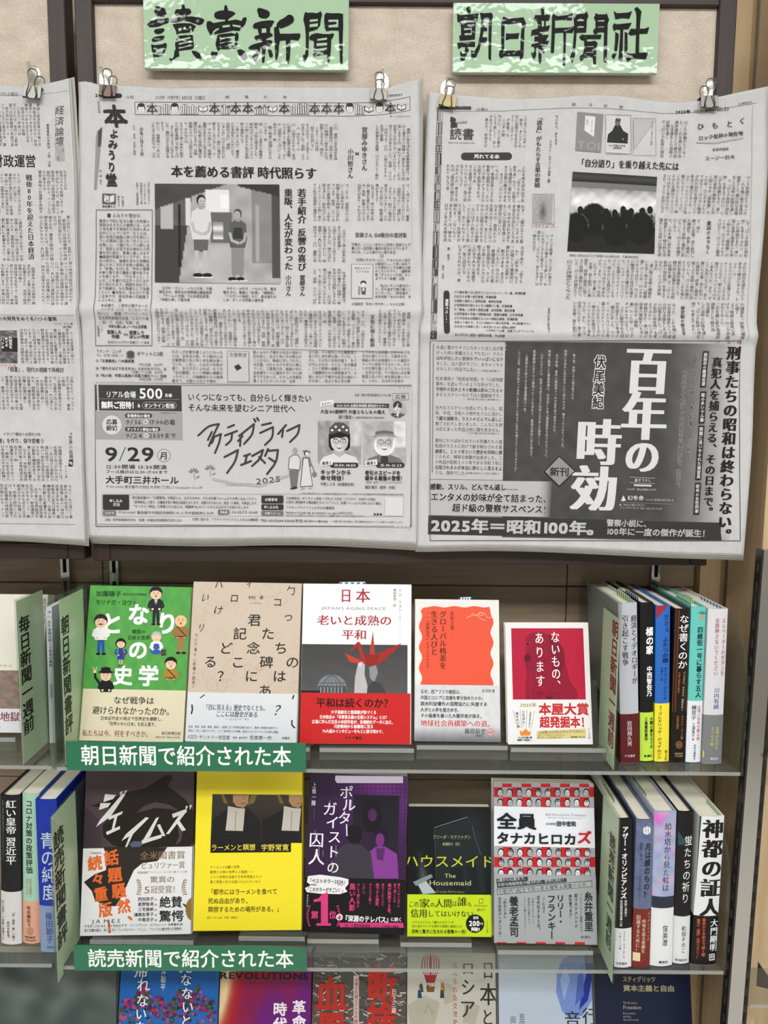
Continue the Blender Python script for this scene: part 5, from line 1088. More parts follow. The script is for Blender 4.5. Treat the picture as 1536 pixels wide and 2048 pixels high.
i0 = S.body(-60, 891, 126, 962, 21, 11, POOL_E, start=i0); S.V('ロンドン発', 133, 930, 956, 5, GR); i0 = S.body(-60, 968, 146, 1036, 24, 10, POOL_E, start=i0); S.L([(-100, 1046), (152, 1049)], .9, '#777777')
S.build('print', INK_NEWS, t)

# ------------------------------------------------------------------ binder clips and clear hooks
def clip(px, py, label, ang, tone, s=1.0):
    """px, py = centre of the clip's lower lip"""
    p = at(px, py, 0.8435 if px > 850 else 0.848)
    t = empty('binder_clip', label, 'binder clip', tuple(p), 'binder clips holding the newspapers'); t.rotation_euler = (0, ang, 0); t.scale = (s, s, s)
    w = 0.0098; h = 0.0135
    prof = [(-0.0012, 0), (-0.0004, 0), (0.0006, h - .001), (0.0085, h - .001), (0.0103, 0), (0.0109, 0), (0.0094, h), (0.0, h)]
    prof = [(-0.0016, 0.0), (-0.0008, 0.0), (0.0004, h - 0.0012), (0.0088, h - 0.0012), (0.0098, 0.0), (0.0106, 0.0), (0.0096, h), (-0.0004, h)]
    Geo().prism(prof, 0, -w, w).build('clip_body', tone, t)
    for sx in (-1, 1):
        Geo().tube([(sx * w * .98, -0.0017, 0), (sx * w * .35, -0.0017, 0)], 0.0011, 8).build('rolled_lip', tone, t)
    pts = []
    for q in (-1, 1):
        seg = [(q * 0.0052, -0.0022, 0.0), (q * 0.0056, -0.0026, 0.004), (q * 0.0034, -0.003, 0.012), (q * 0.0030, -0.0032, 0.017), (q * 0.0052, -0.003, 0.0235), (q * 0.0055, -0.003, 0.0265), (q * 0.0042, -0.003, 0.0292), (q * 0.0018, -0.003, 0.0305)]
        pts = seg[::1] if q == -1 else pts + seg[::-1]
    Geo().tube(pts, 0.00062, 8).build('wire_handle', WIRE, t, smooth=True)
    Geo().tube([(x, 0.0135 - y * .2, z) for x, y, z in pts], 0.0006, 8).build('wire_handle', WIRE, t, smooth=True)
clip(64, 197, 'bright chrome binder clip on the newspaper cut by the left edge', 0.12, STEEL, 1.0)
clip(215, 194, 'binder clip at the top left corner of the middle newspaper', 0.06, mat('#4a4038', .3, .9), .95)
clip(757, 201, 'chrome binder clip at the top right corner of the middle newspaper', 0.04, STEEL, .95)
clip(893, 214, 'tilted brassy binder clip at the top left corner of the right newspaper', 0.18, BRASS, .95)
clip(1418, 216, 'chrome binder clip beside the frame corner, on the right newspaper', -0.02, STEEL, .98)
def hook(px, py, label):
    p = at(px, py, 0.876)
    t = empty('clear_hook', label, 'hook', tuple(p), 'clear plastic hooks on the pin boards')
    Geo().prism([(0.0075 * math.cos(a), 0.0105 * math.sin(a) - .002) for a in [2 * math.pi * i / 18 for i in range(18)]], 1, -0.003, 0.0005).build('base', ACRYL_THICK, t)
    Geo().tube([(0, -0.002, 0.002), (0, -0.010, -0.001), (0, -0.014, 0.001), (0, -0.0152, 0.006)], 0.0022, 8).build('peg', ACRYL_THICK, t, smooth=True)
hook(70, 148, 'clear plastic hook behind the leftmost binder clip'); hook(213, 158, 'clear plastic hook behind the clip beside the dark board frame'); hook(765, 163, 'clear plastic hook behind the clip between the two green signs'); hook(893, 178, 'clear plastic hook behind the tilted brassy clip'); hook(1418, 180, 'clear plastic hook behind the clip near the right frame')
# ================================================================== books
SPRINT = []
def u_path(W, T, mode, b=0.0, r=0.0015):
    """outline of a cover in (x, y), outer points; open where the page edges show"""
    if mode == 'S':      # spine towards the viewer, bulging by b, boards running back
        n = 10; p = [(0, T), (0, b + r)]
        p += [(W * i / n, b * (2 * i / n - 1) ** 2) for i in range(n + 1)]
        p += [(W, b + r), (W, T)]
        return p
    if mode == 'R':      # front cover towards the viewer, spine on the right
        return [(0, 0), (W - r, 0), (W - r * .3, r * .3), (W, r), (W, T - r), (W - r, T), (0, T)]
    return [(W, 0), (r, 0), (r * .3, r * .3), (0, r), (0, T - r), (r, T), (W, T)]
def offset_path(p, t):
    p = [Vector((a, b, 0)) for a, b in p]; out = []
    c = sum(p, Vector()) / len(p)
    for i in range(len(p)):
        d = (p[min(i + 1, len(p) - 1)] - p[max(i - 1, 0)]).normalized(); n = Vector((-d.y, d.x, 0))
        if n.dot(c - p[i]) < 0: n = -n
        out.append((p[i].x + n.x * t, p[i].y + n.y * t))
    return out
def shell(name, path, t, z0, z1, m, parent):
    inn = offset_path(path, t); n = len(path); v = []; f = []
    for z in (z0, z1):
        v += [(x, y, z) for x, y in path] + [(x, y, z) for x, y in inn]
    B = 2 * n
    for i in range(n - 1):
        f += [(i, i + 1, B + i + 1, B + i), (n + i, B + n + i, B + n + i + 1, n + i + 1), (B + i, B + i + 1, B + n + i + 1, B + n + i), (i, n + i, n + i + 1, i + 1)]
    f += [(0, B, B + n, n), (n - 1, n + n - 1, B + n + n - 1, B + n - 1)]
    return mesh_obj(name, v, f, m, parent)

def slip(parent, x, y0, y1, z0, h, col, across=False, base='#e6e8e0'):
    """order slip paper sticking out of the page edge, with printed stripes"""
    L_ = y1 - y0
    if across:
        o = Geo().prism([(x, z0), (x + L_, z0), (x + L_ * .96, z0 + h), (x + .1 * L_, z0 + h * .9)], 1, y0, y0 + .0003).build('order_slip', mat(base, .7), parent)
        g = Geo(); n = 5
        for k in range(n): a = x + L_ * (k + .25) / n; g.prism([(a, z0), (a + L_ * .1, z0), (a + L_ * .14, z0 + h * .85), (a + L_ * .04, z0 + h * .85)], 1, y0 - .0002, y0 - .00005)
    else:
        o = Geo().prism([(y0, z0), (y1, z0), (y1 - .1 * L_, z0 + h), (y0 + .06 * L_, z0 + h * .8)], 0, x, x + .0003).build('order_slip', mat(base, .7), parent)
        g = Geo(); n = 7
        for k in range(n): a = y0 + L_ * (k + .2) / n; g.prism([(a, z0), (a + L_ * .07, z0), (a + L_ * .1, z0 + h * .78), (a + L_ * .03, z0 + h * .78)], 0, x - .0002, x - .00005)
    s_ = g.build('printed_stripes', mat(col, .6), o); tag(s_, kind='stuff')

def cover_book(label, tl, tr, bl, br, d, T, col, spine, art, obi=None, obi_art=None, group=None, lean=0.24, hard=False, finish=None, sl=None):
    p, Wd, Ht = quad_plane(tl, tr, br, bl, d, lean)
    t = empty('book', label, 'book', (0, 0, 0), group); t.matrix_world = p.matrix()
    ct = 0.0022 if hard else 0.0006; path = u_path(Wd, T, spine)
    cv = shell('cover', path, ct, 0, Ht, mat(col, 0.38, 0, 0.3, 0.03), t)
    pz = 0.003 if hard else 0.0004
    x0, x1 = (0.002, Wd - ct - .0002) if spine == 'R' else (ct + .0002, Wd - .002)
    Geo().box(x0, x1, ct + .0001, T - ct - .0001, pz, Ht - pz).build('page_block', PAGES, t)
    S = Ink(p); S.clip = (0.0002, Wd - 0.0002, 0.0002, Ht - 0.0002); art(S)
    fin = finish or INK_COVER
    if S.n: S.build('cover_print', fin, cv, lift=0.00008)
    if obi:
        y, oc = obi; ho = float(p.px(np.array((bl[0] + br[0]) / 2), np.array(float(y)))[1])
        ob = shell('paper_band', offset_path(path, -0.00035), 0.0003, 0.0002, ho, mat(oc, 0.42, 0, 0.3, 0.02), t)
        S = Ink(p); S.clip = (0.0002, Wd - 0.0002, 0.0004, Ht); obi_art(S)
        if S.n: S.build('band_print', INK_COVER, ob, lift=0.00048)
    if sl: slip(t, sl[0] * Wd, T * .5, T * .5 + sl[1] * Wd, Ht - .004, .0075, sl[2], across=True)
    return t, p, Wd, Ht

def stand(x0, x1, yp, d, zs, who, T=0.02):
    """clear acrylic display step: riser, ledge and leaning back plate"""
    A = at(x0, yp, d); B = at(x1, yp, d); hz = A[2] * .5 + B[2] * .5 - zs - 0.0026
    t = empty('book_stand', 'clear acrylic display stand under the ' + who, 'book stand', (A[0], A[1], zs), 'clear acrylic book stands')
    W_ = B[0] - A[0]; th = .0022; yf = -0.010; yb = T + 0.006
    L_ = lambda y: hz - .245 * y
    g = Geo().prism([(yf, .0002), (yf + th, .0002), (yf + th, L_(yf + th) - th), (yb + th, L_(yb) - th), (yb + th + .0184, L_(yb) + .075), (yb + .0184, L_(yb) + .075), (yb, L_(yb)), (yf, L_(yf))], 0, 0, W_)
    g.build('bent_sheet', ACRYL_THICK, t)
    Geo().box(0.0, W_, yb - .001, yb + th - .001, .0002, L_(yb) - th - .0001).build('rear_riser', ACRYL_THICK, t)
    Geo().box(0.0005, W_ - .0005, yf - .0011, yf - .0001, hz - .0025, hz + .0026).build('front_lip', ACRYL_EDGE, t)
    return t

def spine_book(label, top, bot, zs, col, art, obi=None, obi_art=None, bulge=0.0, hard=True, depth=0.130, group=None, dist=None, inner=None, slips=(), band2=None, finish=None, pages=None):
    (xa, xb, yt), (xc, xd, yb) = top, bot
    BL = at_z(xc, yb, zs + .0004); d = dist or float(BL[1] + CAM_D)
    BL = at(xc, yb, d); BL[2] = zs + .0004; BR = at(xd, yb, d); TL = at(xa, yt, d)
    ez = TL - BL; Ht = float(np.linalg.norm(ez)); ez /= Ht
    ex = np.array([ez[2], 0, -ez[0]]); Wd = float(BR[0] - BL[0]) - 0.0006
    BL[2] += max(0, -(ex[2] * Wd))
    p = Plane(BL, ex, ez); p.n = np.array([0, -1.0, 0])
    t = empty('book', label, 'book', (0, 0, 0), group); t.matrix_world = p.matrix()
    ct = .0022 if hard else .0006; path = u_path(Wd, depth, 'S', bulge)
    cv = shell('cover', path, ct, 0, Ht, mat(col, 0.38, 0, 0.3, 0.03), t)
    pz = .003 if hard else .0004
    n = 10; poly = [(ct + .0001, depth - .003)] + [(ct + (Wd - 2 * ct) * i / n, ct + .0004 + (bulge + .0008) * (2 * i / n - 1) ** 2 + (.001 if hard else 0)) for i in range(n + 1)] + [(Wd - ct - .0001, depth - .003)]
    Geo().prism(poly, 2, pz, Ht - pz).build('page_block', pages or PAGES, t)
    disp = (lambda x, z: bulge * (2 * np.clip(x / Wd, 0, 1) - 1) ** 2)
    S = Ink(p, disp=disp if bulge else None, cell=0.003 if bulge else None, subg=bool(bulge)); S.clip = (0.0002, Wd - 0.0002, 0.0002, Ht - 0.0002); art(S)
    if S.n: S.build('spine_print', finish or INK_COVER, cv, lift=0.0002 if bulge else 0.00008)
    if obi:
        y, oc = obi; ho = float(p.px(np.array((xc + xd) / 2), np.array(float(y)))[1])
        ob = shell('paper_band', offset_path(path, -0.0003), 0.00025, 0.0004, ho, mat(oc, 0.42, 0, 0.3, 0.02), t)
        if obi_art:
            S = Ink(p, disp=disp if bulge else None, cell=0.003 if bulge else None, subg=bool(bulge)); S.clip = (0.0002, Wd - 0.0002, 0.0006, Ht); obi_art(S)
            S.build('band_print', INK_COVER, ob, lift=0.0006)
    for a in slips: slip(t, Wd * a[0], depth * a[1], depth * a[2], Ht - pz - .001, a[3], a[4])
    return t

# --------------------------------------------------------------- little drawn people
def toon(S, x, y, h, skin, hair, top, low, shoe='#1a1a1a', bald=False, dress=False, mous=False, specs=False, cap=None, sash=None, kneel=False, cut=1.0, beard=None):
    """big-headed cartoon figure; y = head centre, h = total height"""
    r = h * .16; yb = y + r; u = h / 100
    if not dress and not kneel and cut >= 1:
        for q in (-1, 1): S.P([(x + q*4*u - 5*u*.9, y + 42*u), (x + q*4*u + 5*u*.9, y + 42*u), (x + q*6*u + 3.2*u, y + 80*u), (x + q*6*u - 3.6*u, y + 80*u)], low); S.E(x + q*7*u, y + 81*u, 6*u, 3*u, shoe, 10)
    if dress:
        S.P([(x - 7*u, y + 14*u), (x + 7*u, y + 14*u), (x + 13*u, y + 58*u), (x - 13*u, y + 58*u)], top)
        for q in (-1, 1): S.L([(x + q*4*u, y + 57*u), (x + q*4*u, y + 76*u)], 3*u, skin); S.E(x + q*5*u, y + 78*u, 4.6*u, 2.4*u, shoe, 8)
    elif kneel: S.E(x, y + 46*u, 22*u, 12*u, low, 14)
    S.P([(x - 9*u, y + 13*u), (x + 9*u, y + 13*u), (x + 17*u, y + 20*u), (x + 15*u, y + 46*u), (x - 15*u, y + 46*u), (x - 17*u, y + 20*u)], top) if not dress else None
    if kneel: S.P([(x - 8*u, y + 22*u), (x + 8*u, y + 22*u), (x + 14*u, y + 52*u), (x - 14*u, y + 52*u)], low)
    for q in (-1, 1): S.L([(x + q*15*u, y + 20*u), (x + q*20*u, y + 34*u), (x + q*(9 if not kneel else 12)*u, y + 41*u)], 6.4*u, top if not dress else top); S.E(x + q*9*u, y + 41*u, 3.4*u, 3*u, skin, 8)
    if sash: S.L([(x - 10*u, y + 15*u), (x + 12*u, y + 38*u)], 2.6*u, sash); S.L([(x - 14*u, y + 40*u), (x + 14*u, y + 40*u)], 3*u, sash)
    if hair and not bald: S.E(x, y - 2.5*u, r * 1.08, r * 1.04, hair, 18)
    if dress: S.E(x, y, r * 1.22, r * 1.08, hair, 18)
    S.E(x, y + 1.4*u, r * .93, r * .92, skin, 18)
    if hair and not bald: S.P([(x - r * .95, y - 1*u), (x - r * .8, y - r * .85), (x, y - r * 1.1), (x + r * .8, y - r * .85), (x + r * .95, y - 1*u), (x + r * .3, y - r * .5), (x - r * .5, y - r * .45)], hair)
    for q in (-1, 1):
        S.E(x + q*5*u, y + .5*u, 1.2*u, 1.4*u, '#1a1a1a', 6); S.L([(x + q*3*u, y - 3.5*u), (x + q*7.5*u, y - 4*u)], 1*u, hair if hair and not bald else '#3a3a3a')
        if specs: S.E(x + q*5*u, y + .5*u, 3.8*u, 3.4*u, '#e8e8e8', 10); S.E(x + q*5*u, y + .5*u, 3*u, 2.7*u, skin, 10)
    S.L([(x, y + 1*u), (x + 1.4*u, y + 4.5*u), (x - 1*u, y + 4.8*u)], 1*u, '#b07850'); S.L([(x - 3*u, y + 9*u), (x + 3*u, y + 9*u)], 1.1*u, '#a04030')
    if mous: S.P([(x - mous*u, y + 7.4*u), (x, y + 5*u), (x + mous*u, y + 7.4*u), (x, y + 8.2*u)], hair or '#1a1a1a')
    if cap: S.E(x, y - 8*u, r * 1.35, 3.4*u, cap, 16); S.P([(x - r * .85, y - 8*u), (x - r * .75, y - 20*u), (x, y - 22*u), (x + r * .75, y - 20*u), (x + r * .85, y - 8*u)], cap)

def face(S, x, y, rx, ry, rs, red=False):
    """grey half-tone face of the checkered cover"""
    h = rs.choice(('#15181a', '#1c1c1c', '#2a2a2a')); sk = rs.choice(('#d8dadc', '#c4c6c8', '#b0b2b4'))
    S.E(x, y, rx, ry, h, 14); S.E(x + rs.uniform(-.4, .4), y + ry * .16, rx * .78, ry * .80, sk, 14)
    if rs.random() < .35: S.P([(x - rx * .75, y - ry * .1), (x, y - ry * .62), (x + rx * .75, y - ry * .1), (x + rx * .2, y - ry * .22), (x - rx * .3, y - ry * .2)], h)
    for q in (-1, 1): S.L([(x + q * rx * .18, y + ry * .05), (x + q * rx * .55, y + ry * .05)], ry * .12, '#1c1c1c')
    S.L([(x, y + ry * .1), (x + .3, y + ry * .4)], .6, '#7a7a7a'); S.L([(x - rx * .3, y + ry * .6), (x + rx * .3, y + ry * .6)], ry * .1, '#333333')

W_ = '#f2f3f2'; K_ = '#181818'
# ------------------------------ upper row, covers
def a1(S):
    S.Q([(150, 1165), (395, 1168), (372, 1490), (150, 1486)], 40, 60, lambda u, v: np.stack([.33 + .05 * noise2(2)(u * 3, v * 3), .62 + .05 * noise2(2)(u * 3, v * 3), .29 + .05 * noise2(6)(u * 4, v * 4)], 1))
    S.H('加藤陽子', 192, 243, 1187, 11, '#143018', b=.012, res=2); S.H('東京大学文学部教授', 246, 293, 1188.5, 5, '#143018', b=.01); S.H('モリナガ・ヨウ', 191, 264, 1204, 10.5, '#143018', b=.012, res=2); S.H('絵', 266, 272, 1205, 6, '#143018')
    for c, x, y, w, h in (('と', 224, 1246, 40, 47), ('な', 277, 1228, 42, 46), ('り', 334, 1246, 34, 48), ('の', 276, 1299, 42, 42), ('史', 246, 1350, 40, 42), ('学', 297, 1351, 44, 44)): S.H(c, x - w / 2, x + w / 2, y, h * .9, W_, b=.022, res=4, fit=False)
    S.H('戦前の', 264, 292, 1263, 8.5, '#143018', b=.014); S.H('日本と世界', 255, 300, 1275, 9, '#143018', b=.014)
    sk = '#eac3a4'
    toon(S, 312, 1187, 76, sk, '#1d1d1f', '#20222a', '#20222a', mous=3); S.P([(309, 1200), (315, 1200), (312, 1212)], '#f0f0f0'); S.L([(312, 1201), (312, 1211)], 1.5, K_)
    toon(S, 202, 1243, 80, sk, '#2a221e', '#e6e6e6', '#2451a0', '#141414', mous=9); toon(S, 242, 1287, 56, sk, '#15131a', '#22389a', None, dress=True); S.P([(245, 1307), (250, 1306), (251, 1313), (246, 1314)], '#8a2020')
    toon(S, 313, 1274, 60, sk, '#b8b8b4', '#ececec', '#2c58a8', specs=True, kneel=True); toon(S, 362, 1241, 80, '#e8bd96', None, '#96703e', '#9c7a48', '#16110c', bald=True, mous=3, sash='#54391c')
    for k in range(3): S.P([(322, 1300 + 4 * k), (332, 1299 + 4 * k), (333, 1302 + 4 * k), (323, 1303.5 + 4 * k)], ('#2b3a2c', '#7a3a20', '#30302c')[k])
    toon(S, 212, 1350, 74, sk, None, '#17181c', '#17181c', bald=True, cap='#131417', cut=.5); S.L([(199, 1366), (191, 1355), (190, 1343)], 5, '#17181c'); S.L([(190, 1343), (187, 1334)], 1.8, sk); S.L([(191, 1343), (194, 1334)], 1.8, sk); S.E(190, 1343, 3.4, 3.4, sk, 8)
    toon(S, 342, 1327, 72, sk, '#16130f', '#a8812f', '#a8812f', mous=2.2, sash='#3a2a14', cut=.5)
def o1(S):
    S.H('なぜ戦争は', 227, 309, 1400, 15, '#2c2a24', b=.01, serif=.01, res=3); S.H('避けられなかったのか。', 185, 348, 1420, 16, '#2c2a24', b=.01, serif=.01, res=3); S.H('日本近代史の視点で世界史を横断し、', 201, 330, 1436, 8, '#33312b', b=.006); S.H('「世界の中の日本」を捉え直す。', 213, 316, 1447, 8, '#33312b', b=.006)
    S.H('私たちは今、何をすべきか。', 165, 303, 1465.5, 13, '#8e2a20', serif=.012, res=3); S.H('毎日新聞出版', 323, 362, 1466, 6.5, '#33312b'); S.H('定価2200円（本体2000円+税）', 311, 363, 1474, 4.4, '#44423c')
BR = 'face-out books on the upper acrylic shelf'; BR2 = 'face-out books on the second acrylic shelf'; BR3 = 'face-out books on the lowest shelf'
cover_book('green cover with drawn cartoon figures and white title, cream paper band', (180, 1171), (388, 1174), (157, 1481), (366, 1485), .838, .020, '#4f9a48', 'L', a1, (1379, '#ded4b6'), o1, BR)
def a2(S):
    S.R(360, 1155, 610, 1492, '#cbbaa8')
    rs = random.Random(5)
    for k in range(46):
        cx, cy, r = rs.uniform(380, 598), rs.uniform(1170, 1382), rs.uniform(5, 14); ph = rs.uniform(0, 6)
        S.L([(cx + (r + 2.2 * math.sin(3 * a + ph)) * math.cos(a), cy + (r + 2.2 * math.sin(2 * a + ph)) * math.sin(a)) for a in [2 * math.pi * i / 16 for i in range(17)]], .7, '#b7a595')
    for c, x, y in (('君', 509, 1240), ('記', 480, 1267), ('た', 536, 1267), ('ど', 452, 1296), ('念', 507, 1296), ('ち', 562, 1296), ('る', 421, 1323), ('こ', 476, 1324), ('碑', 533, 1324), ('の', 585, 1324), ('？', 448, 1352), ('に', 503, 1352), ('は', 559, 1352), ('あ', 530, 1381)): S.H(c, x - 14, x + 14, y, 24, '#2a2522', b=.004, res=3)
    for c, x, y, w, sh in (('い', 411, 1195, 16, .4), ('ロ', 469, 1196, 18, .1), ('コ', 555, 1204, 20, 0), ('勹', 582, 1181, 18, 0), ('け', 437, 1220, 20, .2), ('リ', 403, 1255, 14, .2), ('つ', 577, 1235, 18, 0), ('ハ', 438, 1168, 18, 0), ('ィ', 500, 1166, 14, .3)): S.H(c, x - w / 2, x + w / 2, y, 18, '#2a2522', shear=sh, res=2)
    S.H('中村', 496, 511, 1195, 7.5, '#3a322c', serif=.01); S.H('達', 519, 527, 1195, 7.5, '#3a322c'); S.V('カリブ海の〈記憶の詩学〉', 393, 1266, 1380, 6, '#3a322c', x1=386)
    S.H('Tōru Nakamura', 500, 524, 1206, 4, '#8a7c70')
def o2(S):
    S.H('「目に見える」歴史でなくとも、', 408, 536, 1414, 12, '#2a2a2c', serif=.02, res=3); S.H('ここには歴史がある', 432, 516, 1427.5, 12, '#2a2a2c', serif=.02, res=3); S.H('──エドワード・ボウ', 450, 498, 1438, 5, '#3a3a3c')
    S.H('自由、革命、家族、教育、国家——通貨に注ぐ地域的記憶を訪ねて、精神の思想家が描写する', 377, 556, 1453, 5, '#3a3a3c'); S.H('歴史の「共」に描かれてきた、カリブ海作家たちが想像、創造するオルタナティヴな思想の精髄。', 377, 560, 1461, 5, '#3a3a3c')
    S.pill(376, 1470, 395, 1477, '#9a9aa0'); S.H('第46回', 378, 393, 1473.5, 4.6, W_); S.H('サントリー学芸賞', 398, 460, 1474, 8.4, '#2a2a2c', serif=.01); S.H('（思想・歴史部門）', 462, 498, 1475, 4.4, '#3a3a3c'); S.H('受賞第一作', 499, 544, 1475, 8.4, '#2a2a2c', serif=.01); S.H('柏書房', 564, 580, 1476, 5, '#2a2a2c')
    S.H('？', 548, 574, 1420, 24, '#2a2522', res=3, shear=.3); S.L([(384, 1409), (385, 1419), (383, 1428)], 3, '#2a2522'); S.L([(400, 1396), (410, 1389)], 2, '#2a2522'); S.L([(588, 1390), (585, 1398)], 3, '#2a2522'); S.L([(584, 1440), (584, 1450), (590, 1456)], 3, '#2a2522')
cover_book('beige cover with scattered black title characters and pale grey band, second from left', (388, 1163), (603, 1167), (370, 1483), (593, 1487), .834, .022, '#c9b8a6', 'R', a2, (1386, '#d9dbde'), o2, BR)
def crane(S):
    S.P([(689, 1306), (724, 1322), (732, 1330), (700, 1324)], '#c23a2c'); S.P([(701, 1303), (709, 1290), (716, 1283), (721, 1286), (728, 1312), (738, 1328), (724, 1326), (715, 1292)], '#a82a22')
    S.P([(746, 1262), (749, 1300), (750, 1326), (738, 1326), (740, 1300)], '#b8332a'); S.P([(804, 1286), (770, 1300), (748, 1312), (734, 1330), (760, 1327), (785, 1306)], '#a02620'); S.P([(729, 1308), (758, 1310), (752, 1336), (733, 1330)], '#8e211c')
def a3(S):
    S.R(590, 1160, 830, 1495, '#e9eaec'); S.Q([(601, 1288), (815, 1290), (815, 1390), (598, 1388)], 12, 12, lambda u, v: .25 + .08 * v + .02 * noise2(4)(u, v))
    R_ = '#a02530'
    S.H('日', 680, 704, 1191, 27, R_, res=3, serif=.02); S.H('本', 711, 741, 1191, 28, R_, res=3, serif=.02); S.H("JAPAN'S AGING PEACE", 643, 772, 1216, 7.5, '#8a7c80', res=2); S.H('老いと成熟の', 634, 784, 1240, 20, R_, res=3, serif=.02); S.H('平和', 683, 734, 1269, 20, R_, res=3, serif=.02)
    S.V('トム・フォン・リ', 800, 1177, 1240, 6, '#4a4448'); S.V('梅原季哉・訳', 789.5, 1177, 1214, 6, '#4a4448'); S.V('Tom Phuong Le', 800, 1244, 1280, 3.6, '#b8a8b0')
    S.E(664, 1375, 29, 26, '#7b8085', 26); [S.L([(664 + 27 * math.sin(a), 1374), (664 + 10 * math.sin(a), 1354), (664, 1349)], .9, '#3c4044') for a in (-1.2, -.8, -.4, 0, .4, .8, 1.2)]; S.L([(637, 1366), (691, 1366)], 1.2, '#3c4044'); S.R(636, 1372, 692, 1390, '#45494d'); [S.R(640 + 7 * k, 1374, 643 + 7 * k, 1388, '#85898d') for k in range(7)]; S.R(598, 1381, 640, 1390, '#17181a')
    crane(S)
    S.P([(716, 1327), (724, 1323), (730, 1330), (729, 1348), (735, 1372), (733, 1392), (708, 1392), (710, 1355)], '#b4b4b6'); S.P([(738, 1334), (752, 1330), (756, 1345), (748, 1366), (740, 1356)], '#8c8c8e'); S.P([(733, 1392), (736, 1374), (746, 1362), (760, 1366), (770, 1380), (774, 1392)], '#3c3d40'); S.E(720, 1329, 3.4, 4.6, '#cfcfd0', 10)
def o3(S):
    S.H('平和は続くのか？', 632, 786, 1405, 19, '#240a0c', serif=.02, b=.014, res=3)
    for y, a, b, tx in ((1424, 662, 753, '少子高齢化と建規範が形づくる'), (1433.5, 639, 777, '日本独自の「非軍事主義の生態システム」とは？'), (1443, 624, 790, '広島に学んだ注目の米研究者が、各種統計データに加え、'), (1452.5, 668, 747, '元防衛相から被爆者に至る'), (1462, 645, 770, '70人超のインタビューをもとに解き明かす。')): S.H(tx, a, b, y, 7.6, '#f0e6e4', b=.018)
    S.H('みすず書房', 690, 724, 1475.5, 6, '#300d10', b=.01)
t, p, Wd, Ht = cover_book('white cover with a red folded paper crane and red band', (605, 1167), (822, 1169), (599, 1487), (822, 1489), .834, .024, '#dfe0e2', 'R', a3, (1386, '#c3201f'), o3, BR, hard=True, sl=(.3, .28, '#3a6aa8'))
def a4(S):
    S.R(820, 1190, 1010, 1490, '#e4e3de')
    L_ = [(841 + 3.4 * math.sin(k * .95), 1222 + (1372 - 1222) * k / 24) for k in range(25)]; R2 = [(984 + 3.2 * math.sin(k * .95 + 1), 1372 - (1372 - 1222) * k / 24) for k in range(25)]
    Tp = [(979 - (979 - 847) * k / 18, 1213.5 + 1.5 * math.sin(k * 1.15)) for k in range(19)]
    S.P(L_ + R2 + Tp, '#e4573c')
    S.V('グローバル格差を', 886, 1221, 1338, 14, '#33140f', serif=.015, res=3); S.V('生きる人びと', 868.5, 1221, 1311, 14, '#33140f', serif=.015, res=3); S.V('──「国際協力」のディストピア', 855.5, 1222, 1338, 7, '#33140f', res=2); S.V('友松夕香', 904.5, 1222, 1260, 8, '#33140f', serif=.01, res=2); S.V('Yuka Tomomatsu', 904.5, 1263, 1292, 2.6, '#a83c2c')
    S.L([(933, 1236), (945, 1230), (952, 1232), (960, 1224), (970, 1228), (975, 1236), (984, 1234)], .9, '#f0c8ae'); S.L([(943, 1226), (955, 1231), (962, 1238), (972, 1241)], .8, '#f0c8ae'); S.E(962, 1228, 5, 3.4, '#efb79a', 10); S.E(962, 1228, 3.8, 2.3, '#e4573c', 10)
def o4(S):
    S.Q([(825, 1370), (1001, 1371), (1003, 1486), (825, 1484)], 30, 30, lambda u, v: np.stack([.82 - .42 * np.clip((v - .72) / .28, 0, 1) + .03 * noise2(9)(u * 2, v * 2)] * 3, 1) + np.array([0, .005, .015]))
    for y, b, tx in ((1383, 925, 'なぜ、西アフリカ諸国は、'), (1395, 970, '中国とロシアに信頼を寄せ始めたのか。'), (1407, 975, '欧米利益優先の国際協力に失望する'), (1419.5, 922, '人びとの声を聞き歩き、'), (1431, 968, 'その偽善を暴いた人類学者が探る、')): S.H(tx, 841, b, y, 8.4, '#2c2c2e', b=.014)
    S.H('岩波新書', 963, 990, 1381.5, 7, '#2c2c2e'); S.H('地球社会再構築への道。', 841, 988, 1446, 13, '#c33a2c', serif=.02, res=3); S.H('藤原辰史', 929, 972, 1462, 11, '#242426', serif=.015, res=2); S.H('（農業史）', 947, 972, 1471, 5, '#242426'); S.E(981, 1464.5, 7.6, 7.6, '#c0483c', 22); S.E(981, 1464.5, 6.6, 6.6, '#c8b8b4', 22); S.H('推薦', 976, 986, 1465, 6, '#c0483c')
cover_book('small white cover with wavy orange panel and silver band', (829, 1198), (995, 1200), (829, 1482), (1001, 1484), .838, .013, '#dcdbd6', 'R', a4, (1370, '#ced0d2'), o4, BR, sl=(.52, .16, '#2c5ca8'))
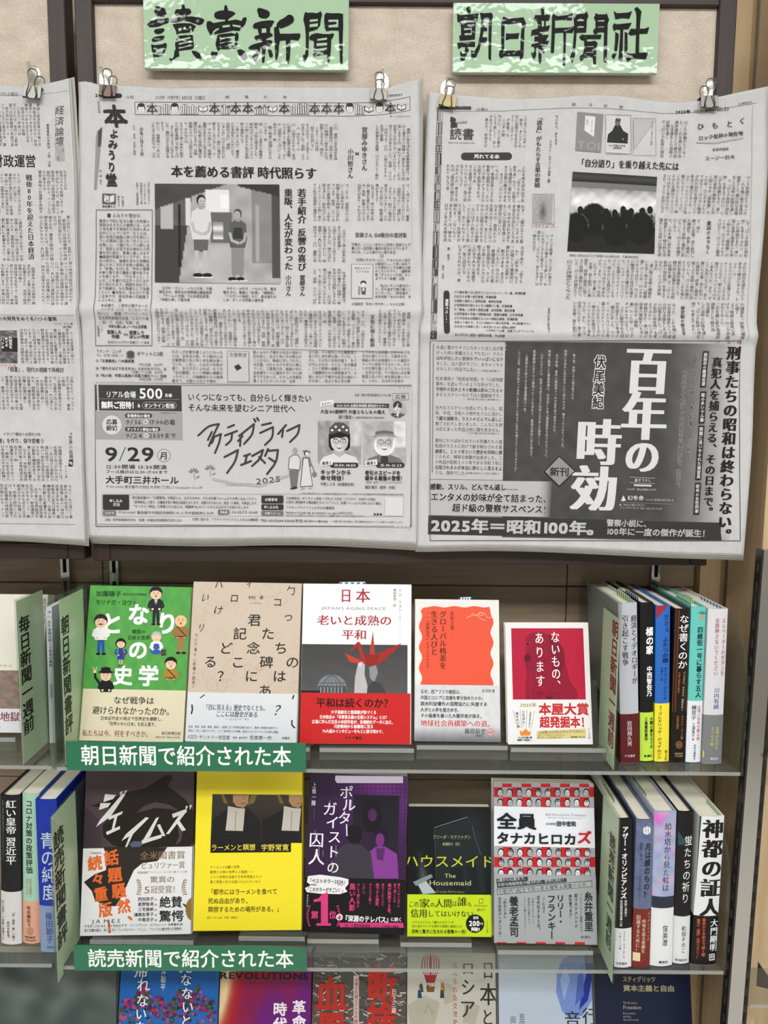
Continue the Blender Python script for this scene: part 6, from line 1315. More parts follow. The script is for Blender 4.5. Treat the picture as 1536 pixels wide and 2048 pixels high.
def a5(S):
    S.R(1000, 1238, 1195, 1495, '#e6e4e2'); S.R(1024, 1256, 1169, 1402, '#b3183a')
    D_ = '#8e1030'
    S.P([(1050, 1275), (1062, 1266), (1084, 1264), (1102, 1272), (1118, 1296), (1132, 1330), (1140, 1362), (1156, 1385), (1154, 1400), (1052, 1401), (1050, 1372), (1054, 1345), (1049, 1322), (1052, 1304)], D_); S.P([(1096, 1268), (1110, 1274), (1128, 1300), (1130, 1322), (1118, 1362), (1106, 1345), (1102, 1308)], '#7a0d29')
    S.E(1055, 1288, 5, 5.4, '#b3183a', 12); S.E(1055, 1288, 3.2, 3.4, '#5a0a1e', 12); S.E(1085, 1285, 5, 5.4, '#b3183a', 12); S.E(1085, 1285, 3.4, 3.4, '#5a0a1e', 12); S.E(1055, 1316, 7, 8, '#5e0b20', 14); S.L([(1050, 1330), (1062, 1338), (1082, 1334), (1092, 1318)], 1.2, '#5e0b20'); S.L([(1072, 1342), (1074, 1365), (1090, 1380), (1086, 1400)], 1.4, '#b3183a'); S.L([(1062, 1346), (1060, 1370), (1062, 1400)], 1, '#b3183a')
    S.V('ないもの、', 1110, 1262, 1384, 18, '#f4f0ee', serif=.012, res=4, x1=1113); S.V('あります', 1078, 1262, 1376, 18, '#f4f0ee', serif=.012, res=4, x1=1081)
    S.H('クラフト・エヴィング', 1073, 1124, 1388, 6.4, '#2c0810'); S.H('商會', 1092, 1105, 1395.5, 6, '#2c0810')
def o5(S):
    S.H('2025年', 1040, 1073, 1410, 8, '#a8943a', b=.014, res=2); S.H('本屋大賞', 1077, 1178, 1418, 23, '#c02a2c', b=.024, res=3); S.H('超発掘本！', 1079, 1181, 1444, 22, '#c02a2c', b=.024, res=3)
    S.V('いちばん！', 1047, 1420, 1454, 6, K_, b=.014); S.V('売りたい本', 1033.5, 1424, 1456, 6, K_, b=.014, x1=1037); S.V('全国書店員が選んだ', 1061, 1423, 1456, 3.6, K_, x1=1058)
    for a, b in (((1026, 1420), (1035, 1457)), ((1040, 1419), (1043, 1457)), ((1054, 1419), (1052, 1457)), ((1069, 1421), (1062, 1457))): S.L([a, b], .6, '#6a6a6a')
    S.P([(1039, 1459), (1044, 1464), (1051, 1457), (1058, 1464), (1062, 1459), (1060, 1471), (1041, 1471)], '#e08a2c'); S.H('2025年本屋大賞', 1036, 1064, 1475, 4.2, K_, b=.02); S.H('発掘部門「超発掘本！」', 1034, 1066, 1480, 4, K_, b=.02)
    S.P([(1073, 1463), (1110, 1460), (1172, 1457), (1172, 1476), (1073, 1478)], '#d6c684'); S.H('「心を揺さぶられるよりもくすぐられたい」', 1074, 1171, 1464.5, 6, '#4a3c14', b=.01, slope=-.02); S.H('と思っている今日のわたしはいきました。', 1075, 1132, 1470, 4.4, '#4a3c14'); S.H('読みずくの本を開きます。', 1075, 1128, 1475, 4.4, '#4a3c14'); S.H('安住東吾', 1141, 1155, 1474, 4, K_, b=.02); S.H('書店員', 1157, 1170, 1474, 3.6, K_)
    S.V('ちくま文庫', 1178, 1456, 1478, 3.4, K_)
cover_book('small white cover with crimson panel showing a dog shape, rightmost of the upper row', (1007, 1245), (1175, 1245), (1016, 1489), (1186, 1489), .836, .012, '#e2e0de', 'R', a5, (1399, '#e6e5e4'), o5, BR)
stand(200, 372, 1485, .838, ZS1, 'green cover with cartoon figures'); stand(420, 622, 1487, .834, ZS1, 'beige cover with scattered characters', .024)
stand(640, 828, 1489, .834, ZS1, 'white cover with the red paper crane', .026); stand(832, 1013, 1484, .838, ZS1, 'orange panel cover', .015); stand(1018, 1208, 1489, .836, ZS1, 'crimson dog cover', .014)

# ------------------------------ second row, covers
def b1(S):
    S.R(150, 1530, 410, 1880, '#4a3c42')
    Dk = '#1f1914'
    S.P([(182, 1612), (200, 1606), (220, 1598), (250, 1585), (290, 1576), (310, 1564), (326, 1553), (340, 1548), (345, 1556), (336, 1572), (352, 1584), (372, 1600), (388, 1622), (392, 1650), (386, 1685), (372, 1700), (350, 1712), (310, 1712), (270, 1706), (225, 1690), (206, 1672), (205, 1650), (215, 1640), (228, 1622), (215, 1614), (196, 1614)], Dk)
    S.P([(272, 1626), (288, 1612), (312, 1604), (340, 1610), (358, 1622), (340, 1618), (310, 1616)], '#4a3c42'); S.P([(356, 1652), (366, 1662), (362, 1682), (350, 1692), (358, 1672)], '#4a3c42'); S.P([(258, 1688), (268, 1682), (290, 1684), (280, 1694), (264, 1695)], '#4c5a70')
    S.P([(160, 1622), (176, 1618), (200, 1640), (205, 1700), (160, 1700)], '#3e3238')
    C = '#d0cfc9'
    for P_ in ([(210, 1588), (232, 1590), (226, 1598), (207, 1604)], [(201, 1606), (222, 1606), (216, 1614), (198, 1620)], [(192, 1654), (200, 1640), (246, 1586), (250, 1590), (222, 1632)], [(240, 1584), (246, 1582), (240, 1592)], [(249, 1582), (255, 1580), (249, 1590)],
               [(216, 1634), (246, 1622), (244, 1628), (218, 1640)], [(229, 1634), (235, 1632), (228, 1660), (223, 1661)], [(212, 1664), (240, 1652), (240, 1658), (214, 1670)],
               [(243, 1682), (252, 1668), (292, 1634), (298, 1636), (266, 1668)], [(262, 1664), (270, 1660), (254, 1694), (250, 1695)],
               [(280, 1684), (286, 1680), (312, 1636), (318, 1634), (300, 1674)], [(284, 1680), (326, 1668), (322, 1676), (284, 1688)], [(314, 1650), (320, 1648), (331, 1672), (325, 1672)],
               [(344, 1628), (372, 1618), (374, 1624), (346, 1636)], [(366, 1620), (374, 1622), (338, 1668), (332, 1668), (346, 1648)], [(352, 1644), (358, 1640), (372, 1660), (364, 1662)], [(371, 1612), (376, 1612), (372, 1622)], [(379, 1610), (384, 1610), (380, 1620)]): S.P(P_, C)
def bo1(S):
    Dk = '#1f1914'
    S.P([(207, 1694), (335, 1694), (315, 1722), (285, 1726), (268, 1740), (245, 1790), (232, 1812), (212, 1812), (190, 1800), (184, 1782), (168, 1764), (190, 1748), (212, 1740), (214, 1715)], '#2b2521')
    O_ = '#d8662a'
    for c, x, y, s_ in (('話', 223, 1715, 32), ('題', 230, 1749, 31), ('騒', 238, 1781, 31), ('然', 248, 1812, 29), ('、', 268, 1826, 30), ('続', 190, 1726, 31), ('々', 196, 1757, 27), ('重', 202, 1788, 30), ('版', 211, 1819, 30), ('！', 226, 1852, 32)):
        need(c, .03, 3); q = S.loc(x, y); k = S.sc(x, y); S.c, S.s_ = math.cos(.12), math.sin(.12); S._put(c, q[0], q[1], s_ * k, s_ * k, lin(O_), .03, 3, 0, False, 0); S.c, S.s_ = 1, 0
    S.k += 1; G_ = '#866c4e'
    S.H('全米図書賞', 280, 371, 1711, 16, G_, serif=.012, res=3); S.H('ピュリツァー賞', 282, 370, 1731, 14, G_, serif=.012, res=3); S.H('英国図書賞 アンドリュー・カーネギー賞 カーカス賞', 275, 374, 1745, 4.6, G_); S.H('驚異の', 300, 350, 1759, 13, G_, serif=.012, res=3); S.H('5', 288, 301, 1779, 18, G_, res=3); S.H('冠受賞！', 301, 359, 1779, 15, G_, serif=.012, res=3)
    for q, cx in ((-1, 275), (1, 372)):
        for k in range(7): S.E(cx - q * 2 * math.sin(k / 6 * 3.1) * 1.6, 1760 + k * 4.6, 3.2, 1.2, G_, 8, q * (.7 - .1 * k)); S.E(cx - q * (4 + math.sin(k / 6 * 3.1) * 3), 1761 + k * 4.6, 2.6, 1.1, G_, 8, -q * .9)
    for k, n in enumerate(('西加奈子', '星野智幸', '三宅香帆', '鴻巣友季子', '中島京子')): S.H(n, 308 - 8 * len(n), 308, 1798 + 10.3 * k, 7.6, K_, b=.008); S.H('氏', 309, 315, 1799 + 10.3 * k, 4.6, K_)
    S.H('絶賛、', 319, 388, 1804, 22, K_, b=.008, res=3); S.H('驚愕', 318, 368, 1832, 22, K_, b=.008, res=3); S.H('JAMES', 184, 243, 1842, 10, '#4a443e', res=2); S.H('PERCIVAL EVERETT', 170, 255, 1852, 6.4, '#4a443e'); S.H('パーシヴァル・エヴェレット 木原善彦 訳', 260, 366, 1850, 5.6, K_); S.H('逃亡奴隷が語る、知られざる「ハックルベリー・フィン」。アメリカに嵐を呼んだ怪物作。', 169, 368, 1860.5, 6.4, K_); S.H('河出書房新社', 180, 204, 1706, 4, G_)
    S.P([(386 + (14 + 1.6 * (k % 2)) * math.cos(2 * math.pi * k / 44), 1818 + (22 + 2 * (k % 2)) * math.sin(2 * math.pi * k / 44)) for k in range(44)], '#8a6a30')
cover_book('dark brown cover with black bird shape, angular white title and orange lettering on white band', (180, 1534), (402, 1536), (160, 1872), (383, 1868), .828, .026, '#43363b', 'R', b1, (1695, '#dcdcdc'), bo1, BR2)
def b2(S):
    S.R(380, 1530, 620, 1870, '#ecd92c'); S.Q([(425, 1588), (614, 1590), (612, 1686), (421, 1685)], 40, 24, lambda u, v: np.stack([.13 + .10 * (1 - v) + .02 * noise2(7)(u, v), .12 + .09 * (1 - v) + .02 * noise2(7)(u, v), .10 + .07 * (1 - v)], 1))
    S.R(421, 1683, 582, 1705, '#1a1816')
    for x0 in (478, 590):
        S.E(x0 - 8 + (8 if x0 < 500 else 0), 1590, 33, 26, '#a8923c', 22) if False else None
        m = 612
        S.P([(x, y) for x, y in [(x0 - 36, 1589), (min(m, x0 + 36), 1590), (min(m, x0 + 30), 1606), (x0, 1615), (x0 - 30, 1606)]], '#6c6030')
        S.P([(x0 - 30, 1589), (min(m, x0 + 24), 1590), (min(m, x0 + 18), 1608), (x0 - 20, 1614)], '#38302a')
        S.P([(x0 - 12, 1590), (min(m, x0 + 20), 1590), (min(m, x0 + 18), 1606), (min(m, x0 + 8), 1617), (x0 - 2, 1616), (x0 - 12, 1604)], '#a07e5c')
        S.L([(x0 + 4, 1607), (min(m - 1, x0 + 14), 1606)], 1.4, '#6a2c24'); S.L([(x0 + 10, 1590), (min(m - 1, x0 + 12), 1600)], 1, '#6e5238')
        S.P([(x0 - 66 if x0 > 500 else 426, 1640), (x0 - 30, 1622), (x0 - 8, 1612), (min(m, x0 + 20), 1618), (min(m, x0 + 42), 1640), (min(m, x0 + 44), 1686), (x0 - 66 if x0 > 500 else 424, 1684)], '#1b1a1b')
        S.P([(x0 - 22, 1612), (x0 - 2, 1616), (min(m, x0 + 12), 1617), (min(m, x0 + 10), 1640), (min(m, x0 + 8), 1662), (x0 - 27, 1661), (x0 - 24, 1636)], '#b9b3a8'); S.L([(x0 - 6, 1622), (x0 - 8, 1661)], 1.2, '#6b655a')
    S.H('ラーメンと瞑想', 422, 511, 1695, 13, '#e8d850', res=3); S.H('宇野常寛', 522, 578, 1695, 13.5, '#e8d850', res=3)
    for k, (tx, b) in enumerate((('ラーメンとは獣の世界、', 485), ('瞑想とは神の世界との接続──', 507), ('二つの世界を往復する中年男性たちの', 524), ('食と思索の日々を描いた12のエッセイ。', 528))): S.H(tx, 420, b, 1734.5 + 9.8 * k, 6.4, '#4a4418')
    for y, b, tx in ((1784, 555, '「都市にはラーメンを食べて'), (1802, 502, '死ぬ自由があり、'), (1819, 564, '瞑想するための場所がある。」')): S.H(tx, 416, b, y, 11.6, '#3a3614', b=.006, res=2)
    S.H('発行：ホーム社　発売：集英社', 414, 475, 1835.5, 5, '#4a4418')
cover_book('bright yellow cover with a dark painted picture of two white neckcloths', (402, 1532), (612, 1534), (386, 1862), (603, 1860), .828, .022, '#ecd92c', 'R', b2, group=BR2)
def b3(S):
    S.Q([(604, 1543), (822, 1545), (815, 1765), (605, 1762)], 50, 50, lambda u, v: np.stack([.16 + .28 * np.exp(-((u - .75) ** 2 / .1 + (v - .12) ** 2 / .2)) + .06 * v, .11 + .08 * np.exp(-((u - .8) ** 2 / .1 + (v - .1) ** 2 / .1)), .20 + .30 * np.exp(-((u - .75) ** 2 / .12 + (v - .15) ** 2 / .2)) + .05 * v], 1))
    for k in range(24): S.L([(611, 1560 + k * 8.4), (811, 1561 + k * 8.4)], .6, '#241630')
    for k in range(24): S.L([(617 + k * 8.4, 1550), (615 + k * 8.4, 1757)], .6, '#241630')
    S.P([(671, 1551), (806, 1552), (806, 1566), (674, 1566), (670, 1560)], '#d2c4d8'); S.R(704, 1589, 797, 1758, '#241a2c'); S.Q([(708, 1593), (794, 1593), (794, 1757), (708, 1757)], 12, 14, lambda u, v: np.stack([.10 + .06 * v, .09 + .03 * v, .13 + .06 * v], 1))
    S.E(744, 1632, 20, 34, '#150f1a', 18); S.E(745, 1630, 9, 13, '#4a2352', 14); S.P([(722, 1664), (766, 1664), (780, 1757), (708, 1757)], '#2c1a36')
    S.E(762, 1672, 14, 20, '#1d1024', 16); S.E(760, 1680, 9, 14, '#6d3074', 14); S.P([(738, 1704), (752, 1693), (770, 1693), (794, 1708), (797, 1757), (742, 1757)], '#7f3a8c'); S.P([(752, 1696), (770, 1696), (766, 1722), (754, 1718)], '#53265e')
    S.P([(670, 1702), (694, 1686), (722, 1690), (742, 1706), (748, 1757), (664, 1757)], '#39343e'); S.E(708, 1668, 17, 19, '#141018', 16)
    for c, x, y, s_ in (('ポ', 693, 1584, 28), ('ル', 698, 1609, 28), ('タ', 689, 1635, 28), ('ガ', 660, 1617, 29), ('イ', 665, 1644, 28), ('ス', 669, 1673, 28), ('ト', 666, 1703, 28), ('の', 666, 1734, 26), ('囚', 633, 1679, 31), ('人', 633, 1713, 34)): S.H(c, x - s_ / 2, x + s_ / 2, y, s_ * .93, '#ece6f0', serif=.01, res=3)
    S.L([(693, 1648), (694, 1672)], 2.4, '#ece6f0'); S.V('上條一輝', 628, 1564, 1612, 8.6, '#ddd6e2', serif=.01, res=2); S.V('Kazuki Kamijo', 628, 1616, 1640, 2.6, '#a89cb0')
    rs = random.Random(3); [S.L([(x, y), (x, y + rs.uniform(12, 30))], .6, '#c8c0d0') for x, y in ((630, 1660), (638, 1690), (660, 1600), (672, 1690), (690, 1620), (703, 1600), (646, 1700), (664, 1720))]
def bo3(S):
    M_ = '#d03a78'
    S.P([(616, 1752), (640, 1749), (680, 1754), (697, 1758), (697, 1768), (690, 1776), (695, 1783), (680, 1788), (640, 1787), (614, 1784), (610, 1776), (622, 1770), (614, 1764)], '#e4e2e4'); S.H('「ベストホラー2024」', 616, 694, 1761, 9, K_, b=.016, res=2); S.H('宝島社', 622, 634, 1769, 4, K_, b=.02); S.H('「このホラーがすごい！」', 612, 690, 1778, 9, K_, b=.016, res=2); S.H('（国内編）', 672, 688, 1769, 3.6, K_)
    S.P([(644, 1788), (656, 1784), (656, 1846), (662, 1846), (662, 1851), (633, 1851), (633, 1846), (642, 1846), (642, 1802), (628, 1804), (627, 1799), (638, 1796)], M_); S.H('第', 622, 637, 1829, 15, M_, b=.02, res=2); S.H('位', 658, 673, 1829, 15, M_, b=.02, res=2); S.E(679, 1834, 6.6, 6.6, '#e8e4e8', 18); S.H('の', 674, 684, 1834, 9, K_, b=.02)
    for q, cx in ((-1, 621), (1, 673)):
        for k in range(9): S.E(cx + q * (2 + 4 * math.sin(k / 8 * 3.1)), 1812 + k * 4.8, 3, 1.2, M_, 8, -q * .8)
    S.H('『深淵のテレパス』', 685, 783, 1836, 12.5, '#ece8ec', b=.02, res=2); S.H('に続く', 781, 804, 1838, 8, '#ece8ec', b=.012); S.P([(678, 1845), (806, 1845), (808, 1855), (680, 1854)], M_); S.H('〈あしや超常現象調査〉シリーズ待望の続編！', 685, 802, 1850, 7, '#1a1018', b=.01)
    for x, y1, w, tx in ((705, 1822, 13, '黒い人影'), (717, 1815, 5.6, 'そして鏡に映る'), (728, 1792, 7, 'こけし、'), (741, 1808, 5.6, 'ひとりでに動く'), (755, 1818, 7.4, '落下する遺影、'), (766, 1812, 5, '触れていないのに'), (779, 1832, 7.4, '横が開閉する音、'), (790, 1805, 5, '家で聞こえる'), (798, 1815, 5, '誰もいないはずの')): S.V(tx, x, 1766, y1, w, M_, b=.01, x1=x - 1)
    S.V('東京創元社', 615, 1788, 1814, 3.4, '#bdbdbd')
cover_book('purple cover with tiled wall and dim figures, black and pink band', (617, 1548), (816, 1550), (605, 1863), (807.5, 1870), .828, .020, '#2a1a36', 'R', b3, (1756, '#0e0c0f'), bo3, BR2)
def b4(S):
    S.Q([(808, 1610), (986, 1612), (986, 1792), (808, 1790)], 40, 40, lambda u, v: np.stack([.035 + .10 * np.exp(-((u - .75) ** 2 / .05 + (v - .45) ** 2 / .2)) + .45 * np.exp(-((u - .12 - .12 * v) ** 2 / .002)) * np.clip((v - .45) * 1.6, 0, 1), .05 + .11 * np.exp(-((u - .75) ** 2 / .05 + (v - .45) ** 2 / .2)) + .47 * np.exp(-((u - .12 - .12 * v) ** 2 / .002)) * np.clip((v - .45) * 1.6, 0, 1), .06 + .12 * np.exp(-((u - .75) ** 2 / .05 + (v - .45) ** 2 / .2)) + .5 * np.exp(-((u - .12 - .12 * v) ** 2 / .002)) * np.clip((v - .45) * 1.6, 0, 1)], 1))
    S.L([(869, 1655), (935, 1634)], .8, '#9aa2a4'); S.L([(869, 1655), (872, 1735), (874, 1785)], .7, '#586062'); S.P([(871, 1657), (938, 1637), (962, 1700), (972, 1785), (876, 1787)], '#1a2325'); S.P([(900, 1738), (925, 1734), (930, 1784), (903, 1786)], '#111819'); S.P([(934, 1732), (952, 1730), (960, 1780), (940, 1783)], '#111819')
    S.P([(826, 1764), (862, 1748), (866, 1754), (832, 1772)], '#7d898c'); S.P([(836, 1770), (852, 1762), (872, 1786), (846, 1788)], '#a9b4b6'); S.L([(944, 1650), (950, 1676), (962, 1710)], 1.4, '#4a5456')
    Y_ = '#bcbf3c'; S.H('フリーダ・マクファデン', 865, 942, 1674, 8, '#a8a878', shear=.15, res=2); S.H('高橋知子［訳］', 885, 923, 1688, 6.4, '#a8a878'); S.H('ハウスメイド', 808, 990, 1722, 25, Y_, res=4); S.H('The', 889, 912, 1751, 11, '#b8ba80', serif=.01, res=3); S.H('Housemaid', 858, 943, 1765, 13, '#b8ba80', serif=.01, res=3); S.H('Freida McFadden', 872, 929, 1783, 6, '#8c8c60')
def bo4(S):
    for tx, a, b, y, h in (('この', 817, 838, 1808, 12), ('家', 838, 860, 1806, 18), ('の', 860, 870, 1809, 10), ('人間', 870, 904, 1806, 17), ('は', 904, 914, 1807, 12), ('誰', 914, 935, 1803, 18), ('も', 935, 944, 1808, 10), ('信用', 821, 855, 1826, 17), ('してはいけない', 855, 947, 1827, 12.5)): S.H(tx, a, b, y, h, '#20240c', serif=.015, res=3)
    S.H('ハウスメイドとして雇われたミリーが', 824, 908, 1844, 5.6, '#2c3010'); S.H('目の当たりにする奇妙な家族の秘密とは？', 824, 928, 1852, 5.6, '#2c3010'); S.H('恐怖と驚きに包まれる衝撃の一冊！', 823, 937, 1862.5, 8, '#20240c', b=.012); S.E(950, 1847, 18.5, 18.5, '#141510', 30); S.H('全米', 946, 957, 1835, 6, W_, b=.01); S.H('200', 938, 960, 1846, 13, W_, b=.02, res=2); S.H('万部', 960, 966, 1847, 4.4, W_); S.H('突破!!', 942, 960, 1858, 8, W_, b=.02)
    S.P([(958, 1798), (966, 1796), (966, 1806), (958, 1808)], '#7c8c1c'); S.P([(959.5, 1799.5), (964.5, 1798), (964.5, 1804.5), (959.5, 1806)], '#c4dc20'); S.H('HAYAKAWA', 948, 975, 1811, 4.6, '#4a5010'); S.H('80!', 954, 970, 1819, 8, '#4a5010', shear=.25); S.V('ハヤカワ文庫', 974, 1838, 1865, 3.6, '#4a5010')
cover_book('dark cover with a door in gloom and lime yellow band', (820, 1613), (983, 1614), (814.5, 1873), (984, 1874), .830, .016, '#0d1214', 'R', b4, (1789, '#bcd41c'), bo4, BR2)
def b5(S):
    S.R(975, 1560, 1200, 1892, '#a4a6a8'); rs = random.Random(12); RD = '#c2202a'
    cw = 19.3
    for r, (ya, yb_) in enumerate(((1567, 1574.5), (1574.5, 1594), (1594, 1614), (1694, 1714), (1714, 1734), (1734, 1748))):
        for c in range(-1, 12):
            if (r + c + (1 if r >= 3 else 0)) % 2: S.R(985 + cw * c - (ya - 1567) * -.01, ya, 985 + cw * (c + 1), yb_, RD)
    S.R(978, 1614, 1192, 1693.5, '#e3e5ea')
    for ya in (1584.5, 1604.5, 1704, 1724):
        for c in range(10): face(S, 1000 + 19.15 * c + (ya - 1584) * .015, ya, 6.2, 8.2, rs)
    for c in range(10): face(S, 1002 + 19.15 * c, 1744.5, 6.2, 8.2, rs)
    S.R(975, 1748.5, 1200, 1892, '#9fa1a3')
    S.H('全員', 993, 1073, 1641, 31, '#1c1c20', b=.022, res=3); S.H('タナカヒロカ', 992, 1153, 1675, 23, '#1c1c20', b=.024, res=3); S.H('ズ', 1153, 1183, 1674, 25, RD, b=.024, res=3); S.H('ほぼ幹事', 1091, 1111, 1647, 5, '#1c1c20'); S.H('田中宏和', 1112, 1152, 1646.5, 10, '#1c1c20', b=.02, res=2); S.H('All Hirokazu Tanakas', 1090, 1172, 1628, 5.4, '#8a8e96'); S.H('- Where Humans Resonate -', 1091, 1169, 1634, 3.6, '#8a8e96')
    for k in range(5): S.R(993 + 39 * k, 1883, 1013 + 39 * k, 1890, RD)
def bo5(S):
    S.P([(992, 1757), (1055, 1752), (1056, 1761), (993, 1767)], '#3c3e40'); S.P([(993, 1767), (1132, 1755), (1133, 1763), (994, 1775)], '#3c3e40'); S.H('6歳から82歳まで、', 994, 1054, 1760, 6.6, '#c4c6c8', slope=-.08); S.H('多彩な同姓同名の顔ぶれが、世界に挑む！', 995, 1131, 1769, 6.6, '#c4c6c8', slope=-.08)
    S.P([(993, 1777), (1183, 1760), (1184, 1773), (994, 1789)], '#56585a'); S.P([(994.4, 1778.4), (1181.8, 1761.6), (1182.6, 1772), (995.4, 1787.6)], '#a8aaac'); S.H('七転び八起きで突っ走る爆笑＆興奮のルポ。', 996, 1181, 1783, 9, '#3c3e40', slope=-.085)
    for x, y0, y1, w, tx, b in ((1176, 1782, 1862, 18, '糸井重里', .022), (1161, 1782, 1863, 5.6, '「これからさらに重要になる', 0), (1151, 1786, 1855, 6.6, '超マネジメントの', .016), (1140, 1788, 1838, 6.6, '教科書である」', .01), (1120, 1788, 1850, 17, 'リリー・', .022), (1102, 1788, 1878, 17, 'フランキー', .022), (1086, 1790, 1826, 5.6, '「これほど', .01), (1076, 1790, 1864, 6.6, '巨大化するとは。', .016), (1065, 1794, 1852, 4.6, '元飲からはじまって、', 0), (1057, 1794, 1852, 4.6, '真面目に活動すると、', 0), (1049, 1792, 1866, 4.6, 'こういう事になるのか。」', 0), (1027, 1791, 1873, 19, '養老孟司', .022), (1009, 1793, 1836, 6.4, '「幼なじみに', .016), (999, 1793, 1876, 6.4, '田中宏和がいましてね」', .01)): S.V(tx, x, y0, y1, w, '#2a2b2e', b=b, res=2 if w > 10 else 1, x1=x + 1)
    S.H('新潮社', 1161, 1181, 1873, 5.6, '#2a2b2e')
cover_book('white and silver cover with rows of small portraits on red checks', (981, 1565), (1186, 1566), (988, 1885), (1194, 1889), .822, .022, '#c9cbd0', 'R', lambda S: (b5(S), bo5(S)), group=BR2, sl=None)
stand(186, 392, 1869, .828, ZS2, 'dark bird cover', .028); stand(480, 612, 1862, .828, ZS2, 'bright yellow cover', .024); stand(616, 758, 1867, .828, ZS2, 'purple tiled cover', .022); stand(800, 942, 1874, .830, ZS2, 'dark door cover', .018); stand(992, 1182, 1889, .822, ZS2, 'checkered portrait cover', .024)

# ------------------------------ lowest row, covers cut by the bottom of the picture
def low(label, x0, x1, y0, col, art, T=.02, sp='R'): return cover_book(label, (x0, y0), (x1, y0 + 1), (x0 - 4, y0 + 322), (x1 - 2, y0 + 324), .842, T, col, sp, art, group=BR3)
low('dark misty grey landscape cover at the bottom left corner', -40, 226, 1905, '#2e3836', lambda S: S.Q([(-60, 1900), (232, 1901), (232, 2240), (-60, 2240)], 60, 70, lambda u, v: np.stack([.33 - .3 * np.abs(v - .25) + .14 * noise2(14)(u, v * 1.2) * np.exp(-((v - .2) / .25) ** 2), .36 - .28 * np.abs(v - .27) + .14 * noise2(14)(u, v * 1.2) * np.exp(-((v - .2) / .25) ** 2), .35 - .26 * np.abs(v - .27) + .13 * noise2(14)(u, v * 1.2) * np.exp(-((v - .2) / .25) ** 2)], 1)))
def c2(S):
    S.Q([(226, 1898), (432, 1899), (432, 2240), (226, 2240)], 4, 20, lambda u, v: np.stack([.06 + .12 * v, .33 + .12 * v, .62 + .08 * v], 1))
    rs = random.Random(8)
    for k in range(420):
        x = rs.uniform(228, 430); b = 1992 + 16 * math.sin(x * .06) + 8 * math.sin(x * .17); y = b + abs(rs.gauss(0, 34)) + 2
        if 338 < x < 375: y -= 14
        S.E(x, y, rs.uniform(2.5, 5), rs.uniform(2, 4), rs.choice(('#7d1f55', '#94306a', '#5c1a40', '#a8437c', '#2f4a2a', '#1c3020', '#42603a')), 6, rs.uniform(0, 3))
    S.R(226, 2075, 432, 2230, '#1c3020')
    for c, x, y, s_ in (('死', 372, 1932, 26), ('な', 373, 1958, 24), ('な', 375, 1985, 24), ('い', 376, 2012, 25), ('と', 373, 2040, 24), ('帰', 283, 1939, 30), ('れ', 288, 1968, 27), ('な', 286, 1999, 26), ('い', 283, 2026, 24), ('自', 281, 2054, 24)): S.H(c, x - s_ / 2, x + s_ / 2, y, s_, '#e6e9ec', res=3, serif=.012)
    S.V('坂井聡平', 328, 1920, 1980, 11, '#d8dde2', res=2)
low('blue sky cover with pink blossoms and white lettering, lowest row', 230, 430, 1903, '#1c5c9c', c2)
def c3(S):
    def sw(u, v):
        t = u * .75 + v * .9 + .10 * np.sin(7 * u - 5 * v) + .05 * np.sin(19 * u + 9 * v)
        k = [0, .12, .22, .32, .45, .6, .8, 1.5]
        return np.stack([np.interp(t, k, q) for q in ([.80, .72, .86, .66, .62, .50, .40, .32], [.74, .58, .78, .28, .10, .08, .08, .06], [.50, .30, .62, .22, .16, .26, .42, .46])], 1)
    S.Q([(430, 1898), (622, 1899), (622, 2240), (428, 2240)], 50, 70, sw)
    S.H('REVOLUTIONS', 440, 618, 1950, 17, '#181214', b=.024, res=3); S.H('Progress and Backlash from 1600 to the Present', 500, 616, 1966, 5, '#3a1c20'); S.H('Fareed Zakaria', 548, 616, 1977, 7, '#7c2030')
    for c, x, y in (('革', 598, 2014), ('命', 598, 2044), ('時', 560, 2018), ('代', 560, 2048)): S.H(c, x - 14, x + 14, y, 26, '#e6dce2', b=.02, res=3)
low('swirling yellow red and purple cover with black capital lettering', 434, 619, 1903, '#7a2030', c3)
def c4(S):
    S.R(600, 1895, 830, 2240, '#4c4844'); rs = random.Random(2)
    for k in range(330):
        x, y, a, l = rs.uniform(622, 815), rs.uniform(1905, 2090), rs.gauss(.1, .5), rs.uniform(6, 16); dx, dy = l * math.cos(a), l * math.sin(a)
        S.P([(x, y), (x + dx, y + dy), (x + dx, y + dy + 3), (x, y + 3)], rs.choice(('#8d8980', '#b3aea2', '#6c6860', '#a39c8e', '#3a3734', '#7c5a4c')))
    RD = '#a82a20'
    for c, x, y, w, h in (('血', 663, 1987, 66, 66), ('断', 764, 1966, 62, 70), ('風', 663, 2052, 64, 60), ('捨', 764, 2034, 62, 64)): S.H(c, x - w / 2, x + w / 2, y, h, RD, b=.024, res=3)
    S.P([(707, 1950), (718, 1950), (718, 2100), (707, 2100)], '#b9aaa4'); S.V('３年２万冊２５０５千冊整理', 712.5, 1955, 2062, 8, '#9c2a20', b=.012); S.V('日下三蔵', 788, 1976, 2026, 10, '#dedad2', serif=.01, res=2)
low('cover with heaps of old paper and huge red characters, lowest row', 624, 813, 1905, '#4c4844', c4)
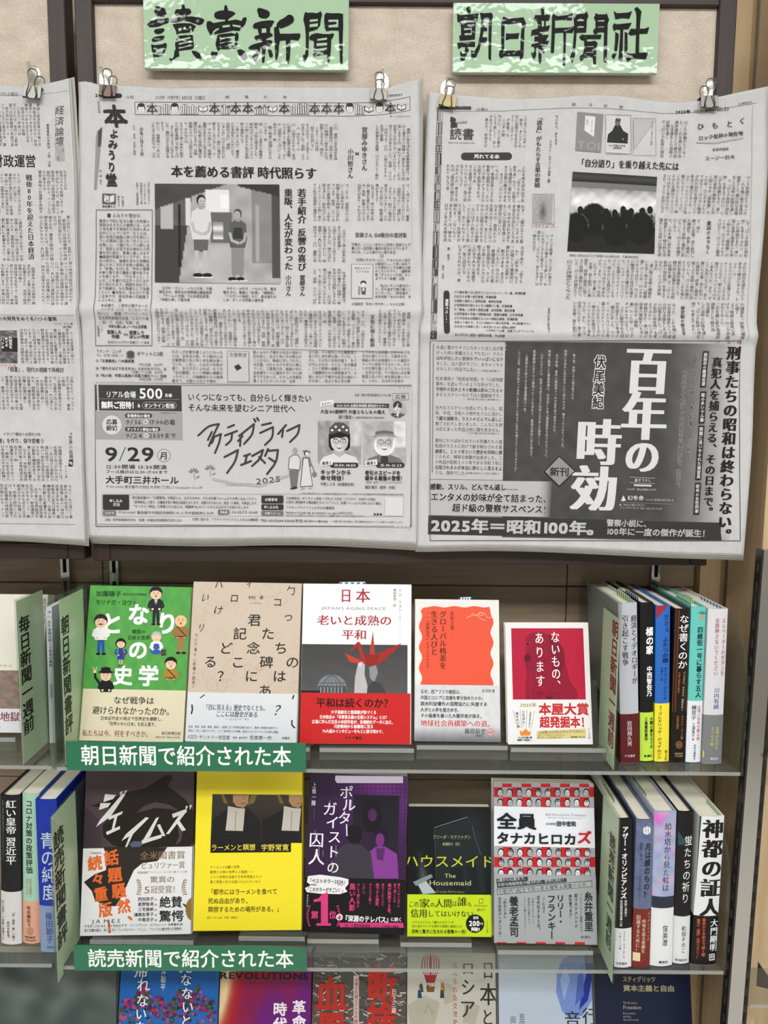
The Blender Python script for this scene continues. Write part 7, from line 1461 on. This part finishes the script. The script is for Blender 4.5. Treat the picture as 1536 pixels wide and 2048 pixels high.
def c5(S):
    S.R(810, 1895, 1010, 2240, '#b5b3a8'); rs = random.Random(6)
    for P_ in ([(815, 2010), (850, 1990), (880, 2005), (870, 2048), (820, 2050)], [(880, 1960), (905, 1970), (915, 2000), (890, 2010)], [(930, 2000), (960, 2012), (950, 2050), (925, 2045)]): S.P(P_, '#a5a190')
    for k in range(7):
        w = 18.5 * math.cos(math.pi * (k / 7 - .5)); S.E(861, 1931, max(18.5 - k * 2.6, 1), 25, ('#8e2c30', '#c9c0b2')[k % 2], 20)
    S.P([(848, 1950), (874, 1950), (868, 1966), (854, 1966)], '#8e2c30'); S.L([(849, 1950), (855, 1974)], .7, K_); S.L([(873, 1950), (867, 1974)], .7, K_); S.P([(852, 1973), (870, 1973), (868, 1984), (854, 1984)], '#6e4a2a'); S.E(861, 1971, 3, 3.4, '#b88c6c', 8); S.E(856, 1972, 2, 3, '#2a3a5c', 8)
    for x, y, c in ((842, 1976, '#33443a'), (839, 1988, '#243a5c'), (885, 1974, '#8a7030'), (884, 1988, '#2a3a34')): S.P([(x - 3, y - 8), (x + 3, y - 8), (x + 5, y + 8), (x - 4, y + 8)], c); S.E(x, y - 10, 2, 2.4, '#b88c6c', 8)
    S.L([(850, 2026), (856, 2008), (866, 2028)], 1.4, '#7a7668')
    for c, x, y, w, h in (('ロ', 936, 1936, 26, 28), ('シ', 936, 1974, 30, 34), ('ア', 935, 2017, 32, 38), ('日', 976, 1940, 24, 34), ('本', 977, 1988, 36, 44), ('と', 975, 2034, 26, 34)): S.H(c, x - w / 2, x + w / 2, y, h, '#2a2826', serif=.018, res=3)
    S.V('忘れられた交流史', 910, 1922, 2052, 9.6, '#a03a34', res=2)
low('pale stone coloured cover with a striped hot air balloon', 817, 996, 1905, '#b5b3a8', c5)
def c6(S):
    S.Q([(1000, 1898), (1200, 1899), (1200, 2240), (1000, 2240)], 10, 30, lambda u, v: np.stack([.70 - .06 * v, .74 - .05 * v, .79 - .04 * v], 1))
    S.P([(1125, 1918), (1150, 1900), (1192, 1900), (1192, 1960), (1184, 2000), (1166, 2030), (1140, 2040), (1124, 2022), (1112, 1985), (1114, 1945)], '#6d86c0'); S.P([(1168, 1904), (1192, 1906), (1190, 1960), (1176, 2000), (1158, 2020), (1164, 1985), (1172, 1950)], '#1c2f86'); S.P([(1120, 1960), (1132, 1930), (1140, 1960), (1128, 2000)], '#8ea2d0'); S.P([(1156, 1950), (1166, 1930), (1168, 1990), (1150, 2012)], '#4860ac')
    S.H('音', 1128, 1162, 2040, 36, '#2a2c34', serif=.014, res=3); S.H('行', 1164, 1196, 2032, 34, '#2a2c34', serif=.014, res=3); S.V('吉田', 1044, 2026, 2056, 12, '#4a4c54'); S.V('田村', 1026, 2032, 2060, 12, '#4a4c54')
low('pale blue grey cover with a deep blue watercolour feather', 1004, 1193, 1905, '#aeb8c2', c6)
def c7(S):
    G_ = '#a89c7c'; S.H('スティグリッツ', 1245, 1311, 1958, 11.5, G_, b=.02, res=2); S.H('資本主義と自由', 1246, 1349, 1976, 12.5, G_, b=.02, res=2); S.H('The Road to', 1246, 1275, 2005, 6.4, '#9c9a90'); S.H('Freedom', 1246, 1283, 2014, 10, '#9c9a90', res=2)
    for k, (tx, b) in enumerate((('Economics', 1271), ('and the', 1262), ('Good Society', 1278))): S.H(tx, 1246, b, 2026 + 6.4 * k, 5.6, '#9c9a90')
low('plain navy cover with small gold lettering, rightmost of the lowest row', 1200, 1396, 1908, '#121a33', c7)

# ------------------------------ upper row, standing spines
US = 'books standing spine out at the right of the upper shelf'; LS = 'books standing spine out at the right of the second shelf'; LL = 'books standing spine out at the left of the second shelf'
spine_book('light grey spine with black title and dark red band, leftmost standing on the upper shelf', (1237, 1280, 1207), (1242.5, 1280, 1528), ZS1, '#b9bbc2',
    lambda S: (S.V('経済とイデオロギーが', 1268, 1230, 1368, 12, K_, serif=.014, res=3, x1=1270), S.V('引き起こす戦争', 1250, 1230, 1332, 12, K_, serif=.014, res=3, x1=1251)), (1428, '#5a191d'),
    lambda S: (S.V('岩田規久男', 1259, 1441, 1492, 9.6, '#d8ccc8', serif=.01, res=2), S.H('夕日書房', 1249, 1270, 1512, 5.6, '#d8ccc8')), .0015, group=US, slips=((.78, .05, .45, .010, '#5f9a50'),))
spine_book('black spine with white title and lime band, upper shelf', (1281, 1312, 1206), (1281, 1307.5, 1523), ZS1, '#131315',
    lambda S: (S.V('橘の家', 1300, 1254, 1309, 16, W_, b=.024, res=3), S.V('中西智佐乃', 1299, 1332, 1393, 11, W_, b=.024, res=2)), (1425, '#bfe24a'),
    lambda S: (S.V('人類の業をえぐる', 1303, 1434, 1497, 6.4, K_, b=.016), S.V('三島賞受賞作', 1292, 1434, 1482, 6.4, K_, b=.016), S.H('新潮社', 1288, 1305, 1512, 5, K_, b=.01)), .0015, group=US, slips=((.25, .12, .5, .008, '#4468a0'),))
def s3(S):
    S.P([(1312, 1212), (1336, 1212), (1313, 1238), (1312, 1236)], '#9c2a3c'); S.V('カミュ', 1333, 1228, 1265, 10.5, '#10182c', res=2, b=.008); S.V('ふたつの顔', 1331, 1274, 1326, 12, '#10182c', res=2, b=.008); S.V('オリヴィエ・グローグ', 1331, 1334, 1400, 6.6, '#10182c', b=.006, x1=1330); S.V('木岡さい訳', 1323.5, 1334, 1362, 5, '#10182c')
spine_book('blue spine with a red corner stripe and yellow band, upper shelf', (1312.5, 1349, 1212), (1310, 1339, 1524), ZS1, '#2c68bc', s3, (1407, '#eede3c'),
    lambda S: (S.V('フレドリック・ジェイムソン', 1320, 1424, 1518, 8.4, K_, b=.006, x1=1318), S.V('序文＝', 1321, 1411, 1424, 4, K_), S.V('青土社', 1332, 1500, 1521, 5.6, K_)), .0015, group=US)
def s4(S):
    for a, b in ((1352, '#54301c'), (1357, '#6e3a1a'), (1376, '#3c2416'), (1380, '#6a3c20')): S.P([(a, 1220), (a + 2.4, 1220), (a - 6, 1430), (a - 8, 1430)], b)
    S.V('なぜ書くのか', 1369, 1229, 1338, 19, W_, serif=.014, res=3, x1=1365); S.V('THE MESSAGE', 1359, 1344, 1386, 5, '#c87a30', x1=1357, b=.02); S.V('パレスチナ、セネガル、南部を歩く', 1369, 1343, 1422, 4.4, '#d8c8b8', x1=1364)
spine_book('dark brown spine with large white title and orange lettering, upper shelf', (1350, 1383, 1218), (1341, 1371, 1525), ZS1, '#1c1512', s4, (1424, '#14100f'),
    lambda S: (S.V('タナハシ・コーツ著', 1364, 1431, 1478, 5.6, '#b8763a'), S.V('池田年穂訳', 1355, 1431, 1458, 4.6, '#b8763a'), S.E(1358, 1489, 7, 8, '#7a5a3a', 18), S.E(1358, 1489, 5, 6, '#14100f', 18), S.E(1358, 1489, 3, 3.6, '#7a5a3a', 12), S.H('慶應義塾', 1349, 1366, 1507, 4, '#b89a7a'), S.H('大学出版会', 1349, 1366, 1512, 4, '#b89a7a')), .001, group=US)
def s5(S):
    for a in (-2.6, -2.1, -1.2, -.6, -.1): S.L([tuple(q) for q in resample([(1404, 1228), (1404 + 7 * math.cos(a), 1228 + 6 * math.sin(a)), (1404 + 12 * math.cos(a), 1230 + 5 * math.sin(a))], 6)], 2.2, '#3c7484', taper=True)
    S.E(1404, 1235, 3.4, 4.4, '#e0902c', 12); S.V('四維街一号に暮らす五人', 1401, 1253, 1396, 11.5, '#102020', res=2, b=.01, x1=1396)
spine_book('turquoise spine with a small palm and fruit drawing, white band', (1383.5, 1416, 1214), (1372, 1402, 1525), ZS1, '#66c2b8', s5, (1402, '#e2e6ec'),
    lambda S: (S.V('台湾の百年が眠る家', 1398, 1410, 1481, 7, '#b84a44', x1=1396), S.V('楊双子', 1387.5, 1410, 1440, 9.4, K_, res=2), S.V('三浦裕子', 1386.5, 1445, 1474, 6, K_), S.V('訳', 1386, 1476, 1481, 4.4, K_), S.V('中央公論新社', 1389, 1488, 1519, 4.6, K_)), .0015, group=US, slips=((.2, .06, .42, .009, '#6fae58'), (.75, .2, .42, .010, '#7ac060')))
spine_book('white spine with dark pink title and grey band, rightmost of the upper shelf', (1418, 1459, 1218), (1405, 1444.5, 1528), ZS1, '#d4d4d6',
    lambda S: (S.V('エレベーターのボタンを', 1449, 1236, 1352, 8.4, '#a04458', serif=.01, res=2, x1=1445), S.V('全部押さないでください', 1435, 1236, 1352, 8.4, '#a04458', serif=.01, res=2, x1=1431), S.V('川内有緒', 1434, 1375, 1419, 11, '#44549e', serif=.01, res=2, x1=1432)), (1430, '#7a7c7f'),
    lambda S: (S.V('世界が広がる', 1434, 1453, 1500, 7, '#cfc86a'), S.V('エッセイ集', 1424, 1453, 1492, 7, '#cfc86a'), S.H('集英社', 1420, 1437, 1517, 5, '#d8d8d8', b=.01), S.E(1406, 1508, 3, 8, '#dcc83c', 12)), .002, group=US, slips=((.8, .05, .5, .006, '#4468a8'),))
# ------------------------------ second row, standing spines
spine_book('black spine with bold white title and white band, first standing on the second shelf', (1231, 1273, 1638), (1229.5, 1264, 1936), ZS2, '#121214',
    lambda S: (S.V('アザー・オリンピアンズ', 1251, 1652, 1798, 12, W_, b=.02, res=3, x1=1247), S.V('排除と混迷の', 1251.5, 1800, 1834, 5.4, W_), S.V('性別確認検査導入史', 1243, 1800, 1853, 5, W_, x1=1242)), (1857, '#dadcde'),
    lambda S: (S.V('マイケル・ウォーターズ', 1248.5, 1862, 1916, 4.6, K_, x1=1247), S.V('ニキリンコ訳', 1240, 1864, 1900, 4, K_), S.H('出帯書房', 1232, 1254, 1927, 5.4, K_)), .002, group=LS, slips=((.6, .3, .7, .009, '#5f9460'),))
def u2(S):
    S.Q([(1262, 1636), (1312, 1636), (1306, 1940), (1260, 1940)], 10, 40, lambda u, v: np.stack([.38 + .06 * noise2(5)(u, v * 4), .42 + .06 * noise2(5)(u, v * 4), .54 + .06 * noise2(5)(u, v * 4)], 1))
    S.E(1294, 1661, 8.4, 8.6, '#e4e6ea', 22); S.V('月は誰のもの？', 1297, 1686, 1797, 12, '#14161e', b=.02, res=3, x1=1292); S.V('南極、海洋、アフリカの前例に学ぶ', 1283, 1685, 1804, 5.6, '#14161e', x1=1279)
spine_book('slate blue spine with a white moon and rust red band, second shelf', (1273.5, 1309, 1640), (1264.5, 1300, 1935), ZS2, '#66708a', u2, (1818, '#76281f'),
    lambda S: (S.V('所有を巡る悲劇を', 1287, 1838, 1906, 8, '#e0c8b4', res=2), S.V('回避するために！', 1276, 1830, 1904, 8, '#e0c8b4', res=2), S.V('ＡＣグレイリング', 1297.5, 1823, 1884, 5, '#dc9a70', b=.01), S.R(1266, 1905, 1280, 1922, '#dccfa0')), .002, group=LS, slips=((.1, .25, .6, .006, '#3a3a3a'),))
def u3(S):
    S.Q([(1298, 1615), (1360, 1615), (1350, 1800), (1298, 1800)], 24, 60, lambda u, v: np.stack([.66 + .12 * noise2(15)(u * .5, v * 1.5) + .2 * np.exp(-((v - .12) ** 2 / .004 + (u - .3) ** 2 / .05)), .66 + .08 * noise2(16)(u * .5, v * 1.5) - .28 * np.exp(-((v - .12) ** 2 / .004 + (u - .3) ** 2 / .05)), .78 + .05 * noise2(17)(u * .5, v * 1.5)], 1))
    S.V('給水塔から見た虹は', 1337, 1645, 1783, 13.5, '#1c2230', serif=.012, res=3, x1=1331)
spine_book('pastel watercolour spine with a dark stripe above the white lower part, second shelf', (1309.5, 1355, 1624), (1301, 1346, 1933), ZS2, '#a9aec6', u3, (1815, '#e0e2e2'),
    lambda S: (S.R(1290, 1793, 1352, 1816, '#24303a'), S.V('窪美澄', 1330, 1850, 1892, 10.6, K_, serif=.01, res=2), S.H('集英社', 1317, 1336, 1924, 5.2, K_, b=.01)), .0025, group=LS, slips=((.2, .3, .7, .006, '#6ca070'),))
spine_book('black spine with thin spaced white title and white band, second shelf', (1356, 1398.5, 1624), (1346.5, 1379.5, 1928), ZS2, '#151216',
    lambda S: (S.P([(1357, 1663), (1374, 1686), (1357, 1692)], '#2c4a4c'), S.V('蛍たちの祈り', 1378, 1670, 1808, 16, '#e4e6e4', res=3, x1=1370)), (1833, '#dadcdb'),
    lambda S: (S.V('町田そのこ', 1367, 1851, 1906, 8.4, K_, serif=.01, res=2), S.H('東京創元社', 1350, 1375, 1920, 4.8, K_)), .0025, group=LS)
spine_book('wide white spine with huge black title, rightmost of the second shelf', (1400, 1453, 1633), (1383, 1433, 1930), ZS2, '#dfe1e2',
    lambda S: (S.P([(1399, 1633), (1404, 1633), (1388, 1838), (1382, 1838)], '#24403c'), S.V('神都の証人', 1428, 1638, 1834, 40, '#141414', serif=.05, res=3, x1=1420)), (1832, '#100f11'),
    lambda S: (S.V('大門剛明', 1429, 1838, 1903, 16, '#eceef0', serif=.02, res=3, x1=1427), S.V('戦前から令和まで続く謎', 1408, 1836, 1912, 6.4, '#c8562c', b=.02, x1=1406), S.V('慟哭の「冤罪」大河ミステリー！', 1397.5, 1838, 1918, 6, '#c8562c', b=.02, x1=1395), S.P([(1418, 1908), (1430, 1908), (1430, 1921), (1418, 1921)], '#e0e0e0'), S.P([(1419.5, 1909.5), (1428.5, 1909.5), (1428.5, 1919.5), (1419.5, 1919.5)], '#100f11'), S.L([(1424, 1910), (1424, 1919)], 1, '#e0e0e0'), S.L([(1420, 1913), (1428, 1913)], 1, '#e0e0e0')), .002, group=LS, slips=((.85, .02, .3, .008, '#7cb47c'),))
# ------------------------------ left bay
cover_book('white cover with a photographed landscape and dark red lettering, cut by the left edge', (-120, 1187), (90, 1189), (-138, 1464), (76, 1466), .85, .020, '#dcd8cc', 'R',
    lambda S: (S.R(-140, 1180, 100, 1470, '#dcd8ca'), S.Q([(-130, 1340), (88, 1341), (88, 1418), (-130, 1416)], 60, 24, lambda u, v: np.stack([.52 + .12 * noise2(31)(u * 3, v * 2), .45 + .11 * noise2(32)(u * 3, v * 2), .40 + .1 * noise2(33)(u * 3, v * 2)], 1)), S.H('ENSHO', -20, 27, 1331, 7, '#8a7c68'), S.V('裁判の判示', 85, 1196, 1262, 13, '#4a3838', serif=.01, res=2)), (1417, '#d4d2d6'),
    lambda S: (S.H('地獄', 0, 40, 1433, 19, '#7c3444', serif=.02, res=3), S.H('税込）', -12, 6, 1455, 5, '#4a4a4a')), 'face-out books in the left bay')
stand(-60, 40, 1468, .852, ZS1, 'landscape cover at the left edge', .022)
spine_book('slim white spine with small black title between the two upper left dividers', (91.5, 105.5, 1214), (99.5, 112, 1486), ZS1, '#d4d6da',
    lambda S: (S.H('＊', 94, 104, 1224, 8, K_), S.H('1013', 94, 103, 1233, 3.6, K_), S.V('検証', 98.5, 1241, 1254, 5, K_), S.V('安保法制１０年目の真相', 99.5, 1256, 1334, 7, K_, b=.008, x1=102), S.V('長谷部恭男', 102.5, 1368, 1396, 5.4, K_, x1=103)), None, None, 0, hard=False, depth=.105)
spine_book('black spine with white title, leftmost standing on the lower left shelf', (-2, 41, 1592), (1, 41.5, 1890), ZS2, '#14161a',
    lambda S: (S.V('紅い皇帝', 21.5, 1600, 1669, 20, W_, serif=.01, res=3), S.V('習近平', 21.5, 1674, 1730, 20, W_, serif=.01, res=3), S.V('THE RED EMPEROR', 5, 1601, 1660, 3.4, '#b8b8b8'), S.V('Xi Jinping and His New China', 5, 1662, 1720, 3, '#b8b8b8')), (1784, '#d0cecc'),
    lambda S: (S.V('「党・国家・軍」三権の', 27, 1822, 1882, 5.6, '#5c3c3c'), S.V('絶対支配者、', 17, 1842, 1880, 5.6, '#5c3c3c'), S.V('「紅い皇帝」の全貌に肉薄する！', 5, 1796, 1886, 5.6, '#5c3c3c')), .003, group=LL)
spine_book('mint green spine with black title and salmon band, lower left shelf', (42.5, 71, 1588), (44.5, 79, 1888), ZS2, '#a2c8ae',
    lambda S: (S.V('コロナ対策の政策評価', 58, 1600, 1748, 13.5, '#14201a', b=.01, res=2), S.V('日本は合理的に', 61, 1757, 1795, 4.6, '#a04a44'), S.V('対応したのか', 54.5, 1757, 1790, 4.6, '#a04a44')), (1803, '#d8a088'),
    lambda S: (S.V('岩本康志', 57.5, 1811, 1846, 8.6, '#2c1c18', res=2), S.V('著', 58.5, 1847, 1852, 4, '#2c1c18'), S.E(60, 1862, 7, 8, '#a87058', 18), S.E(60, 1862, 5.6, 6.6, '#d8a088', 18), S.E(60, 1862, 3, 4, '#a87058', 12), S.H('慶應義塾', 49, 71, 1874, 4.4, '#2c1c18'), S.H('大学出版会', 49, 72, 1880, 4.4, '#2c1c18')), .003, hard=False, group=LL)
spine_book('royal blue spine with large pale title and grey band, beside the lower left divider', (69, 121, 1600), (81, 124, 1905), ZS2, '#10309a',
    lambda S: (S.V('青の純度', 97, 1664, 1802, 29, '#c4cede', res=3),), (1812, '#8496b4'),
    lambda S: (S.V('篠田節子', 99, 1824, 1886, 14, '#24408c', serif=.01, res=2), S.H('集英社', 94, 110, 1894, 5, '#3c58a0')), .002, group=LL)
bpy.context.view_layer.update()
